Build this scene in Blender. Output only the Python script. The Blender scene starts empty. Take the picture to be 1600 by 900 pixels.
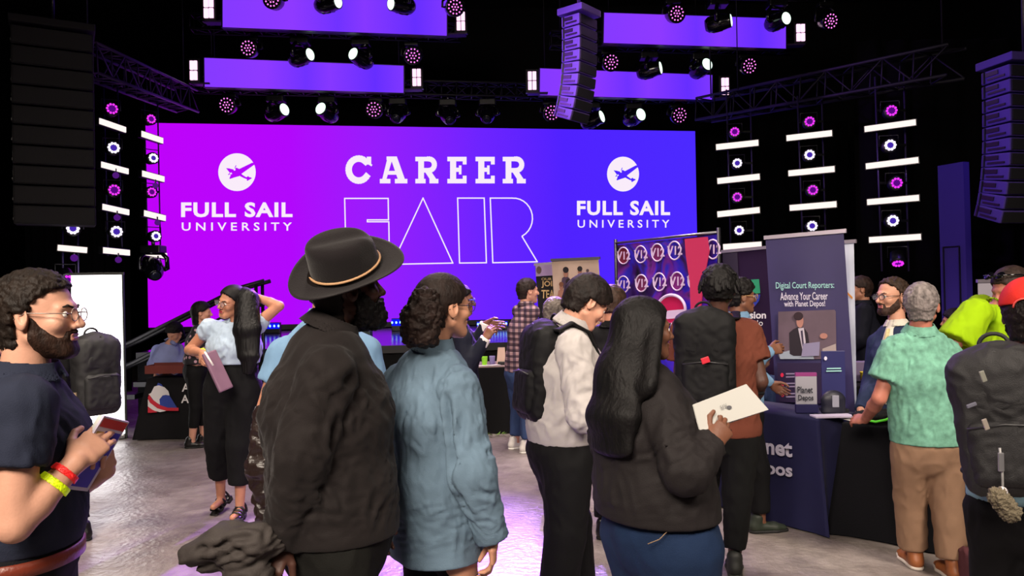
import bpy, bmesh, math, random
import numpy as np
from mathutils import Vector, Matrix
random.seed(7)
V = Vector
def nrm(a):
    a = np.asarray(a, float); return a / max(1e-9, np.linalg.norm(a))
def A(*a): return np.array(a, float)

# ---------------------------------------------------------------- camera
CAM = A(0, 0, 1.62); FPX = 1200.0; ROLL = 0.018; PITCH = math.atan(5 / FPX)
_f = A(0, math.cos(PITCH), math.sin(PITCH)); _r0 = A(1, 0, 0); _u0 = A(0, -math.sin(PITCH), math.cos(PITCH))
_r = _r0 * math.cos(ROLL) - _u0 * math.sin(ROLL); _u = _u0 * math.cos(ROLL) + _r0 * math.sin(ROLL)
cam = bpy.data.objects.new('camera', bpy.data.cameras.new('camera'))
bpy.context.scene.collection.objects.link(cam)
cam.data.sensor_width = 36; cam.data.lens = 36 * FPX / 1600; cam.data.clip_start = 0.05; cam.data.clip_end = 200
M = Matrix.Identity(4)
for i in range(3):
    M[i][0] = _r[i]; M[i][1] = _u[i]; M[i][2] = -_f[i]; M[i][3] = CAM[i]
cam.matrix_world = M
bpy.context.scene.camera = cam
def W(px, py, Y):
    """world point seen at a pixel of the photograph, at distance Y into the room"""
    d = _f * FPX + _r * (px - 800) + _u * (450 - py)
    return CAM + d * (Y / d[1])
def WZ(px, py, z):
    d = _f * FPX + _r * (px - 800) + _u * (450 - py)
    return CAM + d * ((z - CAM[2]) / d[2])

# ---------------------------------------------------------------- exposure, world, lights
sc = bpy.context.scene
sc.view_settings.view_transform = 'Standard'; sc.view_settings.look = 'None'
sc.view_settings.gamma = 1; sc.view_settings.use_curve_mapping = False
sc.view_settings.exposure = 0.0
wd = bpy.data.worlds.new('hall_world'); sc.world = wd; wd.use_nodes = True
wd.node_tree.nodes['Background'].inputs[0].default_value = (0.10, 0.08, 0.16, 1)
wd.node_tree.nodes['Background'].inputs[1].default_value = 0.03
def light(kind, name, loc, target, energy, color, size=1.0, size_y=None, spot=60, blend=.4, spread=180):
    l = bpy.data.lights.new(name, kind); l.energy = energy; l.color = color
    if kind == 'AREA':
        l.shape = 'RECTANGLE'; l.size = size; l.size_y = size_y or size; l.spread = math.radians(spread)
    elif kind == 'SPOT':
        l.spot_size = math.radians(spot); l.spot_blend = blend; l.shadow_soft_size = size
    else: l.shadow_soft_size = size
    o = bpy.data.objects.new(name, l); sc.collection.objects.link(o); o.location = loc
    o.rotation_euler = (V(target) - V(loc)).to_track_quat('-Z', 'Y').to_euler()
    return o
WARM = (1.0, 0.86, 0.72)
light('AREA', 'house_light_front', (-1.6, -2.2, 4.6), (0.1, 4.2, 0.9), 200, WARM, 3.0, 1.4, spread=95)
light('AREA', 'house_light_right', (3.6, 0.2, 5.0), (1.9, 5.0, 0.9), 90, WARM, 1.6, 1.6, spread=80)
light('AREA', 'house_light_middle', (-0.5, 6.0, 7.2), (-0.5, 5.4, 0), 95, WARM, 1.2, 1.2, spread=75)
light('AREA', 'house_light_booths', (1.0, 7.6, 6.0), (1.2, 8.0, 0.5), 60, (1, .8, .85), 1.2, 1.2, spread=80)
light('AREA', 'house_light_left', (-3.2, 3.0, 5.6), (-2.6, 4.8, 0.4), 60, WARM, 1.2, 1.2, spread=80)
for nm, tx, ty, en, col in (('purple_floor_spot', -1.7, 4.3, 9000, (0.40, 0.10, 1.0)), ('purple_floor_spot', 0.15, 3.5, 15000, (0.34, 0.12, 1.0)),
                            ('purple_floor_spot', -0.4, 4.8, 6000, (0.40, 0.14, 1.0)), ('violet_floor_spot', 1.3, 4.0, 5500, (0.38, 0.2, 1.0))):
    light('SPOT', nm, (tx * .4, 10.8, 5.2), (tx, ty, 0), en, col, .12, spot=17, blend=.9)
light('SPOT', 'purple_side_wash', (5.2, 8.0, 5.4), (5.15, 9.1, 2.2), 160, (.22, .06, 1), .2, spot=42, blend=.9)
light('AREA', 'stage_backlight', (0, 10.4, 5.6), (0.2, 3.0, 1.0), 110, (.62, .3, 1.0), 6, .4, spread=110)
light('SPOT', 'array_side_spot', (-3.5, 7.0, 4.6), (0.75, 8.9, 4.3), 1600, (.42, .12, 1), .1, spot=24, blend=.8)
light('SPOT', 'array_side_spot', (1.5, 6.4, 3.8), (4.9, 7.2, 3.1), 240, (.22, .05, 1), .1, spot=40, blend=.8)

# ---------------------------------------------------------------- tagging and meshes
C = sc.collection
def s2l(c):
    return tuple(((x / 255) / 12.92 if x / 255 <= .04045 else ((x / 255 + .055) / 1.055) ** 2.4) for x in c)
def tag(o, label, cat, group=None):
    o['label'] = label; o['category'] = cat
    if group: o['group'] = group
    return o
def empty(name, loc=(0, 0, 0), label=None, cat=None, group=None):
    o = bpy.data.objects.new(name, None); C.objects.link(o); o.location = loc; o.empty_display_size = .1
    if label: tag(o, label, cat, group)
    return o
def link(name, me, m=None, parent=None, base=None):
    """base: world position of the parent thing; the mesh is written in world coordinates and shifted to it"""
    o = bpy.data.objects.new(name, me); C.objects.link(o)
    if m is not None:
        for x in (m if isinstance(m, (list, tuple)) else [m]): me.materials.append(x)
    if parent is not None: o.parent = parent
    if base is not None: me.transform(Matrix.Translation(-V(base)))
    if parent is None and base is not None: o.location = base
    return o
def wbase(p):
    b = V((0, 0, 0))
    while p is not None: b = b + p.location; p = p.parent
    return b
class MB:
    """collects boxes, bars, tubes and plates in world coordinates; build() links them as one mesh"""
    def __init__(s): s.v = []; s.f = []; s.mi = []; s.m = 0; s.sm = []
    def add(s, vs, fs, smooth=False):
        n = len(s.v); s.v += [tuple(map(float, v)) for v in vs]
        for f in fs: s.f.append(tuple(n + i for i in f)); s.mi.append(s.m); s.sm.append(smooth)
        return s
    def box(s, c, h, ax=None, bev=0.0):
        ax = ax or (A(1, 0, 0), A(0, 1, 0), A(0, 0, 1)); c = A(*c); ax = [nrm(a) for a in ax]
        if bev > 0:
            bm = bmesh.new(); bmesh.ops.create_cube(bm, size=1)
            for v in bm.verts: v.co = V((v.co.x * 2 * h[0], v.co.y * 2 * h[1], v.co.z * 2 * h[2]))
            bmesh.ops.bevel(bm, geom=list(bm.edges), offset=min(bev, .45 * 2 * min(h)), segments=2, affect='EDGES', profile=.6)
            bm.verts.index_update()
            vs = [c + ax[0] * v.co.x + ax[1] * v.co.y + ax[2] * v.co.z for v in bm.verts]
            fs = [[v.index for v in f.verts] for f in bm.faces]; bm.free()
            return s.add(vs, fs)
        vs = [c + ax[0] * h[0] * i + ax[1] * h[1] * j + ax[2] * h[2] * k for i in (-1, 1) for j in (-1, 1) for k in (-1, 1)]
        return s.add(vs, [(0, 1, 3, 2), (4, 6, 7, 5), (0, 4, 5, 1), (2, 3, 7, 6), (0, 2, 6, 4), (1, 5, 7, 3)])
    def bar(s, a, b, w, t=None, up=(0, 0, 1)):
        a = A(*a); b = A(*b); d = nrm(b - a); u = A(*up)
        if abs(np.dot(u, d)) > .95: u = A(0, 1, 0)
        x = nrm(np.cross(d, u)); z = np.cross(x, d)
        return s.box((a + b) / 2, (np.linalg.norm(b - a) / 2, w / 2, (t or w) / 2), (d, x, z))
    def tube(s, pts, r, n=8, cap=True, closed=False):
        pts = [A(*p) for p in pts]; rs = r if isinstance(r, (list, tuple)) else [r] * len(pts)
        N = len(pts); vs = []; prev = None
        for i, p in enumerate(pts):
            if closed: d = nrm(pts[(i + 1) % N] - pts[i - 1])
            else: d = nrm(pts[min(i + 1, N - 1)] - pts[max(i - 1, 0)])
            if prev is None:
                u = A(0, 0, 1) if abs(d[2]) < .9 else A(1, 0, 0)
            else: u = prev
            x = nrm(u - d * np.dot(u, d)); y = np.cross(d, x); prev = x
            vs += [p + (x * math.cos(t) + y * math.sin(t)) * rs[i] for t in [2 * math.pi * k / n for k in range(n)]]
        fs = []
        for i in range(N if closed else N - 1):
            j = (i + 1) % N
            fs += [(i * n + k, i * n + (k + 1) % n, j * n + (k + 1) % n, j * n + k) for k in range(n)]
        if cap and not closed: fs += [tuple(range(n - 1, -1, -1)), tuple((N - 1) * n + k for k in range(n))]
        return s.add(vs, fs, True)
    def lathe(s, c, axis, prof, n=20, ref=None):
        """prof: (distance along axis, radius) pairs"""
        c = A(*c); d = nrm(axis); u = A(*ref) if ref is not None else (A(0, 0, 1) if abs(d[2]) < .9 else A(1, 0, 0))
        x = nrm(u - d * np.dot(u, d)); y = np.cross(d, x); vs = []
        for h, r in prof:
            vs += [c + d * h + (x * math.cos(t) + y * math.sin(t)) * max(r, 1e-4) for t in [2 * math.pi * k / n for k in range(n)]]
        fs = []
        for i in range(len(prof) - 1): fs += [(i * n + k, i * n + (k + 1) % n, (i + 1) * n + (k + 1) % n, (i + 1) * n + k) for k in range(n)]
        fs += [tuple(range(n - 1, -1, -1)), tuple((len(prof) - 1) * n + k for k in range(n))]
        return s.add(vs, fs, True)
    def ball(s, c, r, n=10, ax=None):
        rr = r if hasattr(r, '__len__') else (r, r, r); c = A(*c); ax = ax or (A(1, 0, 0), A(0, 1, 0), A(0, 0, 1)); vs = []; fs = []
        for i in range(n + 1):
            t = math.pi * i / n
            for k in range(2 * n):
                p = math.pi * k / n
                q = (rr[0] * math.sin(t) * math.cos(p), rr[1] * math.sin(t) * math.sin(p), rr[2] * math.cos(t))
                vs.append(c + ax[0] * q[0] + ax[1] * q[1] + ax[2] * q[2])
        for i in range(n):
            for k in range(2 * n):
                a = i * 2 * n + k; b = i * 2 * n + (k + 1) % (2 * n); fs.append((a, a + 2 * n, b + 2 * n, b))
        return s.add(vs, fs, True)
    def prism(s, pts, off):
        """closed outline pts (world) extruded by vector off"""
        n = len(pts); off = A(*off); vs = [A(*p) for p in pts] + [A(*p) + off for p in pts]
        fs = [tuple(range(n)), tuple(range(2 * n - 1, n - 1, -1))] + [(i, i + n, (i + 1) % n + n, (i + 1) % n) for i in range(n)]
        return s.add(vs, fs)
    def build(s, name, m, parent=None, label=None):
        me = bpy.data.meshes.new(name); me.from_pydata(s.v, [], s.f); me.update()
        bm = bmesh.new(); bm.from_mesh(me)
        bmesh.ops.recalc_face_normals(bm, faces=bm.faces); bm.to_mesh(me); bm.free()
        for i, p in enumerate(me.polygons):
            if i < len(s.mi): p.material_index = s.mi[i]; p.use_smooth = s.sm[i]
        o = link(name, me, m, parent)
        if parent is not None: me.transform(Matrix.Translation(-wbase(parent)))
        else:
            c = V((0, 0, 0))
            if s.v:
                a = np.array(s.v); c = V(((a[:, 0].min() + a[:, 0].max()) / 2, (a[:, 1].min() + a[:, 1].max()) / 2, a[:, 2].min()))
            me.transform(Matrix.Translation(-c)); o.location = c
        if label: o['label'] = label
        return o
def struct(o): o['kind'] = 'structure'; return o

# ---------------------------------------------------------------- materials
_mats = {}
def mat(name, col, rough=.8, metal=0, bump=0, bscale=40, var=0, vscale=6, emit=0, alpha=1, spec=.5, sheen=0, stretch=None, trans=0, ecol=None):
    if name in _mats: return _mats[name]
    m = bpy.data.materials.new(name); m.use_nodes = True; nt = m.node_tree; b = nt.nodes['Principled BSDF']
    c = s2l(col); b.inputs['Base Color'].default_value = (*c, 1); b.inputs['Roughness'].default_value = rough
    b.inputs['Metallic'].default_value = metal; b.inputs['Specular IOR Level'].default_value = spec
    if sheen: b.inputs['Sheen Weight'].default_value = sheen; b.inputs['Sheen Roughness'].default_value = .5
    if emit:
        b.inputs['Emission Color'].default_value = (*s2l(ecol or col), 1); b.inputs['Emission Strength'].default_value = emit
    if alpha < 1: b.inputs['Alpha'].default_value = alpha
    if trans: b.inputs['Transmission Weight'].default_value = trans
    if var or bump:
        tc = nt.nodes.new('ShaderNodeTexCoord'); src = tc.outputs['Object']
        if stretch:
            mp = nt.nodes.new('ShaderNodeMapping'); mp.inputs['Scale'].default_value = stretch; nt.links.new(src, mp.inputs[0]); src = mp.outputs[0]
    if var:
        n = nt.nodes.new('ShaderNodeTexNoise'); n.inputs['Scale'].default_value = vscale; n.inputs['Detail'].default_value = 5
        nt.links.new(src, n.inputs['Vector'])
        r = nt.nodes.new('ShaderNodeValToRGB'); r.color_ramp.elements[0].position = .3; r.color_ramp.elements[1].position = .7
        r.color_ramp.elements[0].color = (*[x * (1 - var) for x in c], 1); r.color_ramp.elements[1].color = (*[min(1, x * (1 + var)) for x in c], 1)
        nt.links.new(n.outputs[0], r.inputs[0]); nt.links.new(r.outputs[0], b.inputs['Base Color'])
    if bump:
        n = nt.nodes.new('ShaderNodeTexNoise'); n.inputs['Scale'].default_value = bscale; n.inputs['Detail'].default_value = 4
        nt.links.new(src, n.inputs['Vector'])
        bp = nt.nodes.new('ShaderNodeBump'); bp.inputs['Strength'].default_value = bump; bp.inputs['Distance'].default_value = .01
        nt.links.new(n.outputs[0], bp.inputs['Height']); nt.links.new(bp.outputs[0], b.inputs['Normal'])
    _mats[name] = m; return m
def emis(name, col, k=1.0):
    if name in _mats: return _mats[name]
    m = bpy.data.materials.new(name); m.use_nodes = True; nt = m.node_tree; nt.nodes.clear()
    e = nt.nodes.new('ShaderNodeEmission'); o = nt.nodes.new('ShaderNodeOutputMaterial')
    e.inputs[0].default_value = (*s2l(col), 1); e.inputs[1].default_value = k; nt.links.new(e.outputs[0], o.inputs[0])
    _mats[name] = m; return m
BLACK = mat('black_metal', (16, 16, 18), .45, 0, spec=.4)
DARKP = mat('black_plastic', (20, 20, 22), .35)
GLOSSB = mat('glossy_black_housing', (14, 14, 20), .18, 0, spec=.8)
STEEL = mat('brushed_steel', (140, 140, 145), .35, 1)
TRUSS = mat('dark_truss_tube', (24, 22, 30), .5, .4)
WHITE_E = emis('white_bar_glow', (255, 238, 232), 1.15)
# ---------------------------------------------------------------- lettering
def text_mesh(body, bold=0.0, spacing=1.0, shear=0.0):
    cu = bpy.data.curves.new('lettering', 'FONT'); cu.body = body; cu.size = 1; cu.offset = bold; cu.space_character = spacing
    cu.align_x = 'CENTER'; cu.shear = shear; cu.resolution_u = 3
    o = bpy.data.objects.new('lettering', cu); C.objects.link(o)
    dg = bpy.context.evaluated_depsgraph_get(); me = bpy.data.meshes.new_from_object(o.evaluated_get(dg))
    bpy.data.objects.remove(o); bpy.data.curves.remove(cu)
    return me
def text_on(body, corners, m, parent, bold=0.0, spacing=1.0, name='lettering', off=None, shear=0.0, label=None):
    """fit the text in the world quad corners = (top left, top right, bottom right, bottom left)"""
    me = text_mesh(body, bold, spacing, shear); tl, tr, br, bl = [A(*c) for c in corners]
    vs = np.array([v.co[:] for v in me.vertices]); lo = vs.min(0); hi = vs.max(0)
    u = (vs[:, 0] - lo[0]) / (hi[0] - lo[0]); w = (hi[1] - vs[:, 1]) / (hi[1] - lo[1])
    u = u[:, None]; w = w[:, None]
    P = (tl * (1 - u) + tr * u) * (1 - w) + (bl * (1 - u) + br * u) * w
    if off is not None: P = P + A(*off)
    for i, v in enumerate(me.vertices): v.co = P[i]
    me.update()
    o = link(name, me, m, parent); me.transform(Matrix.Translation(-wbase(parent)))
    if label: o['label'] = label
    return o
# ---------------------------------------------------------------- soft bodies: distance fields meshed by surface nets
_perm = np.random.RandomState(3).permutation(256); _perm = np.concatenate([_perm, _perm])
_grad = np.random.RandomState(5).normal(size=(256, 3)); _grad /= np.linalg.norm(_grad, axis=1)[:, None]
def perlin(p):
    p = np.asarray(p, float); i = np.floor(p).astype(int); f = p - i; u = f * f * f * (f * (f * 6 - 15) + 10); i &= 255; r = 0
    for dx in (0, 1):
        for dy in (0, 1):
            for dz in (0, 1):
                g = _grad[_perm[_perm[_perm[(i[:, 0] + dx) & 255] + ((i[:, 1] + dy) & 255)] + ((i[:, 2] + dz) & 255)]]
                d = (g * (f - A(dx, dy, dz))).sum(1)
                r = r + d * (u[:, 0] if dx else 1 - u[:, 0]) * (u[:, 1] if dy else 1 - u[:, 1]) * (u[:, 2] if dz else 1 - u[:, 2])
    return r
def RC(a, b, ra, rb=None):
    a = A(*a); b = A(*b); rb = ra if rb is None else rb; m = max(ra, rb); ab = b - a; L2 = max(1e-9, ab @ ab)
    def f(x, y, z):
        px, py, pz = x - a[0], y - a[1], z - a[2]
        t = np.clip((px * ab[0] + py * ab[1] + pz * ab[2]) / L2, 0, 1)
        return np.sqrt((px - t * ab[0]) ** 2 + (py - t * ab[1]) ** 2 + (pz - t * ab[2]) ** 2) - (ra + (rb - ra) * t)
    return f, np.minimum(a, b) - m, np.maximum(a, b) + m
def EC(a, b, r0, r1, side, f0=False, f1=False, shell=0):
    """elliptic capsule: radii (along side, across side) at both ends; f0/f1 cut the ends flat; shell keeps a skin"""
    a = A(*a); b = A(*b); ab = b - a; L = np.linalg.norm(ab); ax = ab / L
    s = nrm(A(*side) - ax * np.dot(side, ax)); w = np.cross(ax, s); m = max(*r0, *r1) + shell
    def f(x, y, z):
        px, py, pz = x - a[0], y - a[1], z - a[2]
        h = px * ax[0] + py * ax[1] + pz * ax[2]; t = np.clip(h / L, 0, 1)
        u = px * s[0] + py * s[1] + pz * s[2]; q = px * w[0] + py * w[1] + pz * w[2]; ov = h - t * L
        rx = r0[0] + (r1[0] - r0[0]) * t; ry = r0[1] + (r1[1] - r0[1]) * t
        k0 = np.sqrt((u / rx) ** 2 + (q * q + ov * ov) / ry ** 2); k1 = np.sqrt((u / rx ** 2) ** 2 + (q * q + ov * ov) / ry ** 4) + 1e-6
        d = k0 * (k0 - 1) / k1
        if shell: d = np.abs(d) - shell
        if f0: d = np.maximum(d, -h)
        if f1: d = np.maximum(d, h - L)
        return d
    return f, np.minimum(a, b) - m, np.maximum(a, b) + m
def EL(c, r, ax=None):
    c = A(*c); r = A(*r) if hasattr(r, '__len__') else A(r, r, r); ax = ax if ax is not None else np.eye(3); m = r.max()
    def f(x, y, z):
        p = [(x - c[0]) * ax[i][0] + (y - c[1]) * ax[i][1] + (z - c[2]) * ax[i][2] for i in range(3)]
        k0 = np.sqrt(sum((p[i] / r[i]) ** 2 for i in range(3))); k1 = np.sqrt(sum((p[i] / r[i] ** 2) ** 2 for i in range(3))) + 1e-6
        return k0 * (k0 - 1) / k1
    return f, c - m, c + m
def BX(c, h, ax=None, rad=.01):
    c = A(*c); ax = ax if ax is not None else np.eye(3); m = math.sqrt(sum(q * q for q in h)) + rad
    def f(x, y, z):
        q = [np.abs((x - c[0]) * ax[i][0] + (y - c[1]) * ax[i][1] + (z - c[2]) * ax[i][2]) - (h[i] - rad) for i in range(3)]
        return np.sqrt(sum(np.maximum(k, 0) ** 2 for k in q)) + np.minimum(np.maximum(np.maximum(q[0], q[1]), q[2]), 0) - rad
    return f, c - m, c + m
def PL(p, n):
    """half space: negative behind the plane (keep side is against n)"""
    p = A(*p); n = nrm(n)
    return (lambda x, y, z: (x - p[0]) * n[0] + (y - p[1]) * n[1] + (z - p[2]) * n[2]), None, None
def U(p, k=.01): return ('u', p, k)
def S(p, k=.004): return ('s', p, k)
def I(p, k=.002): return ('i', p, k)
_CORN = [(0, 0, 0), (1, 0, 0), (0, 1, 0), (1, 1, 0), (0, 0, 1), (1, 0, 1), (0, 1, 1), (1, 1, 1)]
_EDG = [(0, 1), (2, 3), (4, 5), (6, 7), (0, 2), (1, 3), (4, 6), (5, 7), (0, 4), (1, 5), (2, 6), (3, 7)]
def field_mesh(ops, res, lo=None, hi=None):
    us = [o[1] for o in ops if o[0] == 'u']
    if lo is None: lo = np.min([p[1] for p in us], 0) - 2 * res
    if hi is None: hi = np.max([p[2] for p in us], 0) + 2 * res
    lo = A(*lo); hi = A(*hi)
    n = [max(3, int(math.ceil((hi[i] - lo[i]) / res)) + 1) for i in range(3)]
    ax = [(lo[i] + res * np.arange(n[i])).astype(np.float32) for i in range(3)]
    Fv = np.full(n, 1.0, np.float32)
    for kind, (f, a, b), k in ops:
        if a is None or kind == 'i': sl = [slice(0, n[i]) for i in range(3)]
        else:
            mg = max(k, 0) + 2.5 * res
            sl = [slice(max(0, int((a[i] - mg - lo[i]) / res)), min(n[i], int((b[i] + mg - lo[i]) / res) + 2)) for i in range(3)]
            if any(s.stop <= s.start for s in sl): continue
        x = ax[0][sl[0]][:, None, None]; y = ax[1][sl[1]][None, :, None]; z = ax[2][sl[2]][None, None, :]
        d = f(x, y, z).astype(np.float32); g = Fv[tuple(sl)]
        if kind == 'u':
            k = max(k, 1e-5); h = np.clip(.5 + .5 * (g - d) / k, 0, 1); g = g * (1 - h) + d * h - k * h * (1 - h)
        else:
            d = -d if kind == 's' else d
            k = max(k, 1e-5); h = np.clip(.5 - .5 * (g - d) / k, 0, 1); g = g * (1 - h) + d * h + k * h * (1 - h)
        Fv[tuple(sl)] = g
    for i in range(3):
        s = [slice(None)] * 3
        for e in (0, -1): s[i] = e; Fv[tuple(s)] = np.maximum(Fv[tuple(s)], res * .3)
    ins = Fv < 0
    cs = [ins[dx:n[0] - 1 + dx, dy:n[1] - 1 + dy, dz:n[2] - 1 + dz] for dx, dy, dz in _CORN]
    cnt = sum(c.astype(np.int8) for c in cs); act = (cnt > 0) & (cnt < 8)
    idx = np.argwhere(act)
    if not len(idx): return np.zeros((0, 3)), np.zeros((0, 4), int)
    cid = np.full(act.shape, -1, np.int64); cid[tuple(idx.T)] = np.arange(len(idx))
    vals = np.stack([Fv[idx[:, 0] + dx, idx[:, 1] + dy, idx[:, 2] + dz] for dx, dy, dz in _CORN], 1)
    acc = np.zeros((len(idx), 3)); c = np.zeros(len(idx))
    for a, b in _EDG:
        va, vb = vals[:, a], vals[:, b]; m = (va < 0) != (vb < 0)
        t = np.where(m, va / np.where(m, va - vb, 1), 0)[:, None]
        p = A(*_CORN[a]) * (1 - t) + A(*_CORN[b]) * t
        acc += np.where(m[:, None], p, 0); c += m
    v = lo + (idx + acc / c[:, None]) * res
    quads = []
    for d in range(3):
        e1, e2 = [(1, 2), (2, 0), (0, 1)][d]
        sa = [slice(1, -1)] * 3; sa[d] = slice(0, -1); sb = [slice(1, -1)] * 3; sb[d] = slice(1, None)
        a, b = ins[tuple(sa)], ins[tuple(sb)]
        e = np.argwhere(a != b)
        if not len(e): continue
        flip = a[tuple(e.T)]
        off = np.ones(3, int); off[d] = 0; q = e + off
        def cell(i, j):
            r = q.copy(); r[:, e1] -= i; r[:, e2] -= j; return cid[tuple(r.T)]
        Q = np.stack([cell(1, 1), cell(0, 1), cell(0, 0), cell(1, 0)], 1)
        Q[~flip] = Q[~flip][:, ::-1]; quads.append(Q)
    return v, np.concatenate(quads)
def normals(v, q):
    n = np.cross(v[q[:, 2]] - v[q[:, 0]], v[q[:, 3]] - v[q[:, 1]]); out = np.zeros_like(v)
    for k in range(4): np.add.at(out, q[:, k], n)
    return out / (np.linalg.norm(out, axis=1)[:, None] + 1e-12)
def relax(v, q, it=1, w=.5):
    for _ in range(it):
        s = np.zeros_like(v); c = np.zeros(len(v))
        for k in range(4):
            np.add.at(s, q[:, k], v[q[:, k - 1]] + v[q[:, (k + 1) % 4]]); np.add.at(c, q[:, k], 2)
        v = v * (1 - w) + s / np.maximum(c, 1)[:, None] * w
    return v
def soft(name, parts, m, parent, label=None, attr=None):
    """parts: list of (v, q) in world coordinates -> one smooth mesh"""
    parts = [p for p in parts if len(p[0])]
    if not parts: return None
    n = 0; vs = []; qs = []
    for v, q in parts: vs.append(v); qs.append(q + n); n += len(v)
    v = np.concatenate(vs) - np.array(wbase(parent)); q = np.concatenate(qs)
    me = bpy.data.meshes.new(name)
    me.vertices.add(len(v)); me.vertices.foreach_set('co', v.astype(np.float32).ravel())
    me.loops.add(q.size); me.loops.foreach_set('vertex_index', q.ravel().astype(np.int32))
    me.polygons.add(len(q)); me.polygons.foreach_set('loop_start', np.arange(0, q.size, 4, dtype=np.int32))
    me.polygons.foreach_set('use_smooth', np.ones(len(q), bool)); me.update(calc_edges=True); me.validate()
    o = link(name, me, m, parent)
    if label: o['label'] = label
    return o
def wrinkle(vq, amp, scale, seed=0, basis=None, ridge=True, mask=None, relaxit=1):
    """fold the cloth: move the surface along its normal by stretched noise"""
    v, q = vq
    if not len(v): return vq
    v = relax(v, q, relaxit); n = normals(v, q); p = v @ np.asarray(basis).T if basis is not None else v
    p = p / A(*scale) + seed * 7.3
    warp = np.stack([perlin(p * .6 + 11), perlin(p * .6 + 23), perlin(p * .6 + 37)], 1) * .8
    h = perlin(p + warp)
    if ridge: h = .55 - np.abs(h) * 2.6
    h = h + .35 * perlin(p * 2.3 + 5)
    a = amp * (mask(v) if mask is not None else 1)
    return v + n * (h * a)[:, None], q
def crease(vq, lines):
    """explicit folds: (a, b, width, depth) in world coordinates; depth > 0 sinks"""
    v, q = vq; n = normals(v, q); d = np.zeros(len(v))
    for a, b, w, k in lines:
        a = A(*a); b = A(*b); ab = b - a; t = np.clip(((v - a) @ ab) / (ab @ ab), 0, 1)
        r = np.linalg.norm(v - a - t[:, None] * ab, axis=1); taper = np.sqrt(np.clip(1 - (2 * t - 1) ** 2, 0, 1)) * .8 + .2
        d += k * taper * (np.exp(-(r / w) ** 2) - .55 * np.exp(-((r - 1.7 * w) / w) ** 2))
    return v - n * d[:, None], q
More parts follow.
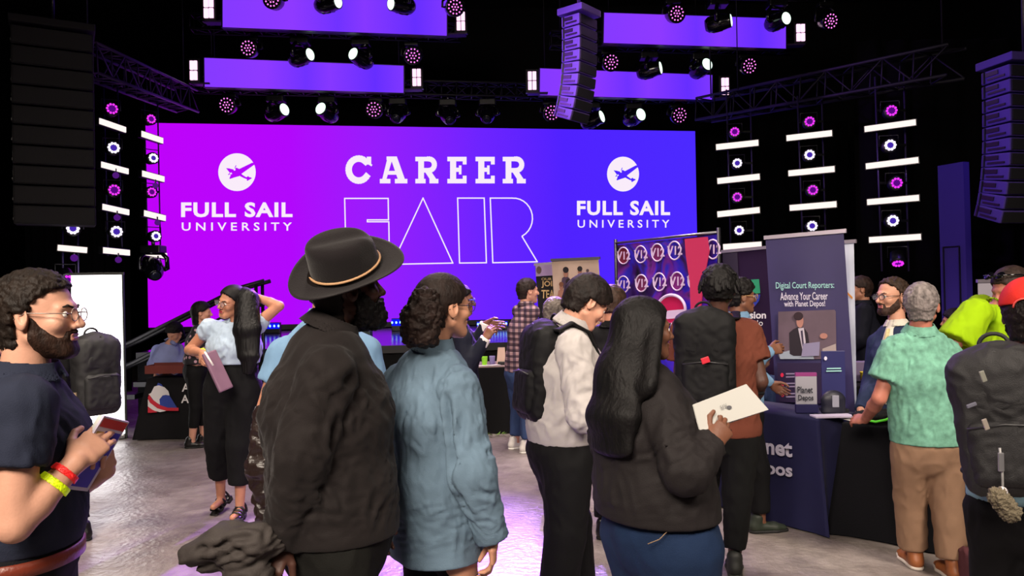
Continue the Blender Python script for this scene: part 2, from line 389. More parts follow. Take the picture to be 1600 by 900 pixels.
# ---------------------------------------------------------------- people
def rotz(v, a): return A(v[0] * math.cos(a) - v[1] * math.sin(a), v[0] * math.sin(a) + v[1] * math.cos(a), v[2])
def rodr(v, k, a):
    k = nrm(k); return v * math.cos(a) + np.cross(k, v) * math.sin(a) + k * (k @ v) * (1 - math.cos(a))
SKINS = {'light': (205, 150, 126), 'fair': (208, 156, 132), 'tan': (182, 126, 100), 'olive': (186, 134, 108), 'brown': (112, 72, 54), 'dark': (74, 46, 37), 'deep': (62, 40, 32), 'ruddy': (178, 112, 94)}
def skin(k): return mat('skin_' + k, SKINS[k], .5, bump=.08, bscale=160, var=.07, vscale=22, spec=.4)
class P: pass
def person(name_label, root, face, H=1.75, J=None, head=None, hyaw=0, hpitch=0, hroll=0, wide=1.0, deep=1.0, skin_='tan', near=False, cat='person', group=None, hands=None, hscale=1.0, female=False, seated=False, bodyres=None):
    """root: world floor point; face: heading in degrees (0 = into the picture, 90 = to the left, -90 = to the right);
    J: world joint overrides; head: world centre of the head"""
    p = P(); s = H / 1.75; p.s = s; p.root = empty('person', tuple(root), name_label, cat, group)
    a = math.radians(face); p.F = A(-math.sin(a), math.cos(a), 0); p.R = A(math.cos(a), math.sin(a), 0); p.UP = A(0, 0, 1)
    r = A(*root); L = lambda x, y, z: r + (p.R * x + p.F * y + p.UP * z) * s
    sw = .165 if female else .185
    j = dict(pel=L(0, 0, .95), waist=L(0, .01, 1.06), chest=L(0, .01, 1.27), neck=L(0, -.01, 1.46), head=L(0, .02, 1.615),
             shR=L(sw, -.01, 1.415), shL=L(-sw, -.01, 1.415), elR=L(sw + .06, -.04, 1.13), elL=L(-sw - .06, -.04, 1.13),
             wrR=L(sw + .07, .05, .88), wrL=L(-sw - .07, .05, .88), hiR=L(.09, 0, .91), hiL=L(-.09, 0, .91),
             knR=L(.10, .02, .49), knL=L(-.10, .02, .49), anR=L(.11, -.02, .09), anL=L(-.11, -.02, .09))
    for k, v in (J or {}).items(): j[k] = A(*v)
    if head is not None: j['head'] = A(*head)
    p.J = j; p.near = near; p.wide = wide; p.deep = deep; p.female = female; p.skin = skin(skin_)
    hf = a + math.radians(hyaw); f = A(-math.sin(hf), math.cos(hf), 0); rr = A(math.cos(hf), math.sin(hf), 0); uu = A(0, 0, 1)
    if hpitch: f, uu = rodr(f, rr, math.radians(hpitch)), rodr(uu, rr, math.radians(hpitch))
    if hroll: rr, uu = rodr(rr, f, math.radians(hroll)), rodr(uu, f, math.radians(hroll))
    p.hs = s * hscale; p.HX = (rr, f, uu)
    p.h = lambda x, y, z: j['head'] + (rr * x + f * y + uu * z) * p.hs
    # one continuous skin: head, neck, trunk, arms, hands, legs, feet
    h = p.h; k = p.hs; ax = np.array([rr, f, uu])
    hd = [U(EL(h(0, -.012, .032), A(.075, .095, .086) * k, ax)), U(EL(h(0, .025, -.03), A(.058, .062, .078) * k, ax), .03 * k),
          U(RC(h(-.012, .066, -.094), h(.012, .066, -.094), .017 * k), .03 * k)]
    for q in (-1, 1):
        hd += [U(RC(h(.052 * q, -.0, -.055), h(.02 * q, .062, -.092), .018 * k, .016 * k), .025 * k), U(RC(h(.012 * q, .082, .022), h(.042 * q, .07, .02), .012 * k, .009 * k), .016 * k),
               U(EL(h(.043 * q, .06, -.022), .022 * k), .02 * k), S(EL(h(.031 * q, .098, .003), A(.017, .014, .012) * k, ax), .012 * k)]
    hd += [U(RC(h(0, .088, .012), h(0, .108, -.027), .007 * k, .0115 * k), .010 * k), U(RC(h(-.012, .094, -.033), h(.012, .094, -.033), .0075 * k), .006 * k),
           U(RC(h(-.017, .086, -.055), h(.017, .086, -.055), .0065 * k), .005 * k), U(RC(h(-.014, .085, -.066), h(.014, .085, -.066), .0075 * k), .005 * k),
           S(RC(h(-.02, .097, -.0605), h(.02, .097, -.0605), .0022 * k), .003 * k)]
    for q in (-1, 1):
        ea = [rodr(rr, uu, -.35 * q), rodr(f, uu, -.35 * q), uu]
        hd += [U(EL(h(.080 * q, -.012, -.004), A(.009, .020, .034) * k, ea), .005 * k), S(EL(h(.088 * q, -.007, .002), A(.007, .010, .020) * k, ea), .004 * k)]
    nk = j['neck']; nr = (.05 if female else .057) * s
    hd += [U(RC(h(0, -.03, -.045), nk, .9 * nr, nr * 1.08), .02 * k)]
    lo = j['head'] - .16 * k; hi = j['head'] + .16 * k; lo[2] = nk[2] - .02
    parts = [relax1(field_mesh(hd, (.0032 if near else .006) * 1.0, np.minimum(lo, nk - .08), np.maximum(hi, nk + A(.08, .08, 0))), 1)]
    w = wide; d_ = deep; R = p.R
    bd = [U(RC(h(0, -.03, -.045), nk, .9 * nr, nr * 1.08), .01), U(EC(j['pel'], j['waist'], (.155 * w * s, .105 * d_ * s), (.135 * w * s, .095 * d_ * s), R), .03),
          U(EC(j['waist'], j['chest'], (.135 * w * s, .095 * d_ * s), (.155 * w * s, .11 * d_ * s), R), .03),
          U(EC(j['chest'], j['neck'] * .75 + j['chest'] * .25, (.155 * w * s, .11 * d_ * s), (.08 * w * s, .07 * s), R), .03)]
    for q in 'RL':
        bd += [U(RC(j['neck'] - p.UP * .04 * s, j['sh' + q], .05 * s, .05 * s), .03), U(RC(j['sh' + q], j['el' + q], .05 * s, .040 * s), .02),
               U(RC(j['el' + q], j['el' + q] * .65 + j['wr' + q] * .35, .039 * s, .040 * s), .01), U(RC(j['el' + q] * .65 + j['wr' + q] * .35, j['wr' + q], .040 * s, .026 * s), .01),
               U(RC(j['hi' + q], j['kn' + q], .082 * s * w, .055 * s), .03), U(RC(j['kn' + q], j['kn' + q] * .7 + j['an' + q] * .3, .052 * s, .053 * s), .02),
               U(RC(j['kn' + q] * .7 + j['an' + q] * .3, j['an' + q], .053 * s, .035 * s), .02)]
        ft = (p.foot[q] if hasattr(p, 'foot') else p.F)
        bd += [U(RC(j['an' + q] + A(0, 0, -.045) - p.F * .02, j['an' + q] + A(0, 0, -.055) + p.F * .15 * s, .033 * s, .024 * s), .02)]
    parts.append(relax1(field_mesh(bd, bodyres or (.009 if near else .012)), 1))
    for q, hs_ in (hands or {}).items():
        parts.append(hand(p, q, near, **hs_))
    p.body = soft('body', parts, p.skin, p.root)
    return p
def relax1(vq, n=1): return relax(vq[0], vq[1], n), vq[1]
def hand(p, q, near, dir=None, thumb=None, curl=(.5, .6, .4), spread=.06, tc=.3, index=None):
    w = p.J['wr' + q]; e = p.J['el' + q]; d = nrm(A(*dir)) if dir is not None else nrm(w - e); s = p.s
    t = A(*thumb); t = nrm(t - d * (t @ d)); pn = np.cross(d, t) if q == 'L' else np.cross(t, d)
    # pn points out of the palm
    Q = lambda x, y, z: w + (t * x + d * y + pn * z) * s
    ops = [U(RC(w - nrm(w - e) * .06 * s, w, .031 * s, .026 * s), .01), U(EC(Q(0, .0, 0), Q(0, .03, 0), (.026 * s, .02 * s), (.036 * s, .017 * s), t), .012),
           U(EC(Q(.0, .03, 0), Q(0, .078, 0), (.036 * s, .016 * s), (.040 * s, .0125 * s), t), .01)]
    fl = [(.030, .088, (.042, .025, .020), .0088), (.010, .093, (.046, .029, .021), .0092), (-.010, .090, (.043, .027, .020), .0088), (-.029, .081, (.034, .020, .018), .0078)]
    for i, (x, y, ls, r) in enumerate(fl):
        a = 0; pos = Q(x * .9, y - .012, 0); sp = (x / .03) * spread
        cc = index if (index is not None and i == 0) else curl
        for jn in range(3):
            a += cc[jn] * (1 + .06 * i)
            dv = (d * math.cos(a) + pn * math.sin(a)); dv = nrm(dv + t * sp * math.cos(a)); nx = pos + dv * ls[jn] * s
            ops.append(U(RC(pos, nx, r * s * (1 - .07 * jn), r * s * (.95 - .1 * jn)), .003)); pos = nx
    a = Q(.022, .018, .006); b = Q(.046, .048, .012 + .02 * tc); c = b + nrm(t * (.55 - tc) + d * .8 + pn * (.1 + .9 * tc)) * .034 * s; e2 = c + nrm(t * (.1 - tc) + d * .9 + pn * (.1 + tc)) * .027 * s
    ops += [U(RC(a, b, .016 * s, .0115 * s), .012), U(RC(b, c, .0115 * s, .0098 * s), .003), U(RC(c, e2, .0098 * s, .0082 * s), .003)]
    return relax1(field_mesh(ops, .0028 if near else .0045), 1)
def eyes(p, closed=False, brow=(30, 20, 15)):
    m = [mat('eye_white', (235, 230, 225), .2), mat('eye_iris', (40, 26, 18), .15)]
    b = MB(); ax = [a for a in p.HX]
    for q in (-1, 1):
        b.m = 0; b.ball(p.h(.031 * q, .0745, .003), .0118 * p.hs, 8); b.m = 1; b.ball(p.h(.031 * q, .0815, .003), .0062 * p.hs, 6)
    b.build('eye', m, p.root)
    for q in (-1, 1):
        o = [U(RC(p.h(.016 * q, .094, .021), p.h(.034 * q, .088, .027), .0032 * p.hs, .0032 * p.hs), .003), U(RC(p.h(.034 * q, .088, .027), p.h(.048 * q, .074, .021), .0032 * p.hs, .002 * p.hs), .003)]
        soft('eyebrow', [field_mesh(o, .002 if p.near else .003)], mat('brow_%d_%d_%d' % brow, brow, .9), p.root)
    o = [U(RC(p.h(-.015, .0905, -.055), p.h(.015, .0905, -.055), .0042 * p.hs), .002), U(RC(p.h(-.012, .0905, -.0665), p.h(.012, .0905, -.0665), .005 * p.hs), .002)]
    return o
def lips(p, col=(170, 80, 75)):
    o = [U(RC(p.h(-.016, .0885, -.0553), p.h(.016, .0885, -.0553), .0055 * p.hs), .002), U(RC(p.h(-.013, .0885, -.0665), p.h(.013, .0885, -.0665), .0062 * p.hs), .002)]
    soft('lips', [field_mesh(o, .0022 if p.near else .0035)], mat('lips_%d_%d_%d' % col, col, .4), p.root)
def hairmat(col, bump=.6, scale=90, st=(1, 1, .45), rough=.6):
    return mat('hair_%d_%d_%d_%d' % (*col, scale), col, rough, bump=bump * .5, bscale=scale * 1.6, var=.5, vscale=scale * .5, stretch=st, spec=.22)
def hair(p, col=(22, 16, 13), thick=.014, line=(.078, .062), low=-.075, noise=.006, nscale=.03, extra=None, side=.014, ear=.006, bump=.6, scale=90, top=0, name='hair', res=None, rough=.6):
    """cap of hair: front hairline (y, z) in head units, down to `low` at the nape; side = how far the sides reach down before the ear"""
    k = p.hs; h = p.h; ax = np.array(p.HX)
    ops = [U(EL(h(0, -.014, .034 + top / 2), A(.077 + thick, .097 + thick, .088 + thick + top / 2) * k, ax)), U(RC(h(0, -.045, -.0), h(0, -.042, low + .02), (.062 + thick) * k, (.05 + thick) * k), .02 * k)]
    # face side removed by two planes meeting in front of the ear
    f, u, r = p.HX[1], p.HX[2], p.HX[0]
    cf = h(0, .0, 0)
    def cut(x, y, z):
        X = x - cf[0], y - cf[1], z - cf[2]; yy = (X[0] * f[0] + X[1] * f[1] + X[2] * f[2]) / k; zz = (X[0] * u[0] + X[1] * u[1] + X[2] * u[2]) / k; xx = np.abs(X[0] * r[0] + X[1] * r[1] + X[2] * r[2]) / k
        a = yy - (line[0] - (line[1] - zz) * 1.35); a = np.maximum(a, yy - .2)        # slanted front line
        g = np.where(zz > line[1], yy - (line[0] + (zz - line[1]) * 2.5), yy - np.maximum(line[0] - (line[1] - zz) * 1.1, -.0 + ear) * np.where(zz < side, 0, 1) + np.where(zz < side, .03 + ear, 0))
        jt = .0045 * np.sin(zz * 210 + xx * 130) * np.sin(yy * 170 + zz * 60) + .003 * np.sin(xx * 420 + yy * 390)
        return np.maximum((g + jt) * k, (low - zz + jt) * k)
    ops.append(('i', (cut, None, None), .006 * k))
    v, q = field_mesh(ops, res or (.004 if p.near else .007))
    if len(v):
        n = normals(v, q); pp = (v - j0(p)) / (nscale * k)
        v = v + n * ((perlin(pp) * 1.2 + .6 * perlin(pp * 2.3 + 9)) * noise * k)[:, None]
    parts = [(v, q)]
    if extra: parts.append(extra)
    return soft(name, parts, hairmat(col, bump, scale, rough=rough), p.root)
def j0(p): return p.J['head']
def lumps(ops, res, noise, nscale, seed=0):
    v, q = field_mesh(ops, res)
    if not len(v): return v, q
    n = normals(v, q); pp = v / nscale + seed
    return v + n * ((perlin(pp) * 1.3 + .7 * perlin(pp * 2.2 + 9)) * noise)[:, None], q
def beard(p, col=(24, 17, 14), thick=.010, length=.0, noise=.004, moustache=True, cheek=-.02):
    h, k = p.h, p.hs; ax = np.array(p.HX)
    ops = [U(EL(h(0, .027, -.035), A(.060 + thick * .7, .064 + thick, .079 + thick + length) * k, ax)), U(RC(h(-.012, .07, -.096 - length), h(.012, .07, -.096 - length), (.019 + thick) * k), .02 * k)]
    for q in (-1, 1): ops += [U(RC(h(.054 * q, .0, -.055), h(.02 * q, .062, -.094), (.019 + thick * .6) * k, (.018 + thick) * k), .02 * k), U(RC(h(.064 * q, .012, -.0), h(.056 * q, .01, -.05), .010 * k, .014 * k), .01 * k)]
    f, u, r = p.HX[1], p.HX[2], p.HX[0]; cf = h(0, 0, 0)
    def cut(x, y, z):
        X = x - cf[0], y - cf[1], z - cf[2]; yy = (X[0] * f[0] + X[1] * f[1] + X[2] * f[2]) / k; zz = (X[0] * u[0] + X[1] * u[1] + X[2] * u[2]) / k; xx = np.abs(X[0] * r[0] + X[1] * r[1] + X[2] * r[2]) / k
        top = np.where(xx < .03, -.044, cheek - .03 + np.clip((.06 - yy), 0, .06) * 1.1)     # rises towards the ear
        return np.maximum((zz - top), (-.004 - yy)) * k
    ops.append(('i', (cut, None, None), .006 * k))
    ops.append(S(EL(h(0, .098, -.0605), A(.019, .02, .0085) * k, ax), .004))
    parts = [lumps(ops, .004 if p.near else .006, noise * k, .014 * k)]
    if moustache:
        o = [U(RC(h(0, .092, -.046), h(.024 * q, .084, -.054), .0062 * k, .004 * k), .004) for q in (-1, 1)]
        parts.append(lumps(o, .003, .001, .01))
    return soft('beard', parts, hairmat(col, .7, 130, (1, 1, .5)), p.root)
def glasses(p, col=(40, 30, 28), r=.0018, lens=True, w=.022, hgt=.018):
    b = MB()
    for q in (-1, 1):
        b.tube([p.h(.031 * q + w * math.cos(t), .104 - .006 * abs(math.cos(t)) * 0, .001 + hgt * math.sin(t)) for t in [2 * math.pi * i / 16 for i in range(16)]], r * p.hs, 6, closed=True)
        b.tube([p.h((.031 + w) * q, .104, .004), p.h(.078 * q, .09, .006), p.h(.083 * q, .0, .01), p.h(.081 * q, -.03, -.006)], r * p.hs, 6)
    b.tube([p.h(-.031 + w, .104, .005), p.h(0, .108, .008), p.h(.031 - w, .104, .005)], r * p.hs, 6)
    o = b.build('glasses_frame', mat('frame_%d_%d_%d' % col, col, .25, .3), p.root)
    if lens:
        g = MB()
        for q in (-1, 1): g.add([p.h(.031 * q + w * math.cos(t), .104, .001 + hgt * math.sin(t)) for t in [2 * math.pi * i / 16 for i in range(16)]], [tuple(range(16))])
        g.build('lens', mat('spectacle_lens', (220, 225, 235), .05, alpha=.18, spec=.8), o)
    return o
# ---------------------------------------------------------------- clothes
def cloth(name, col, rough=.85, bump=.25, bscale=350, var=.08, vscale=9, sheen=.0, **k): return mat(name, col if max(col) > 60 else tuple(x * .72 for x in col), rough, bump=bump, bscale=bscale, var=var, vscale=vscale, sheen=sheen * .25 * (max(col) > 60), spec=.2, **k)
def torso_ops(p, hem, g=.018, hx=.168, hy=.118, wx=.15, wy=.112, cx=.168, cy=.122, flare=0, trap=.058):
    """g: looseness; hem: z of the hem above the floor"""
    J = p.J; s = p.s; w = p.wide; d = p.deep; R = p.R; base = J['pel'].copy()
    hc = J['pel'] + (J['pel'] - J['waist']) * 0 ; hc = hc.copy(); hc[2] = hem
    ops = [U(EC(J['waist'], J['pel'], ((wx * w + g) * s, (wy * d + g) * s), ((hx * w + g) * s, (hy * d + g) * s), R), .04)]
    if hem < base[2] - .005: ops.append(U(EC(J['pel'], hc, ((hx * w + g) * s, (hy * d + g) * s), ((hx * w + g + flare) * s, (hy * d + g + flare) * s), R, f1=True), .02))
    ops += [U(EC(J['waist'], J['chest'], ((wx * w + g) * s, (wy * d + g) * s), ((cx * w + g) * s, (cy * d + g) * s), R), .05),
            U(EC(J['chest'], J['chest'] * .35 + J['neck'] * .65, ((cx * w + g) * s, (cy * d + g) * s), ((.125 * w + g) * s, (.075 * d + g) * s), R), .05)]
    for q in 'RL': ops += [U(RC(J['neck'] - A(0, 0, .035) * s, J['sh' + q], trap * s, (.052 + g * .6) * s), .035)]
    ops.append(I(PL((0, 0, hem), (0, 0, -1)), .002))
    return ops
def sleeve(p, q, g=.016, kind='long', k=.014, r0=.054, r1=.045, r2=.034, t=.55, flare=.0):
    J = p.J; s = p.s; sh, el, wr = J['sh' + q], J['el' + q], J['wr' + q]
    if kind == 'short':
        e = sh + (el - sh) * t; return [U(EC(sh, e, ((r0 + g) * s,) * 2, ((r1 + g * 1.3 + flare) * s,) * 2, p.F, f1=True), .03)]
    if kind == 'cap': return [U(RC(sh, sh + (el - sh) * .15, (r0 + g) * s, (r1 + g) * s), .02)]
    e = el + (wr - el) * t if kind == 'rolled' else wr
    return [U(RC(sh, el, (r0 + g) * s, (r1 + g) * s), k), U(EC(el, e, ((r1 + g) * s,) * 2, ((r2 + g * .6) * s,) * 2, p.F, f1=True), .025)]
def neckcut(p, drop=.0, r=.062): 
    n = p.J['neck']; ax = nrm(p.h(0, -.03, -.045) - n)
    return [S(RC(n + ax * (.035 - drop) + p.F * .015, n + ax * .3 + p.F * .02, r * p.s * .9, r * p.s * 1.3), .01)]
def collar(p, m, parent, r=.066, hgt=.05, open_=.9, lean=.0, th=.0035, drop=-.004):
    n = p.J['neck']; ax = nrm(p.h(0, -.03, -.045) - n); s = p.s
    a = n - ax * drop * s + p.F * .004; b = a + ax * hgt * s * 1.1
    ops = [U(EC(a, b, ((r + .012) * s, (r + .010) * s), (r * s, r * s), p.R, f0=True, f1=True, shell=th), 0.001),
           U(EC(a + ax * .004 - p.F * 0, a + ax * (hgt * .9) * s, ((r + .03) * s, (r + .026) * s), ((r + .004) * s, (r + .004) * s), p.R, f0=True, f1=True, shell=th), 0.004)]
    if open_: ops.append(S(RC(a + p.F * (r + .02) * s, b + p.F * (r + .03) * s, .01 * s, .035 * s * open_), .01))
    return soft('collar', [relax1(field_mesh(ops, .0045 if p.near else .007), 1)], m, parent)
def shirt(p, m, hem, kinds=('long', 'long'), amp=.006, fs=(.05, .05, .16), seed=1, name='shirt', g=.018, extra=None, creases=None, res=None, collar_=True, sl=None, mask=None, basis=None, nc=None, label=None, passes=None, **k):
    ops = torso_ops(p, hem, g, **k)
    for q, kd in zip('RL', kinds):
        if kd: ops += sleeve(p, q, g=max(.010, g * .8), kind=kd, **(sl or {}))
    ops += neckcut(p, **(nc or {})) + (extra or [])
    b = basis if basis is not None else np.array([p.R, p.F, p.UP])
    hm = lambda v: np.clip((v[:, 2] - hem) / .07, .12, 1) * (mask(v) if mask is not None else 1)
    vq = wrinkle(field_mesh(ops, res or (.008 if p.near else .012)), amp, fs, seed, b, mask=hm)
    for am, fs2, sd, ang, z0, z1 in passes or []:
        t = math.radians(ang); al = p.R * math.sin(t) + p.UP * math.cos(t); ac = p.R * math.cos(t) - p.UP * math.sin(t)
        vq = wrinkle(vq, am, fs2, sd, np.array([ac, p.F, al]), mask=lambda v: np.clip((v[:, 2] - z0) / .12, 0, 1) * np.clip((z1 - v[:, 2]) / .12, 0, 1) * np.clip((v[:, 2] - hem) / .05, .1, 1), relaxit=0)
    if creases: vq = crease(vq, creases)
    o = soft(name, [vq], m, p.root, label)
    if collar_: collar(p, m, o, **(collar_ if isinstance(collar_, dict) else {}))
    return o
def trousers(p, m, top=None, g=.012, amp=.005, ankle=.055, seed=2, cuts=.06, knee=.066, thigh=.082, name='trousers', extra=None, res=None, hx=.165, hy=.118, waistz=None, fs=(.06, .06, .12), creases=None):
    J = p.J; s = p.s; w = p.wide; d = p.deep
    tp = J['pel'] * .4 + J['waist'] * .6 if top is None else A(*top)
    ops = [U(EC(tp, J['pel'], ((.142 * w + g) * s, (.10 * d + g) * s), ((hx * w + g) * s, (hy * d + g) * s), p.R, f0=True), .03), U(EC(J['pel'], J['pel'] - A(0, 0, .06) * s, ((hx * w + g) * s, (hy * d + g) * s), ((hx * .9 * w + g) * s, (hy * .85 * d + g) * s), p.R), .03)]
    for q in 'RL':
        hi, kn, an = J['hi' + q] * .92 + J['pel'] * .08 - A(0, 0, .02), J['kn' + q], J['an' + q]; e = an + (kn - an) * (cuts / .4)
        ops += [U(RC(hi, kn, (thigh * w + g) * s, (knee + g) * s), .02), U(EC(kn, e, ((knee + g) * s,) * 2, ((ankle + g) * s,) * 2, p.R, f1=True), .02)]
    ops += extra or []
    vq = wrinkle(field_mesh(ops, res or (.010 if p.near else .013)), amp, fs, seed, np.array([p.R, p.F, p.UP]))
    if creases: vq = crease(vq, creases)
    return soft(name, [vq], m, p.root)
def shoes(p, m, sole=None, L=.27, dirs=None, name='shoe', high=.0):
    for q in 'RL':
        a = p.J['an' + q]; f = nrm(A(*dirs[q])) if dirs and q in dirs else p.F; r = np.cross(f, A(0, 0, 1)); z0 = a[2] - .085 * p.s; s = p.s
        b = A(a[0], a[1], z0); Q = lambda x, y, z: b + (r * x + f * y + A(0, 0, 1) * z) * s
        ops = [U(EC(Q(0, -.045, .04), Q(0, .10, .032), (.036 * s, .04 * s), (.045 * s, .03 * s), r), .02), U(EC(Q(0, .10, .032), Q(0, .165, .026), (.045 * s, .03 * s), (.036 * s, .02 * s), r), .02), U(RC(Q(0, -.04, .05), Q(0, -.025, .10 + high), .04 * s, .044 * s), .02), I(PL(Q(0, 0, .014), (0, 0, -1)), .002)]
        o = soft(name, [relax1(field_mesh(ops, .007), 1)], m, p.root)
        so = [U(EC(Q(0, -.045, .01), Q(0, .10, .01), (.04 * s, .04 * s), (.049 * s, .04 * s), r), .02), U(EC(Q(0, .10, .01), Q(0, .165, .01), (.049 * s, .04 * s), (.038 * s, .035 * s), r), .02), I(PL(Q(0, 0, .02), (0, 0, 1)), .002), I(PL(Q(0, 0, .0), (0, 0, -1)), .002)]
        soft('sole', [field_mesh(so, .007)], sole or mat('dark_sole', (18, 18, 18), .7), o)
def backpack(p, c, size=(.15, .10, .24), m=None, label='black backpack worn on the back', back=None, up=None, straps=True, seed=1, pocket=True, pull=None, res=None, group=None, side=None):
    """c: world centre. size: half width, half depth, half height; back: unit vector pointing away from the wearer"""
    m = m or cloth('black_nylon', (17, 17, 20), .6, .3, 500)
    bk = nrm(back) if back is not None else -p.F; up = nrm(up) if up is not None else A(0, 0, 1); sd = nrm(side) if side is not None else nrm(np.cross(up, bk)); up = np.cross(bk, sd)
    ax = np.array([sd, bk, up]); hx, hy, hz = size; c = A(*c); Q = lambda x, y, z: c + sd * x + bk * y + up * z
    root = empty('backpack', tuple(c), label, 'backpack', group)
    body = [U(BX(Q(0, 0, -.02), (hx, hy * .75, hz - .02), ax, hy * .55)), U(EL(Q(0, -.0, hz * .45), (hx * .96, hy * .8, hz * .55), ax), .04)]
    vq = wrinkle(field_mesh(body, res or (.009 if p.near else .013)), .006, (.06, .06, .06), seed)
    soft('pack_body', [vq], m, root)
    if pocket:
        pk = [U(BX(Q(0, hy * .62, -hz * .42), (hx * .78, hy * .38, hz * .42), ax, .035)), U(BX(Q(0, hy * .6, hz * .28), (hx * .72, hy * .22, hz * .2), ax, .03), .004)]
        soft('pocket', [wrinkle(field_mesh(pk, res or .011), .005, (.05, .05, .05), seed + 3)], m, root)
        b = MB(); b.tube([Q(-hx * .74, hy * .98, -hz * .08), Q(0, hy * 1.04, -hz * .03), Q(hx * .74, hy * .98, -hz * .08)], .004, 6); b.tube([Q(-hx * .9, hy * .3, hz * .1), Q(-hx * .85, hy * .45, hz * .6), Q(0, hy * .55, hz * .88), Q(hx * .85, hy * .45, hz * .6), Q(hx * .9, hy * .3, hz * .1)], .0045, 6)
        b.build('zip', mat('zip_grey', (60, 60, 62), .4, .5), root)
    b = MB(); b.tube([Q(.045 * math.cos(t), -hy * .5, hz * .93 + .04 * math.sin(t)) for t in [math.pi * i / 10 for i in range(11)]], .007, 8); b.build('carry_handle', m, root)
    if straps:
        for q, sg in (('R', 1), ('L', -1)):
            sh = p.J['sh' + q]; nk = p.J['neck']; mid = sh * .62 + nk * .38; w_ = .028
            pts = [Q(sg * hx * .5 * (1 if sd @ p.R > 0 else -1), -hy * .7, hz * .75), mid - p.F * .07 + A(0, 0, .05), mid + A(0, 0, .082), mid + p.F * .085 + A(0, 0, .035), mid + p.F * .15 - A(0, 0, .12), mid + p.F * .12 - A(0, 0, .28) + p.R * sg * .04, mid + p.R * sg * .14 - A(0, 0, .38), Q(sg * hx * .8 * (1 if sd @ p.R > 0 else -1), -hy * .6, -hz * .75)]
            ops = [U(EC(pts[i], pts[i + 1], (w_, .008), (w_, .008), p.R), .006) for i in range(5)] + [U(RC(pts[i], pts[i + 1], .011), .006) for i in range(5, 7)]
            soft('strap', [field_mesh(ops, .007 if p.near else .01)], m, root)
    return root, Q
# ---------------------------------------------------------------- planes seen through pixels
class PLN:
    def __init__(s, a, b, c):
        s.o = A(*a); s.n = nrm(np.cross(A(*b) - s.o, A(*c) - s.o))
        if s.n @ (CAM - s.o) < 0: s.n = -s.n
    def at(s, px, py, lift=0.0):
        d = _f * FPX + _r * (px - 800) + _u * (450 - py); t = ((s.o + s.n * lift - CAM) @ s.n) / (d @ s.n); return CAM + d * t
    def quad(s, x0, y0, x1, y1, lift=0.0, y1r=None, y0r=None, slant=0):
        """image box; y0r / y1r: heights at the right end when they differ"""
        y0r = y0 if y0r is None else y0r; y1r = y1 if y1r is None else y1r
        return s.at(x0, y0, lift), s.at(x1, y0r, lift), s.at(x1 + slant, y1r, lift), s.at(x0 + slant, y1, lift)
# ---------------------------------------------------------------- the room
def floor_mat():
    m = bpy.data.materials.new('painted_concrete'); m.use_nodes = True; nt = m.node_tree; b = nt.nodes['Principled BSDF']; L = nt.links.new
    tc = nt.nodes.new('ShaderNodeTexCoord')
    def noise(sc_, det=6, dist=0):
        n = nt.nodes.new('ShaderNodeTexNoise'); n.inputs['Scale'].default_value = sc_; n.inputs['Detail'].default_value = det; n.inputs['Distortion'].default_value = dist
        L(tc.outputs['Object'], n.inputs['Vector']); return n
    def ramp(src, a, b_, ca, cb):
        r = nt.nodes.new('ShaderNodeValToRGB'); r.color_ramp.elements[0].position = a; r.color_ramp.elements[1].position = b_
        r.color_ramp.elements[0].color = (*ca, 1); r.color_ramp.elements[1].color = (*cb, 1); L(src, r.inputs[0]); return r
    base = ramp(noise(1.1, 8, .6).outputs[0], .35, .68, s2l((116, 106, 103)), s2l((154, 146, 143)))
    fine = ramp(noise(9, 10, .3).outputs[0], .3, .72, (.62, .6, .58), (1.1, 1.08, 1.05))
    mx = nt.nodes.new('ShaderNodeMix'); mx.data_type = 'RGBA'; mx.blend_type = 'MULTIPLY'; mx.inputs[0].default_value = .75
    L(base.outputs[0], mx.inputs[6]); L(fine.outputs[0], mx.inputs[7])
    # shallow cracks and joints
    vo = nt.nodes.new('ShaderNodeTexVoronoi'); vo.feature = 'DISTANCE_TO_EDGE'; vo.inputs['Scale'].default_value = .55
    wv = noise(2.2, 5); mapn = nt.nodes.new('ShaderNodeMix'); mapn.data_type = 'RGBA'; mapn.blend_type = 'LINEAR_LIGHT'; mapn.inputs[0].default_value = .22
    L(tc.outputs['Object'], mapn.inputs[6]); L(wv.outputs[1], mapn.inputs[7]); L(mapn.outputs[2], vo.inputs['Vector'])
    cr = ramp(vo.outputs[0], .0, .012, (.45, .42, .4), (1, 1, 1))
    m2 = nt.nodes.new('ShaderNodeMix'); m2.data_type = 'RGBA'; m2.blend_type = 'MULTIPLY'; m2.inputs[0].default_value = .35
    L(mx.outputs[2], m2.inputs[6]); L(cr.outputs[0], m2.inputs[7]); L(m2.outputs[2], b.inputs['Base Color'])
    rr = ramp(noise(3, 6).outputs[0], .3, .7, (.26,) * 3, (.46,) * 3); L(rr.outputs[0], b.inputs['Roughness'])
    hb = noise(26, 6); bp = nt.nodes.new('ShaderNodeBump'); bp.inputs['Strength'].default_value = .42; bp.inputs['Distance'].default_value = .02
    L(hb.outputs[0], bp.inputs['Height']); hb2 = noise(3.5, 4); b2 = nt.nodes.new('ShaderNodeBump'); b2.inputs['Strength'].default_value = .25; b2.inputs['Distance'].default_value = .06
    L(hb2.outputs[0], b2.inputs['Height']); L(bp.outputs[0], b2.inputs['Normal']); L(b2.outputs[0], b.inputs['Normal'])
    b.inputs['Specular IOR Level'].default_value = .55
    return m
def slab(name, lo, hi, m):
    return struct(MB().box([(lo[i] + hi[i]) / 2 for i in range(3)], [(hi[i] - lo[i]) / 2 for i in range(3)]).build(name, m))
DW = mat('dark_wall_paint', (12, 11, 15), .9, bump=.2, bscale=8)
slab('floor', (-12, -4, -.2), (11, 20, 0), floor_mat())
